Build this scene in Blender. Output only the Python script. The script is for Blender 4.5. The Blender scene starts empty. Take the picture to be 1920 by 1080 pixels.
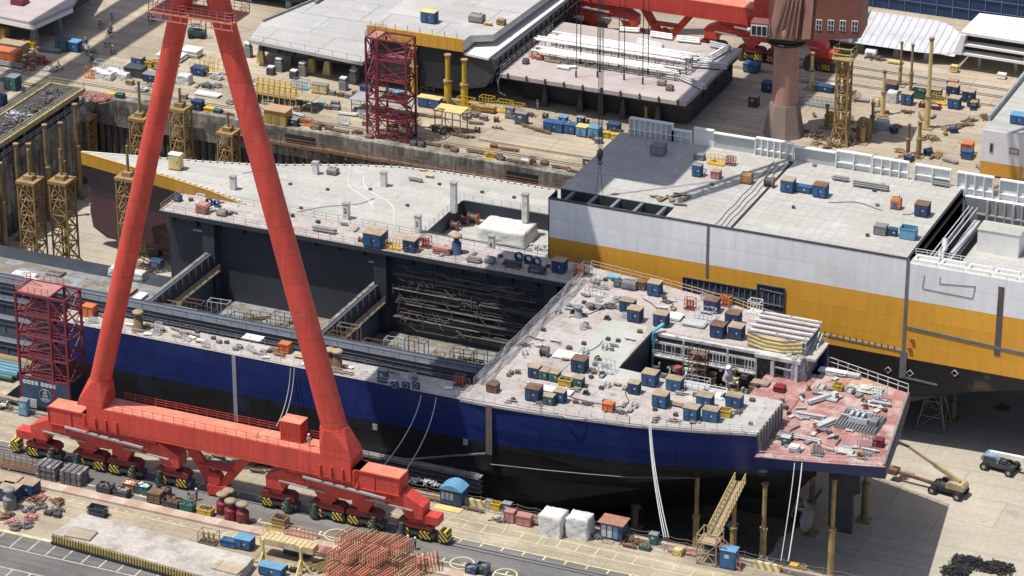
import bpy, bmesh, math, random
from mathutils import Vector, Matrix
random.seed(11)
R = random.Random(5)
SC = bpy.context.scene
COL = SC.collection
rad = math.radians

# ------------------------------------------------------------------ camera
FPX = 6162.3697
CAM = Vector((187.03075461, -337.61959336, 205.0))
RT = Vector((0.917570424, 0.397573284, 0.0))
UPV = Vector((-0.16640485, 0.38405038, 0.90819311))
FW = Vector((-0.36107332, 0.83333114, -0.4185514))
cd = bpy.data.cameras.new("camera"); cam = bpy.data.objects.new("camera", cd); COL.objects.link(cam)
m = Matrix.Identity(4)
for i in range(3):
    m[i][0] = RT[i]; m[i][1] = UPV[i]; m[i][2] = -FW[i]; m[i][3] = CAM[i]
cam.matrix_world = m
cd.sensor_width = 36.0; cd.lens = 36.0 * FPX / 1920.0; cd.clip_start = 5; cd.clip_end = 6000
SC.camera = cam

def ray(px, py):
    return RT * ((px - 960) / FPX) - UPV * ((py - 540) / FPX) + FW
def U(px, py, z=0.0):
    """survey: the point at height z that the photograph shows at (px, py)"""
    d = ray(px, py); return CAM + d * ((z - CAM.z) / d.z)
def UY(px, py, y):
    d = ray(px, py); return CAM + d * ((y - CAM.y) / d.y)

# ------------------------------------------------------------------ light
W = bpy.data.worlds.new("World"); SC.world = W; W.use_nodes = True
nt = W.node_tree; nt.nodes.clear()
sky = nt.nodes.new("ShaderNodeTexSky"); sky.sky_type = 'NISHITA'; sky.sun_disc = False
SUN = Vector((0.28, 0.245, -1.0)).normalized()
elev = math.asin(-SUN.z)
az = math.atan2(-SUN.x, -SUN.y)          # clockwise from +Y
sky.sun_elevation = elev; sky.sun_rotation = az
sky.air_density = 1.0; sky.dust_density = 2.0; sky.ozone_density = 1.0
bg = nt.nodes.new("ShaderNodeBackground"); bg.inputs[1].default_value = 0.118
wo = nt.nodes.new("ShaderNodeOutputWorld")
nt.links.new(sky.outputs[0], bg.inputs[0]); nt.links.new(bg.outputs[0], wo.inputs[0])
sl = bpy.data.lights.new("sun", 'SUN'); sl.energy = 4.75; sl.angle = rad(0.55); sl.color = (1.0, 0.95, 0.87)
so = bpy.data.objects.new("sun", sl); COL.objects.link(so)
so.rotation_euler = SUN.to_track_quat('-Z', 'Y').to_euler(); so.location = (0, 0, 300)
SC.view_settings.view_transform = 'Standard'; SC.view_settings.look = 'None'
SC.view_settings.exposure = 0.0; SC.view_settings.gamma = 1.0
SC.render.engine = 'CYCLES'
SC.cycles.max_bounces = 5; SC.cycles.diffuse_bounces = 3; SC.cycles.glossy_bounces = 2

# ------------------------------------------------------------------ materials
class NT:
    def __init__(s, name):
        s.m = bpy.data.materials.new(name); s.m.use_nodes = True
        s.t = s.m.node_tree; s.b = s.t.nodes["Principled BSDF"]; s.pos = None
    def n(s, typ, **kw):
        q = s.t.nodes.new(typ)
        for k, v in kw.items(): setattr(q, k, v)
        return q
    def link(s, a, b): s.t.links.new(a, b)
    def P(s):
        if s.pos is None: s.pos = s.n("ShaderNodeNewGeometry").outputs["Position"]
        return s.pos
    def mapped(s, sc, rot=(0, 0, 0), loc=(0, 0, 0)):
        q = s.n("ShaderNodeMapping"); q.inputs["Scale"].default_value = sc; q.inputs["Rotation"].default_value = rot
        q.inputs["Location"].default_value = loc
        s.link(s.P(), q.inputs["Vector"]); return q.outputs[0]
    def noise(s, sc, detail=3.0, rough=.55, vec=None):
        q = s.n("ShaderNodeTexNoise"); q.inputs["Scale"].default_value = sc; q.inputs["Detail"].default_value = detail
        q.inputs["Roughness"].default_value = rough
        s.link(vec if vec is not None else s.P(), q.inputs["Vector"]); return q.outputs[0]
    def rng(s, f, a, b, c, d):
        q = s.n("ShaderNodeMapRange"); q.inputs[1].default_value = a; q.inputs[2].default_value = b
        q.inputs[3].default_value = c; q.inputs[4].default_value = d; s.link(f, q.inputs[0]); return q.outputs[0]
    def mix(s, f, a, b, mode='MIX'):
        q = s.n("ShaderNodeMix", data_type='RGBA', blend_type=mode)
        if isinstance(f, (int, float)): q.inputs[0].default_value = f
        else: s.link(f, q.inputs[0])
        for k, v in ((6, a), (7, b)):
            if isinstance(v, tuple): q.inputs[k].default_value = (*v[:3], 1)
            else: s.link(v, q.inputs[k])
        return q.outputs[2]
    def math(s, op, a, b=None):
        q = s.n("ShaderNodeMath", operation=op)
        for k, v in ((0, a), (1, b)):
            if v is None: continue
            if isinstance(v, (int, float)): q.inputs[k].default_value = v
            else: s.link(v, q.inputs[k])
        return q.outputs[0]
    def xyz(s):
        q = s.n("ShaderNodeSeparateXYZ"); s.link(s.P(), q.inputs[0]); return q.outputs

MATS = {}
def M(name, col, rough=.65, var=.22, scale=.25, fine=.18, fscale=3.5, metal=0.0, dirt=None, streak=0.0,
      seam=None, seam_axes='xy', seam_dark=.65, dots=None, bump=0.0, split=None, rust=None, bands=None, tracks=0.0, seam_off=.5):
    if name in MATS: return MATS[name]
    g = NT(name)
    if split:                                   # paint changes colour at given heights (a real paint line)
        z = g.xyz()[2]; c = split[0]
        for zz, cc in split[1:]:
            f = g.math('GREATER_THAN', z, zz); c = g.mix(f, c, cc)
        base = c
    else: base = col
    if bands:                                   # painted stripes across the surface
        ax, per, frac, cc, skew = bands
        o = g.xyz(); v = o[ax]
        if skew: v = g.math('ADD', v, g.math('MULTIPLY', o[2], skew))
        f = g.math('LESS_THAN', g.math('FRACT', g.math('DIVIDE', v, per)), frac); base = g.mix(f, base, cc)
    v1 = g.rng(g.noise(scale, 4), .28, .72, 1 - var, 1 + var)
    v2 = g.rng(g.noise(fscale, 3, .6), .25, .75, 1 - fine, 1 + fine)
    k = g.math('MULTIPLY', v1, v2)
    if streak:
        sv = g.noise(1.0, 3, .6, g.mapped((1.3, 1.3, .12)))
        k = g.math('MULTIPLY', k, g.rng(sv, .3, .7, 1 - streak, 1 + streak * .5))
    if tracks:
        tv = g.noise(1.0, 4, .65, g.mapped((.035, .75, .75)))
        k = g.math('MULTIPLY', k, g.rng(tv, .3, .7, 1 - tracks, 1 + tracks * .6))
    if seam:
        bx = g.n("ShaderNodeTexBrick"); bx.offset = seam_off
        rot = (0, 0, 0) if seam_axes == 'xy' else ((rad(90), 0, 0) if seam_axes == 'xz' else (rad(90), 0, rad(90)))
        mp = g.n("ShaderNodeMapping", vector_type='TEXTURE'); mp.inputs["Rotation"].default_value = rot
        g.link(g.P(), mp.inputs["Vector"]); g.link(mp.outputs[0], bx.inputs["Vector"])
        bx.inputs["Color1"].default_value = (1, 1, 1, 1); bx.inputs["Color2"].default_value = (.9, .9, .9, 1)
        bx.inputs["Mortar"].default_value = (seam_dark,) * 3 + (1,); bx.inputs["Scale"].default_value = 1
        bx.inputs["Brick Width"].default_value = seam[0]; bx.inputs["Row Height"].default_value = seam[1]
        bx.inputs["Mortar Size"].default_value = seam[2]; bx.inputs["Mortar Smooth"].default_value = .3
        base = g.mix(1.0, base, bx.outputs[0], 'MULTIPLY')
    kc = g.n("ShaderNodeCombineColor")
    for i in range(3): g.link(k, kc.inputs[i])
    c = g.mix(1.0, base, kc.outputs[0], 'MULTIPLY')
    for d in (dirt or []):
        dc, ds, lo, hi, amt = d
        f = g.rng(g.noise(ds, 5, .62), lo, hi, 0, amt); c = g.mix(f, c, dc)
    if rust:
        f = g.rng(g.noise(rust[0], 6, .7), rust[1], rust[1] + .08, 0, rust[2]); c = g.mix(f, c, (.17, .075, .035))
    for d in (dots or []):
        cell, size, dc, amt = d
        vo = g.n("ShaderNodeTexVoronoi"); vo.inputs["Scale"].default_value = 1.0 / cell; g.link(g.P(), vo.inputs["Vector"])
        f = g.rng(vo.outputs["Distance"], size / cell * .8, size / cell, amt, 0); c = g.mix(f, c, dc)
    g.link(c, g.b.inputs["Base Color"])
    g.b.inputs["Roughness"].default_value = rough; g.b.inputs["Metallic"].default_value = metal
    if bump:
        bp = g.n("ShaderNodeBump"); bp.inputs["Strength"].default_value = bump; bp.inputs["Distance"].default_value = .15
        g.link(g.noise(1.4, 4), bp.inputs["Height"]); g.link(bp.outputs[0], g.b.inputs["Normal"])
    MATS[name] = g.m; return g.m

DK = (.05, .045, .04)
concrete = M("concrete_pale", (.43, .365, .275), .9, .2, .06, .12, 1.6, tracks=.22, seam=(11, 5.5, .09), seam_dark=.6,
             dirt=[((.17, .145, .115), .035, .5, .72, .6), ((.5, .46, .40), .4, .58, .75, .4), ((.10, .085, .07), .9, .68, .78, .45)])
concrete_floor = M("concrete_dock_floor", (.43, .392, .325), .9, .16, .05, .12, 1.5, tracks=.12, seam=(15, 7.5, .07), seam_dark=.6,
             dirt=[((.30, .26, .205), .05, .52, .72, .55), ((.17, .15, .12), .3, .62, .75, .5), ((.5, .47, .41), .12, .55, .7, .5), ((.09, .08, .07), 1.4, .70, .76, .5)])
asphalt = M("asphalt", (.155, .152, .146), .9, .25, .08, .15, 2.5, tracks=.35, dirt=[((.20, .185, .16), .05, .5, .7, .55), ((.06, .06, .06), .35, .58, .75, .6), ((.05, .05, .05), 1.6, .68, .74, .6)])
concrete_quay = M("concrete_quay_apron", (.41, .35, .26), .9, .25, .09, .15, 1.8, tracks=.3, seam=(6, 3, .06), seam_dark=.68,
             dirt=[((.16, .135, .105), .08, .48, .7, .6), ((.46, .42, .36), .6, .6, .75, .5), ((.07, .06, .05), 1.0, .68, .76, .5)])
wall_conc = M("dock_wall_concrete", (.27, .25, .215), .92, .35, .15, .25, 1.2, streak=.55,
             dirt=[((.05, .047, .042), .16, .46, .62, .85), ((.52, .48, .40), .3, .56, .68, .7), ((.04, .04, .035), 1.1, .6, .7, .6)])
pile_mat = M("sheet_pile_steel", (.105, .10, .095), .85, .3, .2, .2, 2, streak=.5, rust=(.8, .6, .6))
quay_line = M("yellow_line_paint", (.62, .56, .30), .8, .2, .5, .25, 3, dirt=[((.2, .19, .17), .9, .5, .68, .7)])
white_line = M("white_line_paint", (.46, .44, .38), .8, .2, .5, .25, 3, dirt=[((.22, .2, .18), .9, .5, .68, .7)])
kerb_mat = M("kerb_painted_concrete", (.52, .43, .35), .85, .2, .4, .2, 3, bands=(0, 4.6, .5, (.46, .29, .24), 0), dirt=[((.40, .33, .25), .35, .38, .60, .8), ((.62, .58, .54), .8, .58, .7, .6)])
red = M("crane_red_paint", (.62, .070, .050), .5, .08, .12, .06, 1.5, dirt=[((.44, .06, .045), .15, .5, .72, .6), ((.58, .17, .12), .5, .6, .74, .4), ((.2, .05, .035), 1.2, .7, .76, .5)], streak=.2, seam=(7.5, 3.7, .1), seam_axes='xz', seam_dark=.76)
red_dk = M("crane_red_dark", (.48, .045, .036), .55, .12, .3, .08, 2)
red_top = M("crane_red_faded_top", (.62, .20, .13), .7, .12, .3, .1, 2, dirt=[((.62, .42, .32), .5, .5, .7, .45)])
maroon = M("maroon_paint", (.19, .022, .035), .55, .15, .4, .12, 2.5, dirt=[((.30, .10, .09), .8, .6, .75, .5)])
ochre = M("ochre_lattice_paint", (.31, .20, .078), .65, .2, .5, .18, 3, rust=(.9, .58, .7))
ochre_rust = M("ochre_rusty", (.29, .205, .10), .8, .3, .5, .2, 3, dirt=[((.16, .12, .08), .6, .5, .68, .7), ((.40, .36, .28), .5, .58, .72, .6)])
yellow = M("safety_yellow", (.60, .40, .035), .6, .15, .5, .12, 3, dirt=[((.35, .24, .06), .8, .56, .72, .6)])
yellow_pale = M("pale_yellow_paint", (.62, .50, .20), .65, .15, .5, .12, 3, dirt=[((.4, .32, .15), .8, .56, .72, .6)])
hazard = M("hazard_stripes", (.62, .45, .05), .6, .1, .5, .1, 3, bands=(0, .62, .5, (.02, .02, .02), .9))
black = M("black_steel", (.025, .026, .028), .6, .3, .4, .2, 3)
dark = M("dark_steel", (.06, .063, .07), .6, .25, .4, .2, 3, dirt=[((.16, .13, .10), 1.0, .6, .72, .5)])
motor = M("motor_green", (.05, .085, .085), .5, .2, .5, .1, 3)
grey = M("grey_steel", (.33, .34, .345), .55, .15, .3, .12, 3, dirt=[((.2, .19, .18), .7, .55, .7, .5)])
grey_mid = M("mid_grey_steel", (.21, .215, .22), .6, .2, .3, .15, 3, dirt=[((.33, .3, .27), .7, .55, .7, .5)])
galv = M("galvanised_tube", (.46, .47, .48), .45, .15, .5, .1, 3)
white = M("white_paint", (.78, .78, .76), .55, .06, .3, .06, 3, dirt=[((.52, .50, .46), .5, .58, .75, .5)])
white_tarp = M("white_tarpaulin", (.60, .595, .58), .7, .12, .5, .1, 2, bump=.8, dirt=[((.42, .40, .37), .5, .55, .75, .5)])
navy = M("navy_box_paint", (.026, .060, .15), .6, .2, .5, .15, 3, streak=.2, dirt=[((.11, .12, .14), .9, .54, .72, .6), ((.02, .025, .04), 1.3, .6, .7, .6)])
blue = M("blue_box_paint", (.032, .105, .245), .6, .2, .5, .15, 3, streak=.2, dirt=[((.13, .16, .2), .9, .54, .72, .6), ((.02, .035, .06), 1.3, .6, .7, .6)])
sky_blue = M("light_blue_paint", (.12, .30, .46), .55, .12, .5, .1, 3, dirt=[((.25, .3, .34), .9, .58, .74, .4)])
teal = M("teal_paint", (.045, .13, .14), .6, .2, .5, .12, 3)
green = M("green_paint", (.04, .12, .085), .6, .2, .5, .12, 3, dirt=[((.2, .17, .12), .9, .6, .74, .5)])
tan_roof = M("tan_dusty_roof", (.36, .285, .195), .85, .18, .6, .2, 4, dirt=[((.25, .165, .10), .9, .52, .7, .6)])
orange = M("orange_paint", (.52, .155, .05), .6, .15, .5, .12, 3)
brick = M("dull_red_paint", (.32, .085, .06), .65, .2, .5, .15, 3)
pinkish = M("primer_pink_steel", (.42, .20, .17), .7, .2, .5, .15, 3)
rust_brown = M("rusty_steel", (.17, .10, .065), .8, .3, .6, .25, 4)
wood = M("weathered_wood", (.30, .235, .16), .85, .25, .8, .2, 5)
cyan = M("cyan_sheet", (.12, .42, .52), .6, .15, .6, .1, 3)
skin = M("skin", (.35, .2, .14), .6, .05, 1, .05, 3)
cloth_g = M("grey_coverall", (.20, .215, .235), .85, .15, 1, .1, 4)
cloth_b = M("blue_coverall", (.05, .08, .20), .85, .15, 1, .1, 4)
cloth_w = M("pale_coverall", (.50, .50, .49), .85, .1, 1, .1, 4)
helmet_w = M("white_helmet", (.75, .75, .73), .4, .03, 1, .03, 3)
helmet_y = M("yellow_helmet", (.65, .45, .04), .4, .03, 1, .03, 3)
rubber = M("rubber", (.022, .022, .022), .8, .3, .8, .2, 3)
glass = M("window_glass", (.03, .045, .055), .12, .1, .3, .05, 2)
brown_red = M("column_brown_paint", (.43, .235, .185), .6, .12, .2, .08, 2, streak=.12, dirt=[((.40, .24, .13), .25, .6, .7, .55)])
brown_dk = M("house_brown_paint", (.20, .078, .06), .6, .15, .3, .1, 2)
hose_w = M("pale_hose", (.50, .50, .50), .6, .1, 1, .1, 3)
banner_mat = M("banner_navy", (.035, .06, .115), .6, .15, .3, .08, 2, dirt=[((.10, .17, .27), .2, .5, .7, .5)])
paper = M("pale_label", (.48, .50, .53), .7, .08, 1, .08, 4)
yl_tarp = M("cream_tarpaulin", (.66, .52, .25), .8, .1, .5, .08, 2)
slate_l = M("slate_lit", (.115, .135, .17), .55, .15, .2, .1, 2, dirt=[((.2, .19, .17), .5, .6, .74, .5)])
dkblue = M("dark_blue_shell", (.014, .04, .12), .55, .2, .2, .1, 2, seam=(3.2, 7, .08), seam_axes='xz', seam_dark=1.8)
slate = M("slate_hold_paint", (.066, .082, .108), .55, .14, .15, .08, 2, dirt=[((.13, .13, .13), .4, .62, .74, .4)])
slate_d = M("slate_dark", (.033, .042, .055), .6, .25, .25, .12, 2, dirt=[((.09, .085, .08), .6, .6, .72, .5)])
deck_pink = M("shop_primer_deck", (.45, .412, .39), .75, .15, .22, .16, 2.6, seam=(9, 2.8, .06), seam_dark=.6,
    dirt=[((.36, .245, .215), .25, .5, .68, .6), ((.27, .255, .245), .14, .5, .66, .6), ((.15, .12, .11), .9, .57, .70, .75), ((.55, .53, .5), .5, .52, .68, .6), ((.28, .2, .16), 2.2, .62, .7, .6)], dots=[(2.6, .10, (.07, .06, .06), .8)])
deck_red = M("red_primer_deck", (.37, .17, .155), .78, .25, .3, .25, 2.6, seam=(6, 2.6, .05), seam_dark=.7,
    dirt=[((.50, .40, .36), .35, .45, .62, .85), ((.54, .36, .18), .13, .55, .68, .55), ((.33, .33, .31), .5, .6, .7, .6), ((.11, .07, .06), .8, .57, .70, .7)], dots=[(2.0, .10, (.06, .05, .05), .8)])
deck_grey = M("grey_deck", (.46, .455, .425), .7, .12, .12, .12, 2.2, tracks=.1, seam=(12, 3.0, .05), seam_dark=.68,
    dirt=[((.36, .34, .295), .12, .5, .7, .6), ((.24, .22, .2), .7, .60, .72, .6), ((.58, .575, .55), .3, .56, .7, .5)], dots=[(4.2, .09, (.07, .06, .06), .8)])
deck_grid = M("grey_deck_with_grid", (.455, .45, .42), .75, .12, .1, .14, 2.4, tracks=.1, seam_off=0, seam=(1.5, 1.5, .09), seam_dark=.8,
    dirt=[((.40, .375, .33), .12, .46, .68, .7), ((.58, .58, .56), .25, .58, .7, .5), ((.20, .18, .165), .8, .62, .75, .6)], dots=[(5, .10, (.06, .06, .06), .8)])
plate_grey = M("pale_plate", (.45, .45, .435), .6, .12, .1, .12, 2, tracks=.08, seam=(11, 9, .12), seam_dark=.55,
    dirt=[((.42, .41, .38), .12, .5, .7, .6), ((.58, .58, .57), .3, .55, .72, .6), ((.26, .25, .23), .8, .62, .74, .5)], dots=[(3.2, .16, (.09, .07, .06), .85)])
plate_pink = M("mauve_plate", (.455, .405, .39), .7, .1, .15, .1, 2, seam=(8, 4, .06), seam_dark=.75,
    dirt=[((.36, .27, .25), .2, .5, .7, .5), ((.18, .15, .14), .9, .66, .76, .5)], dots=[(3.4, .13, (.09, .07, .07), .85)])
hull_blue = M("blue_hull_paint", (0, 0, 0), .38, .12, .12, .08, 1.5, streak=.12, split=[(.024, .023, .023), (1.75, (.016, .031, .15))], seam=(9, 2.6, .1), seam_axes='xz', seam_dark=.7,
    dirt=[((.04, .06, .16), .18, .54, .72, .5), ((.010, .014, .05), .35, .58, .75, .5), ((.09, .10, .14), 1.1, .70, .76, .4)])
hull_orange = M("orange_ship_paint", (0, 0, 0), .42, .05, .12, .05, 1.5, streak=.07, split=[(.022, .021, .022), (0.0, (.82, .405, .052)), (9.2, (.88, .89, .91))], seam=(10, 3.05, .1), seam_axes='xz', seam_dark=.86,
    dirt=[((.60, .45, .18), .14, .58, .76, .3), ((.45, .42, .38), .9, .69, .76, .35)])
hull_bow = M("bow_ship_paint", (0, 0, 0), .5, .12, .12, .08, 1.5, streak=.12, split=[(.085, .045, .055), (-5.0, (.045, .036, .042)), (0.0, (.62, .335, .045))])
tanktop = M("tank_top_paint", (.25, .275, .285), .7, .2, .3, .15, 2, seam=(6, 4, .1), seam_dark=.5, dirt=[((.20, .15, .10), .4, .46, .6, .85), ((.05, .045, .04), .8, .58, .7, .8)])
scrap_mat = M("mixed_scrap_steel", (.13, .12, .12), .8, .3, 1.2, .35, 6, dirt=[((.42, .38, .34), 2.2, .58, .68, .8), ((.2, .1, .06), 1.3, .55, .68, .7)])
red_rack_mat = M("red_rack_primer", (.60, .225, .15), .7, .2, .6, .2, 4, dirt=[((.50, .38, .2), .25, .5, .62, .85)])
# ------------------------------------------------------------------ mesh building
class MB:
    def __init__(s): s.v = []; s.f = []; s.sm = []
    def add(s, vs, fs, smooth=False):
        o = len(s.v); s.v += [tuple(v) for v in vs]; s.f += [tuple(i + o for i in f) for f in fs]; s.sm += [smooth] * len(fs); return s
    def box(s, x0, x1, y0, y1, z0, z1):
        v = [(x0, y0, z0), (x1, y0, z0), (x1, y1, z0), (x0, y1, z0), (x0, y0, z1), (x1, y0, z1), (x1, y1, z1), (x0, y1, z1)]
        return s.add(v, [(0, 3, 2, 1), (4, 5, 6, 7), (0, 1, 5, 4), (1, 2, 6, 5), (2, 3, 7, 6), (3, 0, 4, 7)])
    def cbox(s, x, y, z, w, d, h, rz=0, tilt=0):
        """box standing on z, centred on x, y"""
        mt = Matrix.Translation((x, y, z)) @ Matrix.Rotation(rz, 4, 'Z') @ Matrix.Rotation(tilt, 4, 'X')
        v = [mt @ Vector((a * w / 2, b * d / 2, c * h)) for c in (0, 1) for a, b in ((-1, -1), (1, -1), (1, 1), (-1, 1))]
        return s.add(v, [(0, 3, 2, 1), (4, 5, 6, 7), (0, 1, 5, 4), (1, 2, 6, 5), (2, 3, 7, 6), (3, 0, 4, 7)])
    def bar(s, p, q, w, h=None):
        p, q = Vector(p), Vector(q); h = h or w; d = q - p
        if d.length < 1e-6: return s
        d.normalize(); u = d.cross(Vector((0, 0, 1)))
        if u.length < 1e-3: u = Vector((1, 0, 0))
        u.normalize(); w2 = u.cross(d)
        v = [e + u * (a * w / 2) + w2 * (b * h / 2) for e in (p, q) for a, b in ((-1, -1), (1, -1), (1, 1), (-1, 1))]
        return s.add(v, [(0, 3, 2, 1), (4, 5, 6, 7), (0, 1, 5, 4), (1, 2, 6, 5), (2, 3, 7, 6), (3, 0, 4, 7)])
    def tube(s, p, q, r, r2=None, n=8, cap=True):
        p, q = Vector(p), Vector(q); r2 = r if r2 is None else r2; d = (q - p).normalized()
        u = d.cross(Vector((0, 0, 1)))
        if u.length < 1e-3: u = Vector((1, 0, 0))
        u.normalize(); w = d.cross(u)
        v = []
        for e, rr in ((p, r), (q, r2)):
            for k in range(n):
                a = 2 * math.pi * k / n; v.append(e + u * (rr * math.cos(a)) + w * (rr * math.sin(a)))
        s.add(v, [(k, (k + 1) % n, n + (k + 1) % n, n + k) for k in range(n)], n > 6)
        if cap: s.add(v, [tuple(range(n - 1, -1, -1)), tuple(range(n, 2 * n))])
        return s
    def path(s, pts, r, n=5):
        pts = [Vector(p) for p in pts]; rings = []
        for i, p in enumerate(pts):
            d = (pts[min(i + 1, len(pts) - 1)] - pts[max(i - 1, 0)]).normalized()
            u = d.cross(Vector((0, 0, 1)))
            if u.length < 1e-2: u = d.cross(Vector((1, 0, 0)))
            u.normalize(); w = d.cross(u)
            rings.append([p + u * (r * math.cos(2 * math.pi * k / n)) + w * (r * math.sin(2 * math.pi * k / n)) for k in range(n)])
        return s.loft(rings, True, True)
    def loft(s, rings, smooth=False, caps=True):
        n = len(rings[0]); v = [p for r in rings for p in r]; f = []
        for i in range(len(rings) - 1):
            for k in range(n): f.append((i * n + k, i * n + (k + 1) % n, (i + 1) * n + (k + 1) % n, (i + 1) * n + k))
        s.add(v, f, smooth)
        if caps:
            s.add(rings[0], [tuple(range(n - 1, -1, -1))]); s.add(rings[-1], [tuple(range(n))])
        return s
    def prism(s, poly, z0, z1):
        return s.loft([[(x, y, z0) for x, y in poly], [(x, y, z1) for x, y in poly]])
    def prism_y(s, poly, y0, y1):
        return s.loft([[(x, y1, z) for x, z in poly], [(x, y0, z) for x, z in poly]])
    def prism_x(s, poly, x0, x1):
        return s.loft([[(x0, y, z) for y, z in poly], [(x1, y, z) for y, z in poly]])
    def lathe(s, c, prof, n=14):
        c = Vector(c)
        return s.loft([[c + Vector((r * math.cos(2 * math.pi * k / n), r * math.sin(2 * math.pi * k / n), z)) for k in range(n)] for r, z in prof], n > 7)
    def ring(s, c, rx, r, axis='z', n=16, m_=6):
        c = Vector(c); rings = []
        for k in range(n):
            a = 2 * math.pi * k / n; q = []
            for j in range(m_):
                b = 2 * math.pi * j / m_; rr = rx + r * math.cos(b); h = r * math.sin(b)
                l = {'z': (rr * math.cos(a), rr * math.sin(a), h), 'y': (rr * math.cos(a), h, rr * math.sin(a)), 'x': (h, rr * math.cos(a), rr * math.sin(a))}[axis]
                q.append(c + Vector(l))
            rings.append(q)
        rings.append(rings[0]); return s.loft(rings, True, False)
    def build(s, name, mat, parent=None, world=False):
        me = bpy.data.meshes.new(name)
        off = Vector((0, 0, 0)); q_ = parent if world else None
        while q_ is not None: off = off + q_.location; q_ = q_.parent
        me.from_pydata([tuple(Vector(v) - off) for v in s.v], [], s.f)
        for p, k in zip(me.polygons, s.sm): p.use_smooth = k
        bm = bmesh.new(); bm.from_mesh(me); bmesh.ops.recalc_face_normals(bm, faces=bm.faces); bm.to_mesh(me); bm.free()
        me.materials.append(mat); o = bpy.data.objects.new(name, me); COL.objects.link(o)
        if parent is not None: o.parent = parent
        return o

def tag(o, label, cat, group=None):
    o['label'] = label; o['category'] = cat
    if group: o['group'] = group
    return o
def thing(name, label, cat, loc=(0, 0, 0), rz=0.0, group=None):
    o = bpy.data.objects.new(name, None); COL.objects.link(o); o.empty_display_size = .3
    o.location = loc; o.rotation_euler = (0, 0, rz); return tag(o, label, cat, group)
def struct(name, mb, mat):
    o = mb.build(name, mat); o['kind'] = 'structure'; return o
def copy_tree(o, parent=None):
    c = o.copy(); COL.objects.link(c); c.parent = parent
    for ch in list(o.children):
        copy_tree(ch, c)
    return c

BUILD = {}; PROTO = {}
def kind(fn): BUILD[fn.__name__] = fn; return fn
def put(key, loc, label, group=None, rz=0.0):
    """first call builds the kind, later calls copy the thing and each of its parts"""
    key = key if isinstance(key, tuple) else (key,)
    if key not in PROTO:
        o = BUILD[key[0]](*key[1:]); PROTO[key] = o
    else: o = copy_tree(PROTO[key])
    o.location = loc; o.rotation_euler = (0, 0, rz); o['label'] = label
    if group: o['group'] = group
    elif 'group' in o: del o['group']
    return o
def at(px, py, z, dz=0.0):
    p = U(px, py, z); return (p.x, p.y, z + dz)

CM = dict(navy=navy, blue=blue, sky=sky_blue, teal=teal, green=green, orange=orange, brick=brick, yellow=yellow, grey=grey, gm=grey_mid,
          dark=dark, black=black, white=white, tan=tan_roof, wood=wood, rust=rust_brown, pink=pinkish, ochre=ochre, cyan=cyan, red=red,
          maroon=maroon, py=yellow_pale, galv=galv, scrap=scrap_mat, tarp=white_tarp, rack=red_rack_mat, hose=hose_w, slate=slate, oru=ochre_rust, pg=M('pale_green_plate', (.46, .47, .41), .7, .2, .6, .2, 3, dirt=[((.3, .24, .18), .8, .56, .7, .6)]), prop=M('prop_ochre', (.40, .28, .12), .75, .25, .5, .2, 3, dirt=[((.2, .14, .08), .7, .52, .68, .7)]), conc=concrete, paper=paper)

def root(name, cat): return thing(name, "", cat)

@kind
def tool_container(c='navy', w=1.95, d=1.65, h=1.85, roof='tan'):
    t = root('tool_container', 'container'); b = MB().box(-w/2, w/2, -d/2, d/2, .18, h)
    for k in range(7):
        x = -w/2 + .12 + k * (w - .24) / 6
        b.box(x - .05, x + .05, d/2 - .01, d/2 + .05, .25, h - .1)
    for k in range(5):
        y = -d/2 + .15 + k * (d - .3) / 4
        b.box(w/2 - .01, w/2 + .05, y - .05, y + .05, .25, h - .1)
    b.build('body', CM[c], t)
    MB().box(-w/2 - .07, w/2 + .07, -d/2 - .07, d/2 + .07, h, h + .09).build('roof', CM[roof], t)
    for sx in (-1, 1):
        q = MB().box(sx * w * .25 - w * .23, sx * w * .25 + w * .23, -d/2 - .05, -d/2 + .01, .28, h - .12).build('door', CM[c], t)
        MB().bar((sx * .18, -d/2 - .09, .5), (sx * .18, -d/2 - .09, h - .4), .05).build('lock_bar', dark, q)
    MB().box(.12, .42, -d/2 - .075, -d/2 - .052, h * .52, h * .52 + .24).build('notice', paper, t)
    MB().box(-w * .45, w * .45, -d*.45, d*.45, 0, .18).build('skid', dark, t)
    return t

@kind
def open_bin(c='green', w=2.0, d=1.5, h=1.0, fill='scrap'):
    t = root('open_bin', 'bin'); b = MB()
    b.box(-w/2, w/2, -d/2, d/2, .1, .2)
    b.box(-w/2, w/2, -d/2, -d/2 + .06, .2, h); b.box(-w/2, w/2, d/2 - .06, d/2, .2, h)
    b.box(-w/2, -w/2 + .06, -d/2 + .06, d/2 - .06, .2, h); b.box(w/2 - .06, w/2, -d/2 + .06, d/2 - .06, .2, h)
    b.build('tub', CM[c], t)
    r = MB()
    for y in (-d/2 - .03, d/2 + .03): r.bar((-w/2 - .05, y, h - .06), (w/2 + .05, y, h - .06), .08)
    for x in (-w/2 - .03, w/2 + .03): r.bar((x, -d/2, h - .06), (x, d/2, h - .06), .08)
    r.build('rim', CM[c], t)
    MB().box(-w*.45, w*.45, -d*.45, d*.45, 0, .1).build('skid', dark, t)
    if fill:
        s = MB(); q = random.Random(len(PROTO))
        for k in range(22):
            s.cbox(q.uniform(-w*.38, w*.38), q.uniform(-d*.36, d*.36), h * q.uniform(.5, .85), q.uniform(.2, .7), q.uniform(.1, .35), q.uniform(.1, .3), q.uniform(0, 3), q.uniform(-.6, .6))
        s.build('load', CM[fill], t)
    return t

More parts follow.
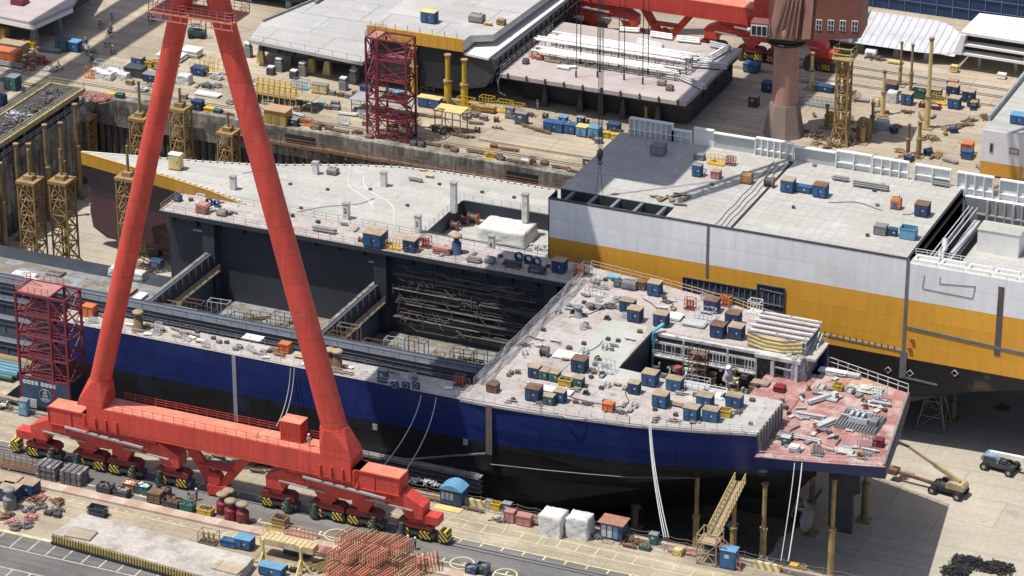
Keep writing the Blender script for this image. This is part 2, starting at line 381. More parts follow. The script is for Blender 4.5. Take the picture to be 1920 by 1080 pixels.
@kind
def machine(c='gm', w=1.6, d=1.0, h=1.2, top='gm'):
    t = root('welding_machine', 'machine')
    b = MB().box(-w/2, w/2, -d/2, d/2, .2, h * .8); b.prism_x([(-d/2, h*.8), (d/2, h*.8), (d*.35, h), (-d*.35, h)], -w*.46, w*.46); b.build('housing', CM[c], t)
    MB().box(-w*.3, w*.2, -d/2 - .03, -d/2 + .01, .35, h*.65).build('panel', CM[top], t)
    MB().box(-w*.46, w*.46, -d/2 - .1, d/2 + .1, 0, .2).build('skid', dark, t)
    MB().tube((w*.25, .1*d, h*.9), (w*.25, .1*d, h*1.2), .08).build('exhaust', dark, t)
    MB().bar((-w*.3, 0, h + .12), (w*.1, 0, h + .12), .05).bar((-w*.3, 0, h*.9), (-w*.3, 0, h + .12), .05).bar((w*.1, 0, h*.9), (w*.1, 0, h + .12), .05).build('lifting_bail', dark, t)
    return t

@kind
def crate(c='tan', w=1.2, d=1.0, h=.9):
    t = root('crate', 'crate'); MB().box(-w/2 + .03, w/2 - .03, -d/2 + .03, d/2 - .03, .1, h).build('box', CM[c], t)
    b = MB()
    for x in (-w/2, 0, w/2):
        for y in (-d/2, d/2): b.box(x - .05, x + .05, y - .04, y + .04, .1, h + .02)
    for z in (.2, h - .06):
        for y in (-d/2, d/2): b.box(-w/2, w/2, y - .05, y + .05, z - .05, z + .05)
        for x in (-w/2, w/2): b.box(x - .045, x + .045, -d/2, d/2, z - .04, z + .04)
    b.build('battens', CM[c], t)
    f = MB(); [f.box(x - .08, x + .08, -d/2, d/2, 0, .1) for x in (-w*.35, w*.35)]; f.build('runner', wood, t)
    return t

@kind
def plate_stack(c='gm', w=3.0, d=1.2, n=5, th=.09):
    t = root('plate_stack', 'plates'); q = random.Random(n + int(w * 10)); b = MB()
    for k in range(n):
        b.cbox(q.uniform(-.12, .12), q.uniform(-.1, .1), .15 + k * (th + .012), w * q.uniform(.9, 1), d * q.uniform(.85, 1), th, q.uniform(-.04, .04))
    b.build('plates', CM[c], t)
    for x in (-w*.32, w*.32): MB().box(x - .09, x + .09, -d/2, d/2, 0, .15).build('dunnage', wood, t)
    return t

@kind
def pipe_bundle(c='galv', L=4.0, n=9, r=.12):
    t = root('pipe_bundle', 'pipes'); b = MB(); q = random.Random(n * 7 + int(L)); row = max(3, n // 2); k = 0; z = .2 + r; wmax = row
    while k < n:
        for j in range(row):
            if k >= n: break
            y = (j - (row - 1) / 2) * r * 2.05; sh = q.uniform(-.2, .2)
            b.tube((-L/2 + sh, y, z), (L/2 + sh, y, z), r, n=7); k += 1
        row -= 1; z += r * 1.8
        if row < 1: break
    b.build('pipes', CM[c], t)
    for x in (-L*.32, L*.32): MB().box(x - .1, x + .1, -wmax * r - .15, wmax * r + .15, 0, .2).build('dunnage', wood, t)
    return t

@kind
def cable_reel(c='brick', r=.8, w=.8, axis='x'):
    t = root('cable_reel', 'reel'); a = (1, 0) if axis == 'x' else (0, 1)
    for s in (-1, 1):
        p = Vector((a[0] * s * w/2, a[1] * s * w/2, r)); qv = p + Vector((a[0], a[1], 0)) * .07 * s
        MB().tube(p, qv, r, n=18).build('flange', CM[c], t)
    MB().tube((-a[0]*w/2, -a[1]*w/2, r), (a[0]*w/2, a[1]*w/2, r), r * .72, n=16).build('winding', CM['dark' if c != 'dark' else 'rust'], t)
    MB().cbox(0, 0, 0, w + .3 if a[0] else r, r if a[0] else w + .3, .12).build('cradle', CM['wood'], t)
    return t

@kind
def hose_coil(c='navy', r=.8):
    t = root('hose_coil', 'hose'); b = MB()
    for k in range(3): b.ring((0, (k - 1) * .2, r), r * .82 - .05 * k, .12, 'y')
    b.build('coil', CM[c], t)
    MB().box(-.5, .5, -.35, .35, 0, .16).build('stand', dark, t)
    return t

@kind
def roller_post(c='rust', cap='tan', r=.55, h=2.3):
    t = root('fairlead_roller', 'roller')
    MB().lathe((0, 0, 0), [(r*1.35, 0), (r*1.3, .2), (r*.95, .35), (r*.95, h*.55), (r*.7, h*.6), (r*.55, h*.7), (r*.55, h*.86)]).build('pedestal', CM[c], t)
    MB().lathe((0, 0, 0), [(r*.6, h*.84), (r*1.12, h*.88), (r*1.15, h*.95), (r*.9, h), (.05, h + .02)]).build('roller_cap', CM[cap], t)
    return t

@kind
def gas_rack(c='brick', w=1.6, d=1.0, h=1.7):
    t = root('gas_rack', 'rack'); b = MB()
    for x in (-w/2, w/2):
        for y in (-d/2, d/2): b.bar((x, y, 0), (x, y, h), .08)
    for z in (.15, h*.5, h):
        for y in (-d/2, d/2): b.bar((-w/2, y, z), (w/2, y, z), .07)
        for x in (-w/2, w/2): b.bar((x, -d/2, z), (x, d/2, z), .07)
    b.build('cage', CM[c], t)
    for i in range(3):
        MB().lathe((-w*.3 + i * w*.3, 0, .15), [(.16, 0), (.17, 1.1), (.1, 1.3), (.05, 1.42)], 9).build('cylinder', CM[c], t)
    MB().box(-w/2, w/2, -d/2, d/2, .05, .12).build('tray', dark, t)
    return t

@kind
def cabinet(c='gm', w=1.1, d=.8, h=1.9, roof='gm'):
    t = root('switch_cabinet', 'cabinet'); MB().box(-w/2, w/2, -d/2, d/2, .12, h).build('body', CM[c], t)
    MB().prism_x([(-d/2 - .08, h), (d/2 + .08, h), (d/2 + .08, h + .06), (0, h + .16), (-d/2 - .08, h + .06)], -w/2 - .08, w/2 + .08).build('roof', CM[roof], t)
    q = MB().box(-w*.42, w*.42, -d/2 - .04, -d/2 + .01, .25, h - .15).build('door', CM[c], t)
    MB().box(w*.25, w*.33, -d/2 - .08, -d/2 - .035, h*.5, h*.6).build('handle', dark, q)
    MB().box(-w*.2, w*.1, -d/2 - .055, -d/2 - .042, h*.6, h*.8).build('notice', paper, t)
    MB().box(-w/2 - .05, w/2 + .05, -d/2 - .05, d/2 + .05, 0, .12).build('plinth', dark, t)
    return t

@kind
def cage_frame(c='yellow', w=2.4, d=1.4, h=1.2, n=5):
    t = root('railing_frame', 'frame'); b = MB()
    for y in (-d/2, d/2):
        for z in (.08, h*.5, h): b.bar((-w/2, y, z), (w/2, y, z), .07)
        for k in range(n): b.bar((-w/2 + k*w/(n-1), y, 0), (-w/2 + k*w/(n-1), y, h), .06)
    for x in (-w/2, w/2):
        for z in (.08, h): b.bar((x, -d/2, z), (x, d/2, z), .07)
    b.build('frame', CM[c], t)
    MB().box(-w/2, w/2, -d/2, d/2, .06, .11).build('tray', CM[c], t)
    return t

@kind
def scrap_heap(c='scrap', w=2.0, d=1.2, h=.6, n=40, seed=1):
    q = random.Random(seed); b = MB()
    for k in range(n):
        x = max(-w*.5, min(w*.5, q.gauss(0, w*.24))); y = max(-d*.5, min(d*.5, q.gauss(0, d*.25))); e = max(0, 1 - (x/w*2)**2*.7 - (y/d*2)**2*.7)
        if q.random() < .45: a = q.uniform(0, 3.1); l = q.uniform(.3, .9); z = h*e*q.uniform(.2, 1)+.06; b.bar((x - l*math.cos(a), y - l*math.sin(a), z), (x + l*math.cos(a), y + l*math.sin(a), max(.05, z + q.uniform(-.25, .25))), q.uniform(.05, .12))
        else: b.cbox(x, y, h*e*q.uniform(0, .8), q.uniform(.2, .7), q.uniform(.15, .5), q.uniform(.06, .3), q.uniform(0, 3), q.uniform(-.4, .4))
    o = b.build('scrap_heap', CM[c]); return tag(o, "", 'scrap')

@kind
def tarp_block(w=3.6, d=2.6, h=3.0, seed=1, c='tarp'):
    q = random.Random(seed); nx, ny, nz = 9, 7, 7; b = MB()
    def pt(u, v_, z):
        return (u*w/2 + q.uniform(-.09, .09), v_*d/2 + q.uniform(-.09, .09), z)
    rings = []
    per = [(-1 + 2*i/nx, -1) for i in range(nx)] + [(1, -1 + 2*i/ny) for i in range(ny)] + [(1 - 2*i/nx, 1) for i in range(nx)] + [(-1, 1 - 2*i/ny) for i in range(ny)]
    for k in range(nz + 1):
        z = h*k/nz; f = 1.04 - .07*(k/nz)
        rings.append([pt(x*f, y*f, max(0, z + q.uniform(-.06, .06))) for x, y in per])
    rings.append([pt(x*.9, y*.88, h + .07) for x, y in per]); rings.append([pt(x*.4, y*.4, h + .12) for x, y in per])
    b.loft(rings, True); o = b.build('tarpaulin_bale', CM[c]); return tag(o, "", 'tarpaulin')

@kind
def spool_drum(c='maroon', cap='wood'):
    t = root('hose_drum', 'drum')
    MB().lathe((0, 0, 0), [(.86, 0), (.9, .1), (.86, .25), (.86, 1.4), (.9, 1.5), (.8, 1.65), (.46, 1.9), (.4, 2.5)], 18).build('base', CM[c], t)
    MB().lathe((0, 0, 0), [(.42, 2.5), (.78, 2.6), (.82, 2.8), (.6, 2.95), (.05, 3.0)], 18).build('top_plate', CM[cap], t)
    MB().box(-.25, .2, -.95, -.84, .6, 1.1).build('hatch', CM[c], t)
    return t

@kind
def pier_block(h=2.6, w=1.5):
    t = root('support_pier', 'pier')
    MB().prism([(-w/2, -w*.45), (w/2, -w*.45), (w/2, w*.45), (-w/2, w*.45)], 0, h*.72).build('column', grey_mid if h > 2 else dark, t)
    MB().box(-w*.36, w*.36, -w*.33, w*.33, h*.72, h*.9).build('timber', wood, t)
    MB().box(-w*.42, w*.42, -w*.38, w*.38, h*.9, h).build('cap', white, t)
    return t

@kind
def prop_post(h=10.0, r=.42, c='oru', frac=.42):
    t = root('telescopic_prop', 'prop')
    MB().tube((0, 0, .15), (0, 0, h*frac), r*1.5, n=12).build('outer_tube', CM[c], t)
    MB().tube((0, 0, h*frac), (0, 0, h - .5), r, n=12).build('inner_tube', CM[c], t)
    MB().tube((0, 0, h*frac - .15), (0, 0, h*frac + .2), r*1.9, n=12).build('collar', ochre_rust, t)
    MB().lathe((0, 0, 0), [(r*1.2, h - .5), (r*1.5, h - .2), (r*1.5, h)], 12).build('head', ochre_rust, t)
    MB().box(-1.0, 1.0, -1.0, 1.0, 0, .15).build('base_plate', ochre_rust, t)
    return t

@kind
def lattice_tower(h=16.0, w=2.6, c='ochre', flare=1.2, top=1.0, hop=False):
    t = root('lattice_support_tower', 'tower'); L = []
    def hw(z): return w/2 + (flare * (1 - z/(h*.17))**1.4 if z < h*.17 else 0)
    n = max(3, int(h/2.6)); zs = [h*k/n for k in range(n + 1)]
    cs = ((-1, -1), (1, -1), (1, 1), (-1, 1))
    for sx, sy in cs:
        b = MB()
        for a, z2 in zip(zs[:-1], zs[1:]): b.bar((sx*hw(a), sy*hw(a), a), (sx*hw(z2), sy*hw(z2), z2), .26)
        b.build('leg', CM[c], t)
    b = MB()
    for k, z in enumerate(zs):
        for i in range(4):
            p, q = cs[i], cs[(i+1) % 4]; hz = hw(z); b.bar((p[0]*hz, p[1]*hz, z + .1), (q[0]*hz, q[1]*hz, z + .1), .17)
            if k < n:
                z2 = zs[k+1]; h2 = hw(z2)
                b.bar((p[0]*hz, p[1]*hz, z), (q[0]*h2, q[1]*h2, z2), .13); b.bar((q[0]*hz, q[1]*hz, z), (p[0]*h2, p[1]*h2, z2), .13)
        if 0 < k < n: b.bar((-hw(z), 0, z + .1), (hw(z), 0, z + .1), .2)
    b.build('bracing', CM[c], t)
    MB().tube((.2, 0, .3), (.2, 0, h - .4), .34, n=9).build('screw_column', CM['oru'], t)
    MB().box(-w*.58, w*.58, -w*.58, w*.58, h, h + .5).build('head_platform', CM[c], t)
    if hop:
        MB().loft([[(a*w*.5, b_*w*.5, h + .5) for a, b_ in cs], [(a*w*.13, b_*w*.13, h + 1.7) for a, b_ in cs]]).build('hopper', CM['pink'], t)
    else: MB().cbox(0, 0, h + .5, w*.55, w*.55, .7).build('column_cap', CM['oru'], t)
    MB().tube((0, 0, h + 1.1), (0, 0, h + 1.6 + top), .24, n=9).build('screw_head', CM['oru'], t)
    return t

@kind
def scaffold_bay(c='rust', w=3.2, d=1.3, h=5.2):
    t = root('scaffold_bay', 'scaffold'); b = MB()
    for x in (-w/2, 0, w/2):
        for y in (-d/2, d/2): b.bar((x, y, 0), (x, y, h), .09)
    for z in (1.2, 2.5, 3.8, h - .1):
        for y in (-d/2, d/2): b.bar((-w/2, y, z), (w/2, y, z), .08)
        for x in (-w/2, w/2): b.bar((x, -d/2, z), (x, d/2, z), .08)
    b.bar((-w/2, -d/2, .2), (w/2, -d/2, 3.8), .07); b.build('tubes', CM[c], t)
    MB().box(-w/2, w/2, -d*.4, d*.4, 3.82, 3.9).box(-w/2, 0, -d*.4, d*.4, 2.52, 2.6).build('boards', CM['wood'], t)
    return t

@kind
def trestle(h=7.0, w=2.4, c='dark'):
    t = root('trestle', 'trestle'); cs = ((-1, -1), (1, -1), (1, 1), (-1, 1))
    for sx, sy in cs: MB().bar((sx*w*.75, sy*w*.6, 0), (sx*w*.25, sy*w*.25, h), .16).build('leg', CM[c], t)
    b = MB()
    for z in (.4, h*.35, h*.68, h):
        f = .75 - .5*z/h; g_ = .6 - .35*z/h
        for i in range(4):
            p, q = cs[i], cs[(i+1) % 4]; b.bar((p[0]*w*f, p[1]*w*g_, z), (q[0]*w*f, q[1]*w*g_, z), .1)
    for i in range(4):
        p, q = cs[i], cs[(i+1) % 4]
        b.bar((p[0]*w*.72, p[1]*w*.57, .4), (q[0]*w*.5, q[1]*w*.42, h*.5), .08); b.bar((q[0]*w*.5, q[1]*w*.42, h*.5), (p[0]*w*.26, p[1]*w*.26, h), .08)
    b.build('bracing', CM[c], t)
    MB().box(-w*.5, w*.5, -w*.3, w*.3, h, h + .3).build('head_beam', CM[c], t)
    return t

# ---- people and bikes
def skin_mesh(name, nodes, edges, rads, sub=1):
    me = bpy.data.meshes.new(name); me.from_pydata(nodes, edges, [])
    o = bpy.data.objects.new(name, me); COL.objects.link(o)
    md = o.modifiers.new("s", 'SKIN'); md.use_smooth_shade = True
    for v, r in zip(me.skin_vertices[0].data, rads): v.radius = (r, r)
    me.skin_vertices[0].data[0].use_root = True
    sb = o.modifiers.new("d", 'SUBSURF'); sb.levels = sub; sb.render_levels = sub
    dg = bpy.context.evaluated_depsgraph_get(); dg.update()
    nm = bpy.data.meshes.new_from_object(o.evaluated_get(dg)); nm.name = name
    bpy.data.objects.remove(o); bpy.data.meshes.remove(me); return nm

def person_nodes(pose):
    s = .45 if pose == 'ride' else 0
    if pose == 'ride':
        n = [(0, 0, .95), (0, .03, 1.2), (0, .1, 1.42), (0, .14, 1.52), (0, .17, 1.66)]
        hip = [(.1, .02, .92), (.14, .38, .78), (.12, .28, .36), (.12, .4, .32)]
        arm = [(.2, .1, 1.38), (.26, .28, 1.16), (.24, .5, 1.06), (.23, .57, 1.05)]
    elif pose == 'walk':
        n = [(0, 0, .93), (0, .02, 1.18), (0, .03, 1.42), (0, .03, 1.52), (0, .05, 1.66)]
        hip = [(.09, 0, .9), (.1, .16, .5), (.1, .1, .09), (.1, .22, .04)]
        arm = [(.2, .02, 1.38), (.25, -.06, 1.12), (.25, .08, .88), (.25, .1, .8)]
    else:
        n = [(0, 0, .93), (0, 0, 1.18), (0, 0, 1.42), (0, .01, 1.52), (0, .03, 1.66)]
        hip = [(.09, 0, .9), (.11, .02, .5), (.11, 0, .09), (.12, .13, .04)]
        arm = [(.2, 0, 1.38), (.26, .02, 1.12), (.24, .16, .9), (.23, .2, .82)]
    nodes = list(n); rads = [.15, .14, .16, .06, .1]; edges = [(0, 1), (1, 2), (2, 3), (3, 4)]
    for sx in (1, -1):
        for chain, base, rr in ((hip, 0, (.1, .075, .05, .05)), (arm, 2, (.06, .05, .04, .035))):
            prev = base
            for i, (p, r) in enumerate(zip(chain, rr)):
                y = p[1]
                if pose == 'walk' and sx < 0: y = -y * .9 + (.0 if chain is hip else .02)
                nodes.append((p[0]*sx, y, p[2])); rads.append(r); edges.append((prev, len(nodes)-1)); prev = len(nodes)-1
    return nodes, edges, rads
PM = {}
@kind
def person(pose='stand', c='g', hc='w'):
    t = root('person', 'person')
    if pose not in PM:
        n, e, r = person_nodes(pose); body = skin_mesh('body', n, e, r)
        r2 = [x + .022 for x in r]; r2[3] = .07
        keep = [i for i in range(len(n)) if i not in (3, 4, 8, 12, 16, 20)]
        mp = {k: i for i, k in enumerate(keep)}
        cl = skin_mesh('coverall', [n[i] for i in keep], [(mp[a], mp[b]) for a, b in e if a in mp and b in mp], [r2[i] for i in keep])
        PM[pose] = (body, cl, n[4])
    body, cl, hd = PM[pose]
    bm_ = body.copy(); bm_.materials.clear(); bm_.materials.append(skin); o = bpy.data.objects.new('body', bm_); COL.objects.link(o); o.parent = t
    cm = cl.copy(); cm.materials.clear(); cm.materials.append({'g': cloth_g, 'b': cloth_b, 'w': cloth_w}[c]); o = bpy.data.objects.new('coverall', cm); COL.objects.link(o); o.parent = t
    MB().lathe((hd[0], hd[1], hd[2]), [(.165, 0), (.17, .03), (.135, .05), (.125, .1), (.07, .155), (.01, .165)], 10).build('helmet', helmet_w if hc == 'w' else helmet_y, t)
    return t
@kind
def bicycle(c='dark'):
    t = root('bicycle', 'bicycle')
    for y in (-.52, .52):
        w_ = MB().ring((0, y, .34), .31, .035, 'x', 14, 5).build('wheel', rubber, t)
        MB().bar((0, y, .06), (0, y, .62), .02).bar((0, y - .28, .34), (0, y + .28, .34), .02).build('spokes', galv, w_)
    MB().tube((0, -.52, .34), (0, -.1, .38), .022).tube((0, -.1, .38), (0, -.2, .82), .025).tube((0, -.1, .38), (0, .38, .8), .025).tube((0, -.19, .78), (0, .36, .82), .025).tube((0, .52, .34), (0, .36, .98), .025).tube((0, -.52, .34), (0, -.19, .76), .02).build('frame', CM[c], t)
    MB().cbox(0, -.22, .84, .14, .26, .06).build('saddle', rubber, t)
    MB().bar((-.27, .34, 1.0), (.27, .34, 1.0), .035).build('handlebar', CM[c], t)
    MB().box(-.12, .12, .5, .72, .72, .92).build('basket', dark, t)
    return t
# ------------------------------------------------------------------ the setting
YF, CXF = 174.9, -4.4
g = MB()
def quad(mb, x0, x1, y0, y1, z): mb.add([(x0, y0, z), (x1, y0, z), (x1, y1, z), (x0, y1, z)], [(0, 1, 2, 3)]); return mb
QY = 6.7; FY = 113.3; LX = -85.6; FZ = -14.0
quad(g, -900, 900, -900, QY, 0); quad(g, -900, LX, QY, FY, 0); quad(g, -900, 900, FY, 1800, 0)
quad(g, 330, 900, QY, FY, 0)
struct('ground', g, concrete)
struct('dock_floor', quad(MB(), LX - 1, 331, QY - 1, FY + 1, FZ), concrete_floor)
MBr = quad(MB(), -300, 300, -9.6, -2.1, .02)
struct('quay_road', MBr, asphalt)
struct('quay_apron', quad(MB(), -300, 300, -2.1, QY - .9, .02), concrete_quay)
struct('quay_yard', quad(MB(), -300, 300, -22.3, -12.3, .02), concrete_quay)
struct('outer_road', quad(MB(), -300, 300, -70, -23.9, .02), asphalt)
struct('floor_shade', MB().add([(x, y, FZ + .02) for x, y in ((-84, 7), (70, 7), (68, 22), (63.5, 30), (64.5, 34), (64, 38), (66, 43), (56, 49), (44, 45), (36, 49), (20, 47), (-84, 47))], [tuple(range(12))]), M('painted_floor_shade', (.085, .078, .068), .8, .4, .1, .3, 1.2))  # shade under the blue ship, painted as a dark sheet on the floor
struct('far_apron', quad(MB(), -300, 300, FY + .6, 127, .02), concrete_quay)
# painted lines
ln = MB()
for y in (-2.3, -8.6): quad(ln, -300, 300, y - .12, y + .12, .035)
for y, h, st in ((-2.3, 1.0, 2.9), (-8.6, .9, 2.9)):
    x = -90.0
    while x < 110:
        ln.add([(x, y, .036), (x + .24, y, .036), (x + .24, y + (h if y < -5 else -h), .036), (x, y + (h if y < -5 else -h), .036)], [(0, 1, 2, 3)]); x += st
x = -90.0
for y in (.2, 2.3): quad(ln, 18, 110, y - .07, y + .07, .035)
x = 18
while x < 110: quad(ln, x, x + .14, .2, 2.3, .037); x += 2.6
quad(ln, -300, 300, -13.6, -13.45, .035); quad(ln, -300, 300, -24.1, -23.5, .035)
x = -90
while x < 110: quad(ln, x, x + .5, -13.1, -12.9, .036); x += 1.6
def ring_line(cx, cy, r):
    n = 40
    vs = []
    for k in range(n):
        a = 2*math.pi*k/n; vs += [(cx + (r-.1)*math.cos(a), cy + (r-.1)*math.sin(a), .04), (cx + (r+.1)*math.cos(a), cy + (r+.1)*math.sin(a), .04)]
    ln.add(vs, [(2*k, 2*k+1, (2*k+3) % (2*n), (2*k+2) % (2*n)) for k in range(n)])
for px, py in ((630, 1003), (695, 1030), (866, 1056), (947, 1078)):
    c = U(px, py, 0); ring_line(c.x, c.y, 1.5)
    quad(ln, c.x - .12, c.x + .12, c.y - .12, c.y + .12, .04)
struct('road_markings', ln, quay_line)
wl = MB()
for y in (-27.4, -32.0): quad(wl, -300, 300, y - .1, y + .1, .036)
x = -90
while x < 110: quad(wl, x, x + .2, -27.3, -24.2, .037); quad(wl, x + .8, x + 1.0, -34.6, -32.1, .037); x += 2.6
struct('white_markings', wl, white_line)
# crane rails, set in the road and on the far quay
def rail(y0, mat_, x0=-300, x1=300, zt=.09):
    b = MB()
    for dy in (-.35, .35): b.box(x0, x1, y0 + dy - .06, y0 + dy + .06, .0, zt)
    return struct('crane_rail', b, mat_)
rail(-4.2, dark); rail(114.2, rust_brown, zt=.16); rail(118.3, dark); rail(YF, dark); rail(178.6, dark); rail(170.5, rust_brown)
struct('far_slab', MB().box(-18, 10.5, 121.5, 126.5, 0, .45), concrete)
# kerb between road and yard
k = MB(); k.box(-300, 300, -12.0, -10.4, 0, .32); struct('kerb', k, kerb_mat)
# ---- dock walls
def wall(name, label, parts, loc):
    t = thing(name, label, 'wall', loc)
    for nm, mb, mt in parts: mb.build(nm, mt, t, True)
    return t
up = MB().box(LX - 3, 330, FY, FY + 2.5, -4.6, .12); up.box(LX - 3, 330, FY + .02, FY + 1.2, .12, .3)
lw = MB(); x = LX + .2
while x < 120:
    lw.tube((x, FY + 1.1, FZ), (x, FY + 1.1, -4.6), .62, n=10, cap=False); x += 1.32
lw.box(LX - 2, 330, FY + 1.6, FY + 2.4, FZ, -4.6)
ledge = MB(); ledge.box(-60, 120, FY - .9, FY + .05, -2.6, -2.2)
for i in range(24): ledge.box(-58 + i*3.3, -57.5 + i*3.3, FY - .8, FY, -3.3, -2.6)
rl = MB()
for z in (-1.1, -1.6): rl.bar((-62, FY - .85, z), (60, FY - .85, z), .09)
for i in range(30): rl.bar((-62 + i*4, FY - .85, -2.2), (-62 + i*4, FY - .85, -1.0), .09)
fen = MB()
for fx in (-49.5, -9.3): fen.box(fx, fx + 5.5, FY - .12, FY + .01, -2.1, -.6)
wall('dock_wall', 'weathered concrete dock wall behind the ships, dark sheet piles under its pale upper face', [('upper_face', up, wall_conc), ('sheet_pile', lw, pile_mat), ('pipe_ledge', ledge, rust_brown), ('ledge_rail', rl, rust_brown), ('fender_recess', fen, black)], (0, FY, FZ))
up = MB().box(LX - 2.5, LX, QY, FY, -2.2, .15)
lw = MB(); y = QY
while y < FY: lw.tube((LX - .75, y, FZ), (LX - .75, y, -2.2), .62, n=10, cap=False); y += 1.32
lw.box(LX - 2, LX - 1.2, QY, FY, FZ, -2.2)
hr = MB()
for z in (.7, 1.15): hr.bar((LX - .3, QY, z), (LX - .3, FY, z), .1)
y = QY
while y < FY: hr.bar((LX - .3, y, .15), (LX - .3, y, 1.15), .1); y += 2.2
wall('dock_wall', 'tall sheet piled dock end wall with a pale pipe handrail along its top', [('coping', up, wall_conc), ('sheet_pile', lw, wall_conc), ('handrail', hr, galv)], (LX, 60, FZ))
up = MB().box(-300, 330, QY - 1.2, QY, FZ, .1); cp = MB().box(-300, 330, QY - .5, QY + .15, .1, .38)
wall('dock_wall', 'near quay wall dropping into the dark dock beside the blue ship', [('face', up, wall_conc), ('coping', cp, concrete_quay)], (0, QY, FZ))
# jetty step where the blue shell has not been built yet
struct('quay_step', MB().box(-84, -40.5, QY, 21.0, FZ, -.2), concrete_quay)
# chain railing along the near quay edge, each bay a thing of its own
post_m = M('railing_paint', (.22, .16, .14), .7, .2, 1, .2, 3)
def rail_bay(label):
    t = thing('chain_railing', label, 'railing')
    for i in range(5): MB().tube((i*2.6, 0, 0), (i*2.6, 0, 1.15), .05, n=6).build('post', post_m, t)
    for z in (1.05, .55):
        pts = []
        for i in range(4):
            for j in range(4): pts.append((i*2.6 + j*.65, 0, z - .18*math.sin(math.pi*j/4)))
        pts.append((4*2.6, 0, z)); MB().path(pts, .03, 4).build('chain', post_m, t)
    return t
r0 = None
for i in range(7):
    x = 20.5 + i*10.4
    lab = ['chain railing on the quay edge right behind the red crane trucks', 'chain railing on the quay edge beside the blue curved roof shed', 'chain railing on the quay edge behind the two pink crates',
           'chain railing on the quay edge behind the two wrapped bales', 'chain railing on the quay edge left of the yellow gangway foot', 'chain railing on the quay edge right of the tall blue cabinet', 'chain railing at the end of the quay edge, nearest the lit dock floor'][i]
    if r0 is None: r0 = o = rail_bay(lab)
    else: o = copy_tree(r0)
    o.location = (x, QY - .2, .38); o['label'] = lab; o['group'] = 'chain railings along the quay edge'

# ------------------------------------------------------------------ the red gantry crane
CX = 1.7
cr = thing('gantry_crane', 'huge red gantry crane with splayed tubular legs standing on the near quay rail', 'crane', (CX, -4.2, 0))
def P_(name, mb, mt, par=None): return mb.build(name, mt, par or cr, par is None)
def truck_row(yc, x0, dirs):
    """one corner of the crane: eight two-wheel trucks with three tiers of equalisers above them"""
    c = x0
    P_('equalizer_beam', MB().prism_y([(c - 8.1, 6.2), (c - 8.1, 8.7), (c + 8.1, 8.7), (c + 8.1, 6.2), (c + 5.0, 6.2), (c + 2.0, 4.5), (c + .9, 4.1), (c - .9, 4.1), (c - 2.0, 4.5), (c - 5.0, 6.2)], yc - 1.35, yc + 1.35), red)
    fl = MB()
    for z in (6.22, 8.62): fl.box(c - 8.2, c + 8.2, yc - 1.5, yc - 1.35, z, z + .1)
    for x in (-8.05, -4.6, 4.6, 8.05): fl.box(c + x - .06, c + x + .06, yc - 1.48, yc - 1.35, 6.3, 8.6)
    P_('flange', fl, red_dk)  # darker trim lines stand in for shading between the tiers
    P_('equalizer_top', MB().box(c - 8.05, c + 8.05, yc - 1.3, yc + 1.3, 8.7, 8.74), red_top)
    pb = MB(); pb.bar((c - 5.5, yc - 1.62, 6.3), (c + 6.2, yc - 1.62, 5.6), .32, .26)
    P_('cable_tray', pb, grey)
    for s in (-1, 1):
        d = c + s*6.2
        P_('rocker_beam', MB().prism_y([(d - 5.0, 3.3), (d - 5.0, 5.1), (d - 2.2, 6.55), (d + 2.2, 6.55), (d + 5.0, 5.1), (d + 5.0, 3.3), (d + 2.6, 3.3), (d + 1.9, 4.4), (d - 1.9, 4.4), (d - 2.6, 3.3)], yc - 1.1, yc + 1.1), red)
        P_('pin_bracket', MB().prism_y([(d - .9, 6.2), (d + .9, 6.2), (d + .6, 5.2), (d - .6, 5.2)], yc - 1.32, yc - 1.1).tube((d, yc - 1.4, 5.9), (d, yc - 1.1, 5.9), .28, n=10), red_dk)
        P_('cable_tray', MB().bar((d - 3.0, yc - 1.25, 4.75), (d + 3.6, yc - 1.25, 4.45), .2, .18), grey)
        for s2 in (-1, 1):
            e = d + s2*3.6
            P_('bogie_leg', MB().prism_y([(e - 1.0, 3.3), (e + 1.0, 3.3), (e + .7, 2.6), (e - .7, 2.6)], yc - .9, yc + .9), red_dk)
            P_('truck_frame', MB().box(e - 2.75, e + 2.75, yc - .66, yc + .66, .75, 1.3), dark)
            P_('bogie_beam', MB().prism_y([(e - 2.45, 1.75), (e - 2.45, 2.3), (e - 1.9, 2.65), (e + 1.9, 2.65), (e + 2.45, 2.3), (e + 2.45, 1.75)], yc - .8, yc + .8), M('bogie_dark_red', (.20, .028, .024), .6, .3, .6, .2, 3))
            for s3 in (-1, 1):
                f = e + s3*1.45
                P_('wheel_truck', MB().prism_y([(f - 1.2, .5), (f - 1.1, 1.2), (f - .4, 1.9), (f + .4, 1.9), (f + 1.1, 1.2), (f + 1.2, .5)], yc - .6, yc + .6), dark)
                P_('hazard_plate', MB().prism_y([(f - .8, .5), (f - .65, 1.5), (f + .6, 1.5), (f + .8, .5)], yc - .86, yc - .68), hazard)
                for w_ in (-.72, .72): P_('wheel', MB().tube((f + w_, yc - .3, .42), (f + w_, yc + .3, .42), .4, n=12), dark)
                if s3 * s2 < 0:
                    P_('drive_motor', MB().tube((f + .2*s3, yc - 1.05, .5), (f + .2*s3, yc - 1.05, 1.9), .38, n=10).tube((f + .2*s3, yc - 1.05, 1.9), (f + .2*s3, yc - 1.05, 2.25), .3, n=10).cbox(f + .2*s3 - .1, yc - .9, .25, 1.0, .7, .7), motor)
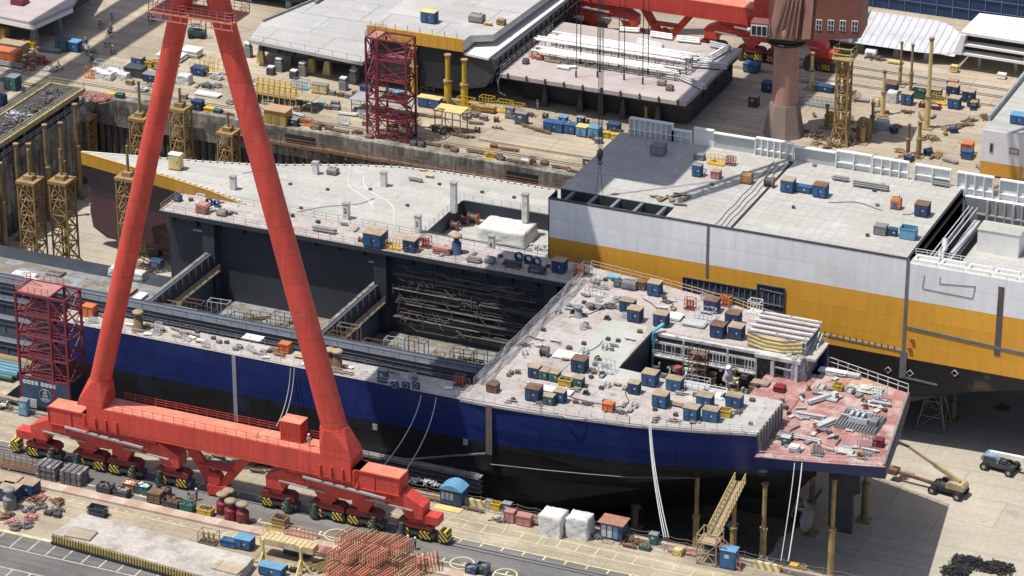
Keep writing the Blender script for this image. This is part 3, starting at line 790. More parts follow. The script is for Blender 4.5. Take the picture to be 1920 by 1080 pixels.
for yc, CC in ((-4.2, CX), (YF, CXF)):
    for s in (-1, 1): truck_row(yc, CC + s*17.6 + .2, s)
    for s in (-1, 1):
        e = CC + s*31.6
        P_('buffer', MB().box(e - .6, e + .6, yc - .7, yc + .7, .5, 1.9), hazard); P_('end_beam', MB().box(e - s*1.9 - 1.3, e - s*1.9 + 1.3, yc - .9, yc + .9, 2.75, 3.9), red)
    P_('sill_beam', MB().box(CC - 19.4, CC + 19.2, yc - 1.7, yc + 1.9, 7.0, 10.1), red)
    P_('sill_walkway', MB().box(CC - 19.3, CC + 19.1, yc - 1.6, yc + 1.85, 10.1, 10.15), red_top)
    for s in (-1, 1):
        for q_ in (-2.4, -.8, .8, 2.4): P_('gusset', MB().prism_y([(CC + s*17.3 + q_ - .1, 6.9), (CC + s*17.3 + q_ + .1, 6.9), (CC + s*17.3 + q_ + .1, 8.7), (CC + s*17.3 + q_ - .1, 8.7)], yc - 2.0, yc - 1.7), red)
        P_('sill_seat', MB().prism_y([(CC + s*17.3 - 3, 8.74), (CC + s*17.3 + 3, 8.74), (CC + s*17.3 + 2.3, 7.0), (CC + s*17.3 - 2.3, 7.0)], yc - 1.45, yc + 1.45), red_dk)
    P_('brace', MB().bar((CC - 5.4, yc, 7.2), (CC - 1.2, yc, .9), .55, 1.5), red_dk)
    P_('brace', MB().bar((CC + 5.6, yc, 9.2), (CC - .6, yc, 1.4), .9, 1.2), red)
    P_('brace_platform', MB().box(CC - 3.6, CC + 1.6, yc - .7, yc + 1.0, 4.1, 4.4), red_dk)
    P_('centre_truck', MB().box(CC - 2.3, CC + .6, yc - .8, yc + .7, .3, 1.7), red_dk)
    P_('cable_drum', MB().tube((CC - 1.3, yc - .7, 2.6), (CC - 1.3, yc + .5, 2.6), .95, n=14), red_dk)
def leg(xb, xt, yc, r0=1.72, r1=1.5, z1=74.0):
    n = 24; z0, zc = 10.1, 13.6; hw = r0 + .5
    ax = lambda z: xb + (xt - xb) * (z - z0) / (74.0 - z0)
    ring = lambda z, r: [(ax(z) + r*math.cos(2*math.pi*k/n), yc + r*math.sin(2*math.pi*k/n), z) for k in range(n)]
    def oct_(z, hx, hy, ch): return [(ax(z) + x, yc + y, z) for x, y in ((-hx + ch, -hy), (hx - ch, -hy), (hx, -hy + ch), (hx, hy - ch), (hx - ch, hy), (-hx + ch, hy), (-hx, hy - ch), (-hx, -hy + ch))]
    P_('leg_foot', MB().loft([oct_(z0, hw, 1.72, .08), oct_(z0 + .9, hw - .1, 1.7, .1), oct_(zc, r0*1.03, r0*1.03, r0*.6)]), red)
    P_('leg', MB().loft([ring(zc + (z1 - zc)*i/6, r0 + (r1 - r0)*i/6) for i in range(7)], True), red)
    P_('leg_band', MB().loft([ring(zc - .15, r0*1.06), ring(zc + .15, r0*1.06)], True), red)
leg(CX - 18.9, .0, -4.2, 1.45, 1.3); leg(CX + 17.1, 2.2, -4.2, 1.7, 1.45)
leg(CXF - 18, -4, YF); leg(CXF + 18, 2, YF)
# railings on the sill walkway
def railing(mb, p, q, step=1.6, h=1.1, w=.06, rails=(1.1, .75, .4)):
    p, q = Vector(p), Vector(q); n = max(1, int((q - p).length / step))
    for i in range(n + 1):
        c = p.lerp(q, i / n); mb.bar(c, c + Vector((0, 0, h)), w)
    for z in rails: mb.bar(p + Vector((0, 0, z*h/1.1)), q + Vector((0, 0, z*h/1.1)), w*.8)
    return mb
P_('railing', railing(MB(), (CX - 15.5, -2.35, 10.15), (CX + 15, -2.35, 10.15), 1.5), red_dk)
P_('railing', railing(MB(), (CX - 15.5, -5.85, 10.15), (CX + 15, -5.85, 10.15), 1.5, 1.0, .045, (1.0, .5)), red_dk)
P_('brace_railing', railing(MB(), (CX - .4, -4.95, 2.6), (CX + 5.6, -4.95, 10.0), 1.6, 1.0, .06), red_dk)
# platform ring near the apex, girders and trolley above the frame
pl = MB().box(-5.0, 6.6, -6.5, -2.0, 67.0, 67.2); P_('apex_platform', pl, red_top)
pr = MB(); cs = [(-5.0, -6.5), (6.6, -6.5), (6.6, -2.0), (-5.0, -2.0)]
for i in range(4): railing(pr, (*cs[i], 67.2), (*cs[(i+1) % 4], 67.2), 1.0, 1.3, .06, (1.1, .75, .4))
for k in range(9): pr.bar((-4.8 + k*1.4, -6.4, 66.2), (-4.8 + k*1.4, -6.4, 67.0), .1)
pr.bar((-5, -6.4, 66.2), (6.6, -6.4, 66.2), .1)
P_('apex_railing', pr, M('red_railing', (.50, .20, .19), .6, .1, 1, .1, 3))
for xa, xb in ((-8.2, -2.2), (-1.6, 3.9)): P_('girder', MB().box(xa, xb, -8, 184, 74, 80), red)
P_('trolley', MB().box(-7.5, 11.6, 66, 106, 80, 84), red)
# second gantry crane further along the quay (its girders shade the road at the far end)
c2 = thing('gantry_crane', 'second red gantry crane beyond the left edge, shading the far road in two bands', 'crane', (-121, 60, 0))
for xa, xb in ((-127.2, -123.2), (-119.5, -115.4)): MB().box(xa, xb, 60, 260, 74, 80).build('girder', red, c2, True)
for y in (62, 258):
    for s in (-1, 1): MB().tube((-121 + s*18, y, 0), (-121 + s*3, y, 74), 1.7, 1.5, 18).build('leg', red, c2, True)
# container on the sill
rc = thing('machine_container', 'small red ribbed container standing on the sill of the red crane', 'container', (11.6, -3.3, 10.2))
b = MB().box(-1.45, 1.45, -1.05, 1.05, .12, 2.7)
for i in range(12): b.box(-1.36 + i*.24, -1.25 + i*.24, -1.11, -1.0, .25, 2.55)
for i in range(7): b.box(1.4, 1.51, -.95 + i*.29, -.83 + i*.29, .25, 2.55)
b.build('body', red, rc); MB().box(-1.5, 1.5, -1.1, 1.1, 2.7, 2.77).build('roof', red_top, rc); MB().box(-1.5, 1.5, -1.1, 1.1, 0, .12).build('base_frame', red_dk, rc)
# ------------------------------------------------------------------ blue ship under construction
def interp(tab, x):
    if x <= tab[0][0]: return tab[0][1]
    for (a, b), (c, d) in zip(tab[:-1], tab[1:]):
        if x <= c: return b + (d - b) * (x - a) / (c - a)
    return tab[-1][1]
NE = [(-40, 20), (28, 20), (36, 20.5), (48, 22), (56, 23.8), (64.3, 26.2)]
FE = [(-43, 67), (26, 66.6), (36, 65), (48, 62.6), (56, 60), (64.3, 56)]
DZ = 7.6
bs = thing('cargo_ship', 'half built navy blue ship with an open hold and pink primed decks', 'ship', (10, 43, -12))
def B_(name, mb, mt, par=None): return mb.build(name, mt, par or bs, True)
# near wing (finished shell) and far wing, both hollow boxes of the hold
B_('near_shell', MB().box(-38, 24.5, 20, 24.6, -11.5, DZ), hull_blue)
B_('shell_end', MB().box(-38.4, -38.02, 19.6, 23.0, -10, DZ + 1.2), M('shell_edge_blue', (.03, .06, .15), .5, .1, .3, .1, 3))
B_('side_deck', MB().box(-38, 24.6, 19.95, 24.5, DZ, DZ + .05), deck_pink)
B_('far_wing', MB().box(-43, 24.5, 62, 67, -11.5, DZ - .05), M('slate_wall', (.036, .044, .057), .6, .16, .2, .12, 2, seam=(4, 2.2, .04), seam_axes='xz', seam_dark=.75, dirt=[((.10, .10, .10), .4, .62, .74, .5)]))
B_('side_deck', MB().box(-43.4, 24.6, 60, 67.05, DZ - .05, DZ + .05), deck_pink)
B_('deck_edge_beam', MB().box(-43.4, 24.6, 60.0, 60.25, DZ - .75, DZ - .05), slate_d)
for i in range(17):
    x = -42 + i*4.0
    B_('deck_bracket', MB().prism_x([(60.25, DZ - .05), (62, DZ - .05), (62, DZ - 2.6)], x - .09, x + .09), slate_d)
for x in (-35.5, -6.8, 20.6): B_('wall_pillar', MB().box(x - 1.0, x + 1.0, 60.6, 62, -6, DZ - .05), slate_d)
B_('double_bottom', MB().box(-90, 24.5, 22, 66, -11.8, -6.4), slate_d)
B_('tank_top', MB().box(-90, 24.5, 36, 62, -6.4, -6.36), tanktop)
# stepped longitudinal girders on the near side of the hold
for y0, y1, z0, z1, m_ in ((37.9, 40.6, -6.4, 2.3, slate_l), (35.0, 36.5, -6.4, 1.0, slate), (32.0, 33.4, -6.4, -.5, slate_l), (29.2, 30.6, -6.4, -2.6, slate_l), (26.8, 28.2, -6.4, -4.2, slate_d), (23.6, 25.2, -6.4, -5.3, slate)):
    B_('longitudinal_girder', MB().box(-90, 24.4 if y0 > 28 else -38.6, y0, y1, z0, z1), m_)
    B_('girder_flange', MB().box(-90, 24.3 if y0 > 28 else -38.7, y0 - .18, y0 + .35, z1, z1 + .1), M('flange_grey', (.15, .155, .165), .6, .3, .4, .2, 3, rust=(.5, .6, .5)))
sf = MB()
for y in (37.95, 35.05): railing(sf, (-90, y, 2.3 if y > 37 else 1.0), (24, y, 2.3 if y > 37 else 1.0), 2.4, .9, .06, (.9, .5))
for y, z in ((37.8, 1.7), (37.8, .9), (34.9, .4), (31.9, -1.2), (29.1, -3.3), (40.3, 2.45), (39.2, 2.45)):
    for i in range(57): sf.bar((-90 + i*2, y, z - .9), (-90 + i*2, y, z), .09)
    sf.bar((-90, y, z), (24, y, z), .1)
B_('stiffeners', sf, M('stiffener_grey', (.10, .105, .115), .6, .3, .4, .2, 3))
for x0, z1, ye in ((-35.5, 1.5, 62), (-7.6, 1.5, 62), (20.6, 2.2, 62)):
    B_('transverse_girder', MB().box(x0 - .45, x0 + .45, 40.6, ye, -6.4, z1), slate)
    t_ = MB().box(x0 - .65, x0 - .1, 40.6, ye, z1, z1 + .12); B_('girder_flange', t_, M('flange_dusty', (.24, .22, .185), .8, .25, .8, .25, 3, dirt=[((.07, .07, .07), 1.0, .5, .6, .8)]) if x0 < 15 else slate_d)
    h_ = MB()
    for i in range(11): h_.bar((x0 + .72, 41 + i*2, z1 - 1.8), (x0 + .72, 41 + i*2, z1), .14)
    railing(h_, (x0 + 1.6, 41, z1 - 2.6), (x0 + 1.6, 61, z1 - 2.6), 2, 1.0, .07); h_.box(x0 + .7, x0 + 1.7, 41, 61, z1 - 2.75, z1 - 2.65)
    B_('staging', h_, M('staging_brown', (.13, .105, .085), .8, .3, .8, .3, 4) if x0 < 15 else dark)
# extra dark walkways at the aft end of the hold
wk = MB()
for x, z in ((22.6, 4.4), (23.6, 6.1), (21.8, 3.0)):
    wk.box(x - .5, x + .4, 26, 61, z - .15, z); railing(wk, (x - .5, 26, z), (x - .5, 61, z), 2.2, 1.0, .07); wk.box(x + .2, x + .35, 26, 61, z - .8, z)
B_('hold_walkway', wk, dark)
# staging lines on the far hold wall
q = random.Random(3); st = MB()
for k in range(120):
    x = q.uniform(-5, 16); z = q.uniform(-5.4, 5.0); l = q.uniform(2, 8); st.bar((x, 61.3, z), (min(20, x + l), 61.3, z), q.choice((.07, .1, .14)))
for k in range(26): x = -5 + k*.98; z = q.uniform(-5.5, 2); st.bar((x, 61.2, z), (x, 61.2, z + q.uniform(1, 3)), .07)
for z, xa, xb in ((3.6, -5, 11), (3.0, 2, 18), (1.2, -5, 6), (1.0, 9, 20), (-1.0, -3, 15), (-2.2, 4, 20), (-3.4, -5, 9), (-4.4, 6, 19)): st.box(xa, xb, 61.0, 61.8, z - .05, z + .02)
for k in range(60): x = q.uniform(-5, 19); z = q.uniform(-5.5, 4.5); st.bar((x, 61.0, z), (x + q.uniform(-1.5, 1.5), 61.0, z + q.uniform(.6, 1.6)), .08)
B_('wall_staging', st, M('staging_dull', (.135, .125, .12), .8, .35, .5, .3, 3, rust=(.6, .55, .6)))
lad = MB()
for dx in (-.35, .35): lad.bar((-36.8 + dx, 61.4, -5), (-36.0 + dx, 61.6, 3.2), .1)
for i in range(14): lad.bar((-37.15 + i*.06, 61.42, -4.7 + i*.58), (-36.45 + i*.06, 61.42, -4.7 + i*.58), .07)
B_('ladder', lad, brick)
lamp = MB()
for x in (-38.5, -9): lamp.box(x, x + 2.4, 61.3, 61.9, 4.6, 4.75)
B_('staging_lamp_tray', lamp, galv)
# aft body: tray shaped shell
AST = [(24.5, [(20, 7.6), (20, 4), (20, 1), (20, -3), (20.3, -7), (21.5, -10.3), (26, -12)]),
       (36, [(20.5, 7.6), (20.7, 4), (21, 1), (21.5, -3), (23, -7), (26, -10), (30, -11.8)]),
       (48, [(22, 7.6), (22.3, 4), (22.7, 1), (24.0, -2), (27, -4.4), (32, -7.4), (36, -11.4)]),
       (56, [(23.8, 7.6), (24.2, 4), (24.7, 1), (26.6, -.8), (30.5, -2.6), (35, -4.8), (39, -9.5)]),
       (64.3, [(26.2, 7.6), (26.5, 4.4), (27.0, 1.2), (29.6, -.4), (34, -1.8), (38.5, -4), (40.4, -9.5)])]
def tray(ring, yf, zfl):
    yn = ring[0][0]; yc = (yn + yf) / 2; far = [(2*yc - y, z) for y, z in ring][::-1]; zt = ring[0][1]
    return ring + far + [(yf - .5, zt), (yf - .5 - max(0, 3 - yc*0), zfl), (yn + 3.5, zfl), (yn + .5, zt)]
def xr(x, ring): return [(x, y, z) for y, z in ring]
sh = MB(); sh.loft([xr(x, tray(r, interp(FE, x), 1.3)) for x, r in AST])
B_('aft_shell', sh, hull_blue)
LST = [(64.3, [(25.6, 4.5), (26.0, 2.9), (27.6, 1.6), (30, .4), (34, -1.4), (38.5, -3.8), (40.5, -9.5)]),
       (70, [(26.8, 4.5), (27.2, 3.0), (28.5, 2.3), (31, 1.5), (34, .2), (38, -2), (40.5, -2.8)]),
       (76, [(28.3, 4.5), (28.7, 2.9), (30, 2.3), (33, 1.8), (36, 1.3), (39, .9), (40.5, .8)]),
       (81.0, [(29.6, 4.5), (30.0, 2.6), (31.2, 2.3), (33, 2.2), (36, 2.1), (39, 2.0), (40.5, 2.0)])]
def shear(x, y): return x - max(0, (y - 29.0)) * .155 * max(0, min(1, (x - 64.3) / 16))
sh = MB(); rs = []
for x, r in LST:
    full = r + [(81 - y if False else 2*40.5 - y, z) for y, z in r][::-1]
    rs.append([(shear(x, y), y, z) for y, z in full])
sh.loft(rs); B_('stern_shell', sh, hull_blue)
poly = [(shear(x, r[0][0]), r[0][0]) for x, r in LST] + [(shear(x, 81 - r[0][0]), 81 - r[0][0]) for x, r in LST[::-1]]
B_('mooring_deck', MB().prism(poly, 4.5, 4.56), deck_red)
B_('transom_plate', MB().loft([[(shear(81, 29.8) + .06, 29.8, 4.4), (shear(81, 29.8) - .1, 29.8, 4.4), (shear(81, 29.8) - .1, 29.9, 2.65), (shear(81, 29.8) + .06, 29.9, 2.65)], [(shear(81, 51.2) + .06, 51.2, 4.4), (shear(81, 51.2) - .1, 51.2, 4.4), (shear(81, 51.2) - .1, 51.1, 2.65), (shear(81, 51.2) + .06, 51.1, 2.65)]]), M('transom_dusty', (.115, .085, .09), .7, .3, .5, .25, 3, rust=(.6, .56, .6)))
B_('transom_rim', MB().path([(shear(81, 29.8) - .2, 29.8, 4.75), (shear(81, 51.3) - .2, 51.3, 4.75)], .18, 6), grey_mid)
# main deck plates round the casing well
xs = [24.5, 28, 36, 40, 48, 56, 64.3]
def deckpoly(x0, x1, ya, yb):
    pts = [x for x in xs if x0 < x < x1]; pts = [x0] + pts + [x1]
    A = [(x, (interp(NE, x) - .05) if ya is None else ya) for x in pts]; Bq = [(x, (interp(FE, x) + .05) if yb is None else yb) for x in pts[::-1]]
    return A + Bq
PY0, PY1, PX0 = 36.6, 50.2, 40.4
dk = MB().prism(deckpoly(24.5, PX0, None, None), DZ - .3, DZ + .05)
B_('main_deck', dk, deck_pink)
B_('main_deck', MB().prism(deckpoly(PX0, 64.3, None, PY0), DZ - .3, DZ + .05), deck_pink)
B_('main_deck', MB().prism(deckpoly(PX0, 64.3, PY1, None), DZ - .3, DZ + .05), deck_pink)
def patch(name, pts, z, mt, th=.05):
    B_(name, MB().prism([(p.x, p.y) for p in (U(a, b, z) for a, b in pts)], z, z + th), mt)
patch('deck_coating', [(1135, 597), (1215, 612), (1207, 628), (1160, 690), (1230, 706), (1212, 735), (1085, 706), (1100, 672), (1075, 655)], DZ + .05, M('pale_green_grey_deck', (.43, .44, .40), .7, .1, .2, .1, 2.5, dirt=[((.36, .27, .23), .3, .56, .7, .6), ((.2, .19, .17), .8, .66, .75, .5)]), .02)
patch('deck_coating', [(1345, 738), (1440, 745), (1412, 806), (1340, 803), (1280, 795), (1300, 745)], DZ + .05, deck_grey, .02)
# well: walls, floor
B_('well_floor', MB().box(PX0 - 2, 58, PY0 - 2, PY1 + 2, 1.3, 1.6), dark); B_('well_floor', MB().box(57.5, 64.2, 30, 52, 1.6, 4.54), deck_red)
B_('well_wall', MB().box(PX0 - .3, PX0, PY0, PY1, 1.6, DZ - .3), slate_d); B_('well_wall', MB().box(PX0, 64, PY0 - .3, PY0, 1.6, DZ - .3), slate_d)
B_('well_wall', MB().box(PX0, 62.5, PY1, PY1 + .3, 1.6, DZ - .3), grey_mid)
B_('end_wall', MB().box(63.6, 64.2, 26.6, PY0, 4.56, DZ - .3), dark); B_('end_wall', MB().box(62.6, 63.2, PY1, 55.6, 4.56, DZ - .3), grey_mid)
ec = MB()
for i in range(9): ec.bar((64.35, 27.0 + i*1.15, 4.56), (64.35, 27.0 + i*1.15, DZ), .28)
B_('end_columns', ec, grey)
B_('hold_end_wall', MB().box(24.2, 24.5, 24.6, 62, -6, DZ - .05), slate_d)
# white framed engine casing along the far side of the well
cw = MB(); cw.box(PX0 + .6, 56, 49.3, 49.9, 6.2, 6.5); cw.box(PX0 + .6, 56, 48.6, 49.9, 4.4, 4.55); cw.box(PX0 + .6, 56, 49.3, 50.0, DZ - .3, DZ + .1)
q = random.Random(6)
for i in range(32):
    if q.random() < .78: cw.bar((PX0 + .9 + i*.47, 49.25, 4.5 + q.choice((0, 0, .5))), (PX0 + .9 + i*.47, 49.25, 6.3), q.choice((.09, .13)))
for x in (45.5, 52, 56.2, 58.6, 62.0): cw.bar((x, 48.9, 1.6 if x < 57 else 4.5), (x, 48.9, DZ + (.2 if x > 56 else 0)), .22 if x < 57 else .5)
cw.box(56, 62.6, 48.6, 50.1, DZ - .35, DZ + .15); cw.bar((58.6, 48.9, 6.2), (62, 48.9, 6.0), .2)
railing(cw, (PX0 + .7, 48.5, 4.55), (56, 48.5, 4.55), 1.3, 1.0, .07)
B_('casing_frame', cw, M('dusty_white', (.52, .52, .51), .6, .2, .6, .25, 4, dirt=[((.16, .15, .14), .9, .54, .66, .7)]))
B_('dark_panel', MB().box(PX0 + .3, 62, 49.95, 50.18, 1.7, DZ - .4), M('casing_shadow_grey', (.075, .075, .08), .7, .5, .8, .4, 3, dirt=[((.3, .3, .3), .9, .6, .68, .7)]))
bs_ = MB()
for x in (47.2, 48.4, 49.6):
    for y in (46.6, 47.8): bs_.bar((x, y, 1.6), (x, y, DZ + .6), .1)
for z in (2.6, 3.7, 4.8, 5.9, 7.0):
    for y in (46.6, 47.8): bs_.bar((47.0, y, z), (49.8, y, z), .09)
    bs_.box(47.2, 49.6, 46.7, 47.7, z - .05, z)
B_('brown_scaffold', bs_, rust_brown)
q = random.Random(9); cgm = M('casing_grey', (.27, .27, .27), .6, .4, .8, .3, 4, dirt=[((.07, .06, .06), .9, .5, .6, .8)])
for k in range(60):
    x = q.uniform(41, 56); z = q.uniform(1.7, 4.3); B_('casing_machine', MB().cbox(x, q.uniform(46.0, 49.7), z if k % 3 else 1.6, q.uniform(.2, 1.2), q.uniform(.2, .8), q.uniform(.15, .9), q.uniform(-.2, .2)), (cgm, cgm, dark, grey, rust_brown, white)[k % 6])
for k, (x, c_) in enumerate(((45, brick), (50.2, rust_brown), (53.5, yellow_pale), (47.6, grey))): B_('casing_tank', MB().tube((x, 48.2, 1.6), (x, 48.2, 3.8), .55, n=10), c_)
# raised block with cream cloth and white beams at the aft end of the casing
B_('raised_block', MB().box(54.2, 62.6, 50.6, 57.2, DZ + .05, 8.7), grey)
wb = MB()
for y in (51.0, 52.6, 54.2, 55.8, 57.0): wb.box(54.0, 62.8, y - .2, y + .2, 9.95, 10.2)
for x in (54.3, 58.4, 62.5):
    for y in (51.0, 57.0): wb.bar((x, y, 8.7), (x, y, 10.2), .25)
B_('beam_platform', MB().box(54.1, 62.7, 50.7, 57.2, 9.55, 9.7), MATS['dusty_white']); B_('white_beams', wb, M('beam_white', (.6, .59, .56), .6, .15, .6, .15, 3))
for y in (51.5, 53.1, 54.7, 56.2):
    hk = MB(); [hk.cbox(54.9 + i*.38, y, 9.7, .18, .25, .42) for i in range(20)]; B_('red_fittings', hk, brick)
rngs = []
for i in range(0):
    u_ = i / 14; sag = .75 * math.sin(math.pi * u_); x = 54.3 + 8.0 * u_
    rngs.append([(x, 50.45 + .12*math.sin(i*2.1), 10.1 - sag*.35), (x, 50.35 + .2*math.sin(i*1.7), 9.2 - sag*.3), (x, 50.4 + .15*math.sin(i*2.9), 8.0 + .1*math.sin(i)), (x, 50.52, 8.0), (x, 50.55, 9.2 - sag*.3), (x, 50.57, 10.1 - sag*.35)])
cv, cf = [], []
for i in range(41):
    u_ = i/40; sag = math.sin(math.pi*u_)
    for j in range(13):
        v_ = j/12; cv.append((54.3 + 8.0*u_, 50.42 + .1*math.sin(22*v_ - 5*sag + 1.5*u_) + .05*math.sin(17*u_) - .12*sag*v_, 9.95 - .28*sag*(1 - v_) - 2.15*v_))
for i in range(40):
    for j in range(12): cf.append((i*13 + j, i*13 + j + 1, i*13 + j + 14, i*13 + j + 13))
nv_ = len(cv); cv2 = [(x, y + .05, z) for x, y, z in cv]; edge = [i*13 for i in range(41)]
B_('cream_cloth', MB().add(cv, cf, True).add(cv2, cf, True), yl_tarp)
# grey wrapped pipes hanging behind
for i, (px, py) in enumerate(((1478, 700), (1490, 706), (1502, 705), (1512, 692), (1365, 708))):
    p = U(px, py, 5.0); q = random.Random(i); rr = []
    for k in range(8): rr.append([(p.x + (.75 - .05*k + q.uniform(-.15, .15))*math.cos(a), p.y + (.75 + q.uniform(-.15, .15))*math.sin(a), 4.56 + k*.48 if i < 4 else 4.56 + k*.3) for a in [j*.785 for j in range(8)]])
    B_('wrapped_pipe', MB().loft(rr, True), M('grey_plastic_wrap', (.30, .315, .35), .35, .35, 1.2, .3, 4) if i < 4 else white_tarp)
dg_ = MB(); dg_.bar((62.8, 50.4, 6.6), (62.9, 56.0, 9.2), .3); dg_.bar((63.2, 50.0, 5.8), (63.3, 56.0, 8.8), .2)
B_('raking_beam', dg_, grey)
B_('blue_duct', MB().path([(40.9, 49.2, 1.6), (40.9, 49.2, 7.2), (41.0, 49.0, 8.2), (41.9, 50.4, 8.8)], .26, 8), cyan)
# railings, hoses on the coaming, welds
rm = M('white_rail_paint', (.62, .60, .57), .6, .15, .8, .15, 3)
B_('railing', railing(MB(), (-37, 20.1, DZ + .05), (24, 20.1, DZ + .05), 2.0, 1.05, .05, (1.05, .55)), rm)
for a, b in zip((24.5, 36, 48, 56), (36, 48, 56, 64)):
    B_('railing', railing(MB(), (a, interp(NE, a) + .15, DZ + .05), (b, interp(NE, b) + .15, DZ + .05), 1.6, 1.1, .07, (1.1, .75, .4)), rm)
    B_('railing', railing(MB(), (a, interp(FE, a) - .15, DZ + .05), (b, interp(FE, b) - .15, DZ + .05), 1.6, 1.1, .07, (1.1, .6)), M('rail_orange_white', (.62, .45, .33), .6, .15, .8, .15, 3))
B_('railing', railing(MB(), (-43, 66.8, DZ + .05), (24, 66.8, DZ + .05), 2.0, 1.05, .05, (1.05, .55)), post_m)
B_('railing', railing(MB(), (-43, 60.15, DZ + .05), (24, 60.15, DZ + .05), 2.0, 1.05, .045, (1.05, .55)), post_m)
B_('railing', railing(MB(), (-43.2, 60.1, DZ + .05), (-43.2, 66.8, DZ + .05), 1.5, 1.05, .07, (1.05, .55)), pinkish)
B_('railing', railing(MB(), (-38, 24.3, DZ + .05), (24, 24.3, DZ + .05), 2.2, 1.0, .05, (1.0, .5)), grey_mid)
B_('railing', railing(MB(), (64.5, 55.4, 4.56), (77.2, 51.6, 4.56), 1.5, 1.2, .09, (1.2, .6)), rm)
B_('railing', railing(MB(), (65, 25.7, 4.56), (79.8, 29.7, 4.56), 1.6, 1.0, .06, (1.0, .5)), rm)
hs = MB()
for k in range(7):
    x = 24.3 + k*.28; hs.path([(x + .15*math.sin(i*1.7 + k), 25 + i*1.95, DZ + (.9 if k < 4 else .25) + .12*math.sin(i*2.3 + k)) for i in range(20)], .055, 4)
railing(hs, (24.4, 24.8, DZ + .05), (24.4, 61.5, DZ + .05), 1.9, 1.0, .06)
B_('hose_bank', hs, M('hose_grey', (.30, .30, .31), .6, .3, .8, .2, 3))
sm_ = MB(); sm_.box(-9.9, -9.3, 19.93, 19.99, -2.6, DZ - .05); sm_.box(-9.75, -9.7, 19.85, 19.9, -6, -1.5)
B_('weld_strip', sm_, grey); B_('weld_strip', MB().box(28.3, 29.2, 19.9, 20.02, .2, DZ - .05), M('brown_strip', (.16, .125, .11), .7, .2, .5, .2, 3))
B_('weld_strip', MB().loft([[(63.2, 26.0, 7.5), (64.5, 26.3, 7.5), (64.5, 26.6, 7.5)], [(63.4, 27.2, 3.5), (64.9, 27.4, 3.5), (64.9, 27.7, 3.5)], [(63.6, 27.2, 1.4), (65.3, 27.6, 1.4), (65.3, 28.2, 1.4)]]), grey_mid)
B_('block_edge', MB().path([(29, 19.9, -1.2), (36, 20.8, -1.0), (42, 21.9, -.9), (48, 23.2, -.8), (56, 25.9, -.5)], .07, 5), grey_mid)
for px, py in ((703, 801), (873, 829)):
    p = UY(px, py, 19.93); B_('draught_mark', MB().box(p.x - .35, p.x + .35, 19.9, 19.985, p.z - .45, p.z + .45), grey)
for i, px in enumerate((741, 761, 780)):
    p = UY(px, 723, 19.6); o = B_('round_emblem_plate', MB().box(p.x - .55, p.x + .55, 19.5, 19.7, p.z - .5, p.z + .55), navy)
    B_('emblem_ring', MB().ring((p.x, 19.48, p.z + .03), .34, .07, 'y', 14, 5), sky_blue)
# staging against the near shell
sg = MB()
for k in range(4): sg.box(8 + k*2, 28, 18.2 + .2*k, 19.7, -3.0 - k*.8, -2.92 - k*.8); railing(sg, (8 + k*2, 18.2 + .2*k, -2.9 - k*.8), (28, 18.2 + .2*k, -2.9 - k*.8), 1.8, .9, .07)
sg.bar((7, 19, -5.4), (28.3, 19.7, .4), .2)
B_('shell_staging', sg, M('staging_grey', (.22, .215, .21), .7, .35, .6, .25, 3))
# propeller and rudder below the stern
pr_ = MB()
for k in range(5):
    a = 2*math.pi*k/5 + 1.35; d = Vector((0, math.cos(a), math.sin(a))); n_ = Vector((0, -math.sin(a), math.cos(a))); c0 = Vector((67.6, 40.5, -9.3)); rr = []
    for r_, w_ in ((.5, .55), (1.6, 1.0), (2.9, 1.15), (3.7, .7), (4.0, .15)):
        c_ = c0 + d*r_; tw = 1.0 - r_*.15; e = n_*w_*math.cos(tw) + Vector((1, 0, 0))*w_*math.sin(tw); th = Vector((.09, 0, 0)); rr.append([c_ - e, c_ - th, c_ + e, c_ + th])
    pr_.loft(rr)
B_('propeller', pr_, M('wrapped_bronze', (.33, .31, .28), .5, .3, .8, .3, 3)); B_('propeller_hub', MB().tube((65.5, 40.5, -9.3), (68.4, 40.5, -9.3), .75, .5, 12), grey_mid)
B_('rudder', MB().prism_y([(70, -.5), (74.2, -.5), (74.6, -6), (73.6, -6.4), (73.6, -12.4), (70.3, -12.4)], 40.1, 40.9), dark)
B_('skeg', MB().prism_y([(52, -9), (52, -12), (64.5, -12), (65.5, -8.4), (65.5, -4)], 39.8, 41.2), black)

# ------------------------------------------------------------------ orange and white ship
os_ = thing('vehicle_ship', 'tall orange and white ship with a low grey bow deck, behind the blue ship', 'ship', (20, 87, -12))
def O_(name, mb, mt, par=None): return mb.build(name, mt, par or os_, True)
YC = 87.0
HB = [(-73, .25), (-70, .9), (-65, 1.9), (-60, 2.9), (-53, 4.4), (-46, 6.2), (-40, 8.4), (-35, 10.6), (-29, 13.0), (-23, 14.8), (-16, 15.7), (-8, 16.0), (9.5, 16.15), (16, 16.15)]
def hbz(x, h, z):
    f = {2: 1, 0: .97, -4: .86, -8: .78, -10.8: .68, -12.4: .45}[z]; u_ = max(0, min(1, (x + 25) / 30)); f = f + (1 - f) * u_ * (1 if z > -12 else .6)
    if z in (-8, -10.8) and x < -50: return max(h*f, min(2.6, .3 + (x + 73)*.22))
    return h*f
rings = []
for x, h in HB:
    r_ = []
    for z in (2, 0, -4, -8, -10.8, -12.4):
        xx = x + (0 if x > -60 else {2: 0, 0: .4, -4: 1.6, -8: 1.2, -10.8: 1.6, -12.4: 4}[z]); r_.append((xx, YC - hbz(x, h, z), z))
    f_ = [(a, 2*YC - b, c) for a, b, c in r_][::-1]; ins = min(.5, h*.4)
    rings.append(r_ + f_ + [(x, YC + h - ins, 2), (x, YC + h - ins, -.9), (x, YC - h + ins, -.9), (x, YC - h + ins, 2)])
O_('bow_shell', MB().loft(rings, False), hull_bow)
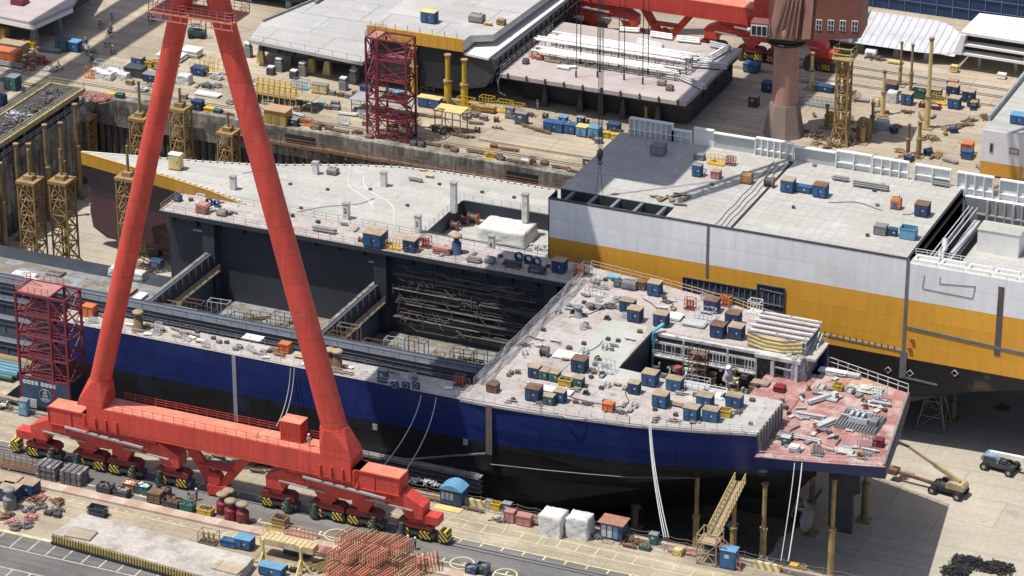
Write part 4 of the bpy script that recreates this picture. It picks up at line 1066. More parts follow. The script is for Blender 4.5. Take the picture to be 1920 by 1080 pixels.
D2 = 2.02; dm = MB(); PXA, PXB, PYA, PYB = -8, 9.5, 80.0, 93.2
for (xa, ha), (xb, hb) in zip(HB[:-1], HB[1:]):
    if xa >= PXA and xb <= PXB:
        dm.add([(xa, YC - ha, D2), (xb, YC - hb, D2), (xb, PYA, D2), (xa, PYA, D2)], [(0, 1, 2, 3)]); dm.add([(xa, PYB, D2), (xb, PYB, D2), (xb, YC + hb, D2), (xa, YC + ha, D2)], [(0, 1, 2, 3)])
    else: dm.add([(xa, YC - ha, D2), (xb, YC - hb, D2), (xb, YC + hb, D2), (xa, YC + ha, D2)], [(0, 1, 2, 3)])
O_('bow_deck', dm, deck_grey)
O_('deck_well', MB().box(PXA, PXB, PYA - .2, PYB + .2, -.9, -.5), deck_grey)
wv = MB(); wv.box(PXA - .2, PXA, PYA, PYB, -.5, D2 + .12); wv.box(PXA, PXB, PYB, PYB + .2, -.5, D2 + .12); wv.box(PXA, PXB, PYA - .2, PYA, -.5, D2 + .1)
O_('well_wall', wv, slate_d)
rr_ = MB()
railing(rr_, (PXA - .4, PYA, D2), (PXA - .4, PYB, D2), 1.6, 1.1, .06); railing(rr_, (PXA, PYB + .4, D2), (16, PYB + .4, D2), 1.6, 1.1, .06)
O_('well_railing', rr_, galv)
for (xa, ha), (xb, hb) in zip(HB[3:-1], HB[4:]):
    for i in range(max(1, int((xb - xa)/1.1))):
        t_ = i / max(1, int((xb - xa)/1.1)); x = xa + (xb - xa)*t_; h = ha + (hb - ha)*t_
        O_('edge_frame', MB().box(x - .07, x + .07, YC + h - .4, YC + h - .05, D2, D2 + .36), grey)
        if x < -30: O_('edge_frame', MB().box(x - .1, x + .1, YC - h + .05, YC - h + .6, D2, D2 + .4), white)
eb = MB(); eb.path([(x, YC - h + .1, D2 + .1) for x, h in HB], .13, 5)
O_('gunwale', eb, hull_bow)
eb = MB(); eb.path([(x, YC + h - .1, D2 + .1) for x, h in HB], .1, 5)
O_('gunwale', eb, white)
# main hull aft of the step
ST = [(16, -12.4, 0), (58, -12.4, 0), (68, -10.5, 1.0), (76, -7.6, 2.2), (88, -4.2, 3.5), (104, -1.2, 4.5), (120, 0, 5)]
rings = []
for x, zb, cut in ST:
    r_ = [(x, 70.9, 2), (x, 70.9, zb + 4.2 - cut*.5), (x, 71.6 + cut*.6, zb + 1.6), (x, 74.5 + cut, zb)]
    rings.append(r_ + [(a, 2*YC - b, c) for a, b, c in r_][::-1])
O_('main_shell', MB().loft(rings), hull_orange)
TZ = 15.3; FYB = 99.3
bl = MB(); bl.box(16, 34, 75.2, FYB, 2, TZ); bl.box(16, 34, 70.9, 71.25, 2, TZ - .1); bl.box(16, 34, 71.25, 75.2, 2, 9.6); bl.box(34, 70.75, 70.9, FYB, 2, TZ)
bl.box(70.75, 120, 70.9, 73.4, 2, 14.8); bl.box(70.75, 120, 73.4, FYB, 2, 9.4); bl.box(70.75, 120, FYB - 1.2, FYB, 9.4, 14.4)
O_('side_block', bl, hull_orange)
O_('car_deck', MB().box(16, 34, 75.2, FYB, TZ, TZ + .05), deck_grid); O_('car_deck', MB().box(34, 70.7, 71.3, FYB, TZ, TZ + .05), deck_grid)
O_('sunken_deck', MB().box(74.5, 120, 73.5, FYB - 1.3, 9.4, 9.5), deck_grey); O_('sunken_deck', MB().box(70.8, 74.5, 73.5, FYB - 1.3, 9.4, 9.46), dark)
op = MB()
for i in range(5): op.bar((18 + i*3.6, 71.3, TZ - .4), (18.2 + i*3.6, 75.4, TZ - .3), .45)
op.bar((16.3, 73.2, TZ - 1.6), (34, 73.2, TZ - 1.6), .3)
O_('pocket_shade_face', MB().box(16.1, 33.9, 75.05, 75.18, 9.65, TZ - .02), slate_d); O_('open_frames', op, grey_mid); O_('pocket_shade_floor', MB().box(16.1, 33.9, 71.3, 75.1, 9.6, 9.65), black)  # face and floor coloured dark to put shade into the open pocket
O_('gunwale_bar', MB().box(16, 70.7, 70.85, 71.2, TZ + .0, TZ + .22), dark)
O_('end_edge', MB().box(15.85, 16.0, 70.85, 74, 2.2, TZ + .2), black)
# block joint on the deck
jt = MB(); jt.box(43.9, 44.35, 71.3, 98.4, TZ + .05, TZ + .09); O_('block_joint', jt, black)
jt = MB()
for k, x in enumerate((41.6, 42.4, 43.2)): jt.path([(x + .08*math.sin(i*1.3 + k), 71.6 + i*1.35, TZ + .12) for i in range(20)], .07, 4)
O_('deck_hoses', jt, M('hose_dusty', (.24, .22, .20), .8, .3, .8, .2, 3))
tr = MB(); tr.box(70.4, 70.75, 71.3, FYB - 1.2, TZ - 5, TZ + .12); tr.box(70.75, 71.1, 73.4, FYB - 1.2, TZ - 1.2, TZ - .9); O_('deck_end_edge', tr, black)
# bulwark along the far edge, section by section
def bulwark(x0, x1, mt, ribs, z0=TZ + .05, z1=18.0):
    O_('bulwark', MB().box(x0, x1, FYB - .25, FYB, z0 - .3, z1), mt)
    if ribs:
        b = MB(); n = int((x1 - x0) / ribs)
        for i in range(n + 1): x = x0 + (x1 - x0)*i/n; b.box(x - .07, x + .07, FYB - .7, FYB - .25, z0, z1); 
        b.box(x0, x1, FYB - .6, FYB - .25, z0 + .9, z0 + 1.05)
        O_('bulwark_ribs', b, white)
    O_('bulwark_rail', MB().box(x0, x1, FYB - .65, FYB + .1, z1, z1 + .14), white)
bw = M('bulwark_white', (.66, .67, .67), .6, .1, .4, .1, 3, dirt=[((.38, .38, .37), .5, .52, .7, .55)])
bg_ = M('bulwark_grey', (.42, .435, .445), .55, .12, .4, .1, 3)
bulwark(17.6, 24.6, bw, .8); bulwark(24.6, 27.6, bw, 1.5, z1=17.2); bulwark(28, 31.2, white, 0); bulwark(31.2, 37.8, bg_, 0, z1=17.7); bulwark(38, 44, bw, 1.0); bulwark(44.2, 50.6, bg_, 0, z1=17.6)
for i, x in enumerate((50.8, 56.5, 63, 69.5, 76, 84, 92, 101)): bulwark(x, x + (5.5 if i < 5 else 8), bw, 1.15 if i % 2 else 1.9, z1=18.0 - .12*i, z0=TZ + .05 if x < 69 else 14.4)
# far inner wall of the sunken part, its box and near rim frames
iw = MB()
for i in range(22): iw.bar((74.6 + i*1.3, FYB - 1.35, 9.5), (74.6 + i*1.3, FYB - 1.35, 14.3), .22 if i % 3 else .4)
iw.box(73, 120, FYB - 1.5, FYB - 1.22, 11.9, 12.15); O_('inner_frames', iw, grey); O_('inner_wall', MB().box(71.2, 120, FYB - 1.24, FYB - 1.2, 9.5, 14.38), grey_mid)
O_('deck_house', MB().box(75.4, 81.6, 90.2, 93.6, 9.5, 13.0), white); O_('deck_house_roof', MB().box(75.3, 81.7, 90.1, 93.7, 13.0, 13.08), deck_grey)
rp = MB()
for x in (71.6, 72.2, 72.9): rp.bar((x, 74, 12.8), (x + .6, 96.5, 13.6), .14)
rp.box(73.0, 73.9, 76, 97, 11.2, 11.4); O_('well_pipes', rp, galv)
O_('white_duct', MB().path([(72.5, 83.2, 13.9), (72.7, 82.4, 12.6), (72.5, 81.6, 12.4), (72.8, 80.6, 11.0), (72.6, 79.2, 10.4), (72.9, 78, 9.8)], .45, 8), white_tarp)
nr = MB()
for i in range(13):
    x = 71.3 + i*3.9; nr.box(x, x + 3.3, 71.4, 71.7, 14.8, 15.3); nr.box(x, x + 3.3, 73.0, 73.3, 14.8, 15.3); nr.box(x, x + .25, 71.7, 73.0, 14.8, 15.3)
railing(nr, (71, 73.6, 14.8), (110, 73.6, 14.8), 1.6, 1.2, .07); O_('rim_frames', nr, white)
O_('rim_floor', MB().box(70.8, 120, 71.0, 73.38, 14.8, 14.83), M('rim_dirty_white', (.5, .49, .46), .7, .3, .9, .25, 4, dirt=[((.3, .24, .15), .9, .55, .68, .8)]))
# seams and the side opening
gz = M('seam_grey', (.155, .15, .155), .7, .2, .5, .2, 3)
sv = MB(); sv.box(40.6, 41.0, 70.82, 70.9, 7.2, TZ); O_('weld_strip', sv, gz)
sv = MB(); sv.box(70.5, 70.95, 70.8, 70.9, 1.0, TZ); sv.box(70.3, 71.3, 70.8, 70.9, -3.2, 1.0); O_('weld_strip', sv, gz)
O_('weld_strip', MB().box(83.9, 84.75, 70.82, 70.9, 3.0, 13.6), M('seam_brown', (.11, .085, .085), .7, .2, .5, .2, 3))
def slant(x0, z0, x1, z1, w=.22):
    return MB().bar((x0, 70.85, z0), (x1, 70.85, z1), .1, w)
O_('weld_strip', slant(57.4, 1.5, 70.6, 1.1, .28), grey); O_('weld_strip', slant(71, 4.9, 90, 3.9, .42), gz); O_('weld_strip', slant(70.9, -3.0, 76, -3.3, .3), gz)
O_('seam_studs', (lambda b: [b.bar((58 + i*.95, 70.8, 1.45 - i*.03), (58 + i*.95, 70.8, 2.0 - i*.03), .09) for i in range(13)] and b)(MB()), black)
O_('opening', MB().prism_y([(37.2, 6.6), (48.6, 6.6), (48.6, 7.6), (52.7, 7.6), (52.7, 3.6), (48.6, 3.6), (48.6, 4.3), (37.2, 4.3)], 70.86, 70.9), M('opening_shadow', (.055, .06, .075), .6, .3, .8, .3, 3))  # flat panel, the shade inside the opening put into its colour
of = MB()
for a, b in (((37.2, 6.6), (48.6, 6.6)), ((48.6, 7.6), (52.7, 7.6)), ((52.7, 7.6), (52.7, 3.6)), ((52.7, 3.6), (48.6, 3.6)), ((48.6, 4.3), (37.2, 4.3)), ((37.2, 4.3), (37.2, 6.6)), ((48.6, 7.6), (48.6, 3.6))): of.bar((a[0], 70.75, a[1]), (b[0], 70.75, b[1]), .2, .12)
O_('opening_frame', of, dark)
of = MB()
for i in range(17): of.bar((37.7 + i*.9, 70.8, 4.4), (37.7 + i*.9, 70.8, 6.4), .16)
of.bar((38, 70.75, 4.9), (52.5, 70.75, 4.7), .12); of.bar((49, 70.75, 6.9), (52.5, 70.75, 6.7), .1)
O_('opening_ribs', of, M('rib_blue_grey', (.17, .19, .23), .6, .2, .5, .2, 3))
for z in (3.0, 1.6): O_('red_hydrant', MB().ring((72.0 - .3*(z < 2), 70.75, z), .26, .1, 'y', 12, 5), brick)
lf = MB()
for a, b in (((73.2, 13.4), (73.0, 11.3)), ((73.0, 11.3), (80.3, 11.1)), ((80.3, 11.1), (80.6, 13.0)), ((75.5, 13.6), (75.4, 12.5)), ((75.4, 12.5), (80.6, 13.0))): lf.bar((a[0], 70.86, a[1]), (b[0], 70.86, b[1]), .06, .1)
O_('scribed_outline', lf, grey_mid)
for px, py in ((1665, 694), (1706, 700), (1790, 700)):
    p = UY(px, py, 70.85); O_('patch_plate', MB().ring((p.x, 70.85, p.z), .5, .09, 'y', 4, 4), grey)
# ------------------------------------------------------------------ far quay: ship blocks on supports
def pxpoly(pts, z): return [(U(a, b, z).x, U(a, b, z).y) for a, b in pts]
gp = thing('deck_block', 'wide pale grey deck block resting on yellow stools beyond the dock', 'ship block', (-56, 150, 0))
poly = [(-68.6, 137.0), (-45.6, 134.9), (-45.6, 178), (-65.5, 178), (-66.6, 160), (-70.5, 146)]
MB().prism(poly, 4.4, 5.0).build('deck_plate', plate_grey, gp, True)
b = MB()
for x in range(-66, -45, 3): b.box(x - .1, x + .1, 137, 176, 3.2, 4.4)
for y in range(138, 176, 6): b.box(-67, -46, y - .15, y + .15, 2.9, 4.4)
b.build('girders', slate_d, gp, True)
for x, y in ((-67.5, 139.5), (-57.5, 139.3), (-54.4, 139.2), (-49.0, 138.8), (-62, 155), (-50, 155)):
    MB().loft([[(x + a*.8, y + c*.6, 0) for a, c in ((-1, -1), (1, -1), (1, 1), (-1, 1))], [(x + a*.3, y + c*.3, 3.2) for a, c in ((-1, -1), (1, -1), (1, 1), (-1, 1))]]).build('stool', yellow_pale if x < -50 and y < 150 else grey, gp, True)
b = MB(); railing(b, (-68.4, 137.2, 5), (-46, 135.2, 5), 2.6, 1.0, .05, (1.0,)); b.bar((-70.4, 146, 5.2), (-66, 164, 5.2), .35); b.bar((-66, 158, 5.4), (-65, 178, 5.4), .5); b.build('edge_rail', grey_mid, gp, True)
sb = thing('hull_block', 'grey topped hull block with an orange painted end panel behind the far maroon tower', 'ship block', (-34, 150, 0))
TB = 11.0
MB().box(-45.2, -27.4, 136.6, 182, TB - 2.0, TB).build('deck', plate_grey, sb, True); MB().prism([(-27.4, 139.5), (-24.0, 141.5), (-22.6, 182), (-27.4, 182)], TB - 1.2, TB - .01).build('deck', plate_grey, sb, True)
MB().box(-45.3, -27.4, 136.3, 136.6, TB - 1.9, TB + .35).build('end_panel', M('orange_panel', (.62, .335, .045), .5, .12, .4, .12, 3, bands=(0, 1.6, .12, (.5, .25, .04), 0)), sb, True)
MB().box(-45.1, -27.3, 137.0, 182, 1.6, TB - 2.0).build('shell', M('block_dark_shell', (.022, .024, .032), .6, .3, .3, .2, 2), sb, True)
MB().prism([(-27.4, 136.8), (-22.6, 136.2), (-21.6, 182), (-27.4, 182)], TB - 2.6, TB - 2.2).build('lower_deck', white, sb, True)
MB().prism_y([(-27.3, 8.4), (-21.6, 8.4), (-21.8, 6), (-23.5, 3.2), (-27.3, 2.2)], 137, 181).build('lower_shell', dark, sb, True)
b = MB()
for i in range(20): b.bar((-21.2, 137 + i*2.2, 8.4), (-22.4, 137 + i*2.2, 4.0), .3, .25)
for z in (7.2, 6.1, 5): b.bar((-21.1, 136, z), (-21.1, 181, z), .16)
b.build('frames', slate_d, sb, True)
b = MB()
for i in range(8): b.bar((-44.6 + i*2.3, 136.5, TB), (-44.6 + i*2.3, 136.5, TB + 1.3), .07)
b.build('rail_posts', dark, sb, True)
for px, py in ((784, 150), (872, 185), (900, 170), (845, 180)):
    p = U(px, py, 0); MB().loft([[(p.x + a*.55, p.y + 6 + c*.5, 0) for a, c in ((-1, -1), (1, -1), (1, 1), (-1, 1))], [(p.x + a*.2, p.y + 6 + c*.2, 3.0) for a, c in ((-1, -1), (1, -1), (1, 1), (-1, 1))]]).build('stool', grey, sb, True)
mp = thing('deck_block', 'mauve primed deck block carrying bundles of white pipes, being lifted on black slings', 'ship block', (-4, 150, 0))
MB().box(-20.9, 12.6, 137.0, 164.5, 5.3, 6.0).build('deck_plate', plate_pink, mp, True)
b = MB()
for x in range(-20, 13, 2): b.prism_x([(137.6, 5.3), (164, 5.3), (164, 4.2), (141.5, 3.9)], x - .09, x + .09)
for y in (141, 147, 153, 160): b.box(-20.5, 12.3, y - .2, y + .2, 3.4, 5.3)
b.build('girders', slate_d, mp, True)
MB().box(-18.5, 11.5, 141.5, 163, .5, 3.4).build('lower_shell', black, mp, True)
for x in (-14, -7.5, -3.8, .2, 6.5): MB().loft([[(x + a*.6, 140.4 + c*.5, 0) for a, c in ((-1, -1), (1, -1), (1, 1), (-1, 1))], [(x + a*.2, 140.4 + c*.2, 3.4) for a, c in ((-1, -1), (1, -1), (1, 1), (-1, 1))]]).build('stool', dark, mp, True)
b = MB(); railing(b, (-20.8, 137.2, 6), (-20.8, 160, 6), 2, 1.1, .07, (1.1, .6)); b.path([(-20.6, 137, 6), (-21.2, 137, 4.5), (-21.0, 137, 2.6), (-20, 137.5, 2.0)], .12, 5); b.build('edge_rail', grey, mp, True)
for i in range(10): MB().box(-19.5 + i*3.4, -19.2 + i*3.4, 136.8, 137.05, 5.2, 6.3).build('edge_lug', dark, mp, True)
# pipe bundles on it, each row a thing resting on stands
def pipe_row(y, z, x0, x1, n, label):
    t = thing('pipe_bundle', label, 'pipes', ((x0+x1)/2, y, 6.0), 0, None); qq = random.Random(int(y*10)); b = MB()
    for k in range(n):
        pass
    for k in range(n*2):
        yy = y + (k - n)*.33; b.tube((x0 + qq.uniform(0, 3.5), yy, z + qq.uniform(-.1, .15)), (x1 - qq.uniform(0, 4.0), yy + qq.uniform(-.15, .15), z + qq.uniform(-.1, .1)), qq.choice((.1, .14, .17)), n=6)
    b.build('pipes', white, t, True); s = MB()
    for i in range(9):
        x = x0 + 1 + i*(x1 - x0 - 2)/8; s.bar((x, y - n*.31, 6), (x, y - n*.31, z - .25), .14); s.bar((x, y + n*.31, 6), (x, y + n*.31, z - .25), .14); s.bar((x, y - n*.33, z - .3), (x, y + n*.33, z - .3), .16)
        s.bar((x, y - n*.31, 6), (x, y + n*.31, z - .3), .1)
    s.build('stands', grey_mid, t, True)
pipe_row(146.6, 7.6, -19.5, 8.5, 4, 'long white pipe bundle nearest the front edge of the mauve block')
pipe_row(150.2, 8.4, -19.8, 9.2, 5, 'tallest long white pipe bundle across the middle of the mauve block')
pipe_row(154.0, 7.6, -19.0, 9.0, 4, 'long white pipe bundle towards the rear of the mauve block')
ll = [('grey lifting frame', 'gm'), ('white pipe offcuts', 'white')]
for i, (px, py, n, L) in enumerate(((1310, 118, 7, 5), (1330, 128, 9, 6), (1345, 105, 8, 5), (1290, 80, 6, 4), (1350, 92, 7, 4), (1240, 72, 6, 4), (1180, 60, 5, 3.5), (1300, 160, 6, 6), (1100, 118, 4, 3), (1220, 88, 6, 5))):
    p = at(px, py, 6.0)
    put(('pipe_bundle', ['white', 'galv', 'white'][i % 3], L, n, .17), p, 'short white pipe stack lying on the rear and end of the mauve block', 'short pipe stacks on the mauve block', rz=(0, .2, 1.4, .1, -.2)[i % 5] + (1.2 if i == 7 else 0))
def slings():
    lugs = [(1080, 145), (1120, 145), (1170, 150), (1205, 158), (1125, 135), (1160, 125), (1088, 120), (1215, 140)]
    for i, (px, py) in enumerate(lugs):
        p = U(px, py, 6.0); o = MB().tube((p.x, p.y, 6.0), (p.x*.93 - .1, p.y - .3, 75), .075, n=5).tube((p.x, p.y, 6.0), (p.x, p.y, 7.1), .16, n=6)
        t = thing('lifting_sling', 'black lifting sling running up from the mauve deck block to the crane girder', 'sling', (p.x, p.y, 6.0), 0, 'slings on the mauve block')
        o.build('rope', black, t, True)
slings()
# tower crane whose boom and hook reach over the orange ship
tc = thing('tower_crane', 'lattice tower crane with a black hook block hanging over the grey car deck', 'crane', (75, 172, 0))
b = MB()
for sx in (-1, 1):
    for sy in (-1, 1): b.bar((75 + sx, 172 + sy, 0), (75 + sx, 172 + sy, 84), .3)
for i in range(24):
    z = i*3.5; b.bar((74, 171, z), (76, 171, z + 3.5), .15); b.bar((76, 173, z), (74, 173, z + 3.5), .15)
b.build('mast', ochre, tc, True)
j0, j1 = Vector((16, 62.6, 76)), Vector((76, 174, 76)); dj = (j1 - j0).normalized(); nj = Vector((-dj.y, dj.x, 0)); b = MB()
for s in (-1, 1): b.bar(j0 + nj*s*1.1, j1 + nj*s*1.1, .75)
b.bar(j0 + Vector((0, 0, 2)), j1 + Vector((0, 0, 2)), .6); L_ = (j1 - j0).length; n = int(L_/2.2)
for i in range(n):
    a = j0 + dj*(i*L_/n); c_ = j0 + dj*((i + 1)*L_/n)
    b.bar(a + nj*1.1*(1 if i % 2 else -1), c_ - nj*1.1*(1 if i % 2 else -1), .35); b.bar(a + nj*1.1, a + Vector((0, 0, 2)), .2); b.bar(a - nj*1.1, a + Vector((0, 0, 2)), .16)
b.build('jib', ochre, tc, True)
hk_ = Vector((22.4, 74.6, 0)); hp = UY(1125, 290, 74.6); b = MB()
for dx in (-.32, -.12, .12, .32): b.tube((hp.x + dx, 74.6, hp.z + 1), (hp.x + dx*1.2, 74.6, 76), .05, n=4)
b.build('hoist_ropes', black, tc, True)
b = MB().lathe((hp.x, 74.6, hp.z - .9), [(.05, 0), (.4, .3), (.5, .9), (.45, 1.5), (.1, 1.9)], 10)
for dx in (-.9, .9): b.tube((hp.x, 74.6, hp.z - .8), (hp.x + dx*.5, 74.6 + dx*.3, TZ + .1), .04, n=4)
b.ring((hp.x, 74.6, hp.z - 1.2), .35, .09, 'y', 10, 5)
b.build('hook_block', black, tc, True)
# column crane
cc = thing('pedestal_crane', 'brown pedestal crane with a round column, dark house and white framed cab windows', 'crane', (27.2, 144.6, 0))
def C_(n, mb, mt, p=None): return mb.build(n, mt, p or cc, True)
a8 = [(2.6*math.cos(k*math.pi/4 + .39)*1.12, 2.6*math.sin(k*math.pi/4 + .39)*1.12) for k in range(8)]
C_('foot', MB().loft([[(27.2 + x*1.2, 144.6 + y*1.2, 0) for x, y in a8], [(27.2 + x*.84, 144.6 + y*.84, 5.6) for x, y in a8]]), M('foot_dusty_brown', (.25, .195, .165), .8, .15, .3, .1, 2))
C_('column', MB().lathe((27.2, 144.6, 0), [(2.2, 5.6), (2.12, 11), (2.05, 16.2)], 24), brown_red)
C_('slew_ring', MB().lathe((27.2, 144.6, 0), [(2.4, 16.0), (3.3, 16.3), (3.35, 16.7), (2.4, 16.8)], 26).lathe((27.2, 144.6, 0), [(2.4, 16.9), (3.2, 17.0), (3.2, 17.5), (2.2, 18.0)], 26), black)
mc = Matrix.Translation((27.2, 144.6, 0)) @ Matrix.Rotation(rad(8), 4, 'Z')
hs_ = MB(); poly = [(-2.6, 17.6), (3.0, 17.6), (12.6, 19.2), (12.6, 27), (-2.6, 27)]
hs_.prism_y(poly, -3.0, 3.4)
hs_.v = [tuple(mc @ Vector(v)) for v in hs_.v]; C_('machine_house', hs_, brown_dk)
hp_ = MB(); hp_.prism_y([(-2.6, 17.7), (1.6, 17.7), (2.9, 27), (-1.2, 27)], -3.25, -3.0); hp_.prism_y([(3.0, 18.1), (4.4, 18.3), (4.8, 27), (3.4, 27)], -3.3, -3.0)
hp_.v = [tuple(mc @ Vector(v)) for v in hp_.v]; C_('painted_lit_plate', hp_, brown_red)  # paler colour stands in for sunlight on the side of the house
for i in range(4):
    w_ = MB().box(5.2 + i*1.95, 6.2 + i*1.95, -3.1, -2.98, 19.9 + i*.12, 21.7 + i*.12)
    w_.v = [tuple(mc @ Vector(v)) for v in w_.v]; wo_ = C_('window', w_, white)
    g_ = MB()
    for dx in (.1, .56):
        for dz in (.1, .98): g_.box(5.2 + i*1.95 + dx, 5.2 + i*1.95 + dx + .34, -3.13, -3.09, 19.9 + i*.12 + dz, 19.9 + i*.12 + dz + .72)
    g_.v = [tuple(mc @ Vector(v)) for v in g_.v]; C_('pane', g_, glass, wo_)
b = MB()
for k in range(5): b.bar((-1.5 + k*.9, -3.4, 18.2), (.4 + k*.6, -3.6, 26), .28)
b.lathe((.2, -3.6, 18.1), [(.5, 0), (.5, 1.1), (.1, 1.5)], 10)
b.v = [tuple(mc @ Vector(v)) for v in b.v]; C_('boom_foot', b, M('worn_brown', (.27, .165, .12), .6, .25, .6, .2, 3))
b = MB().box(-5.4, -2.4, -3.9, -1.2, 17.9, 20.4); b.v = [tuple(mc @ Vector(v)) for v in b.v]; cb_ = C_('cab', b, brown_dk)
b = MB().box(-5.3, -2.6, -4.0, -3.88, 18.2, 20.1); b.box(-2.42, -2.3, -3.7, -1.5, 18.3, 20.1); b.v = [tuple(mc @ Vector(v)) for v in b.v]; wf = C_('cab_window_frame', b, white, cb_)
b = MB()
for k in range(3): b.box(-5.15 + k*.86, -4.45 + k*.86, -4.05, -3.98, 18.4, 19.95)
for k in range(2): b.box(-2.32, -2.25, -3.5 + k, -2.75 + k, 18.5, 19.95)
b.v = [tuple(mc @ Vector(v)) for v in b.v]; C_('cab_pane', b, glass, cb_)
b = MB(); b.tube((-5.9, -3.6, 19), (-5.4, -3.6, 19.1), .35, .35, 10); b.v = [tuple(mc @ Vector(v)) for v in b.v]; C_('lamp', b, paper)
# white blocks and the blue shell at the top right
wb1 = thing('hull_block', 'long curved white painted hull block on stools beyond the pedestal crane', 'ship block', (30, 190, 0))
def hump(x): return 1 if x < 38 else max(0, 1 - ((x - 38)/6.5)**2)
rr_ = []
for x in (14, 20, 26, 32, 36, 38, 40, 41.5, 43, 44.2):
    h = hump(x); rr_.append([(x, 184.6 + (1 - h)*3, 2.2), (x, 187 + (1 - h)*2, 2.7 + .3*h), (x, 191, 2.8 + .9*h), (x, 194.5 - (1-h)*3, 3.2 + 1.6*h), (x, 195 - (1-h)*3, 2.8), (x, 196, 1.9), (x, 186, 1.8)])
MB().loft(rr_, False).build('shell', M('block_white', (.52, .53, .55), .55, .08, .3, .08, 2, bands=(0, 1.3, .18, (.33, .34, .37), 0), dirt=[((.36, .36, .36), .4, .56, .72, .5)]), wb1, True)
MB().box(25.8, 26.1, 184.4, 194.8, 2.2, 5.0).build('joint', grey, wb1, True)
for x in (19, 27, 33.5, 39): MB().loft([[(x + a*.6, 187 + c*.6, 0) for a, c in ((-1, -1), (1, -1), (1, 1), (-1, 1))], [(x + a*.3, 187 + c*.3, 2.0) for a, c in ((-1, -1), (1, -1), (1, 1), (-1, 1))]]).build('stool', grey, wb1, True)
wb2 = thing('hull_block', 'white stacked hull block with two dark open levels, right of the curved white block', 'ship block', (52, 188, 0))
for z0, z1, x0 in ((6.6, 7.1, 45.5), (4.6, 5.0, 45.0), (2.9, 3.3, 44.6)): MB().prism([(x0, 184.6), (64, 184.0), (64, 196), (x0 + .3, 195)], z0, z1).build('deck_plate', white, wb2, True)
MB().box(46, 63, 186.4, 194, 3.3, 6.6).build('dark_interior', black, wb2, True)
MB().box(57.0, 57.6, 184.2, 186, 2.9, 6.6).build('end_column', white, wb2, True); MB().prism_y([(44.4, 2.9), (45.8, 2.9), (46.4, 6.6), (45.6, 6.6)], 184.4, 195).build('side_plate', white, wb2, True)
for x in (48.5, 55): MB().tube((x, 187, 0), (x, 187, 2.9), .35, n=8).build('stool', grey, wb2, True)
nb = thing('hull_block', 'long dark blue ship shell with stiffeners along the top right edge of the yard', 'ship block', (40, 212, 0))
MB().box(12, 90, 209.5, 226, 0, 7.5).build('shell', dkblue, nb, True)
b = MB(); railing(b, (12, 209.2, 7.5), (90, 209.2, 7.5), 2.4, 1.1, .09); 
for i in range(26): b.bar((13 + i*3, 209.4, .2), (13 + i*3, 209.4, 7.5), .14)
for z in (2.2, 4.4, 6.8): b.bar((12, 209.35, z), (90, 209.35, z), .12)
b.build('stiffeners', M('blue_grey_trim', (.10, .16, .26), .6, .2, .5, .2, 3), nb, True)
# right edge block with white and orange end wall
rb = thing('hull_block', 'ship block with a white and orange end wall at the far quay right edge', 'ship block', (72, 150, 0))
MB().box(62.0, 110, 140.2, 172, .3, 8.0).build('shell', hull_orange if False else M('end_wall_paint', (0, 0, 0), .5, .06, .3, .06, 2, split=[(.62, .32, .05), (2.6, (.72, .73, .77))]), rb, True)
MB().box(62.0, 110, 140.4, 172, 8.0, 8.06).build('deck', deck_grey, rb, True)
MB().box(61.8, 62.2, 144, 172, 8.0, 9.0).build('side_rail', grey, rb, True)
for x, w_ in ((63.4, .55), (66.6, 1.6)):
    f_ = MB().box(x, x + w_, 140.1, 140.18, 4.3 if w_ < 1 else 4.6, 5.9 if w_ < 1 else 5.6).build('window', grey_mid, rb, True)
    MB().box(x + .12, x + w_ - .12, 140.06, 140.1, 4.5 if w_ < 1 else 4.8, 5.7 if w_ < 1 else 5.4).build('pane', paper if w_ > 1 else glass, f_, True)
sc_ = thing('scaffold', 'grey tube scaffold standing against the white and orange end wall', 'scaffold', (71, 138.9, 0)); b = MB()
for x in (69.6, 71.2, 72.8):
    for y in (138.2, 139.7): b.bar((x, y, 0), (x, y, 9), .1)
for z in (1.8, 3.6, 5.4, 7.2, 8.6):
    for y in (138.2, 139.7): b.bar((69.6, y, z), (72.8, y, z), .09)
    for x in (69.6, 71.2, 72.8): b.bar((x, 138.2, z), (x, 139.7, z), .09)
    b.bar((69.6, 138.2, z - 1.8), (72.8, 138.2, z), .08)
b.build('tubes', galv, sc_, True); b = MB(); [b.box(69.6, 72.8, 138.3, 139.6, z, z + .06) for z in (3.65, 7.25)]; b.build('boards', wood, sc_, True)
# top left blocks
tl = thing('deck_block', 'mauve topped white edged deck block on stools at the top left corner', 'ship block', (-112, 135, 0))
MB().prism([(-107, 129.0), (-105.4, 139.6), (-112, 160), (-145, 160), (-130, 131)], 4.5, 5.2).build('deck_plate', plate_pink, tl, True)
MB().prism([(-106.9, 128.9), (-105.2, 139.6), (-105.6, 139.7), (-107.3, 129.3), (-130, 131.6), (-130, 130.9)], 3.9, 4.6).build('edge_plate', white, tl, True)
for x, y in ((-108.5, 131.5), (-107.5, 138), (-115, 133), (-120, 133.5)): MB().loft([[(x + a*.8, y + c*.7, 0) for a, c in ((-1, -1), (1, -1), (1, 1), (-1, 1))], [(x + a*.3, y + c*.3, 4.0) for a, c in ((-1, -1), (1, -1), (1, 1), (-1, 1))]]).build('stool', grey_mid, tl, True)
MB().box(-120, -108, 132, 150, 2.2, 3.9).build('girders', slate_d, tl, True)
MB().box(-115.6, -113.2, 135.5, 138, 5.2, 6.3).build('hatch', maroon, tl, True)
dl = thing('deck_block', 'dark edged deck block behind the apex of the red crane legs', 'ship block', (-75, 165, 0))
MB().box(-88, -72, 165, 185, 4.2, 5.0).build('deck_plate', plate_grey, dl, True); MB().box(-87, -73, 166, 184, 1.5, 4.2).build('lower_shell', dark, dl, True)
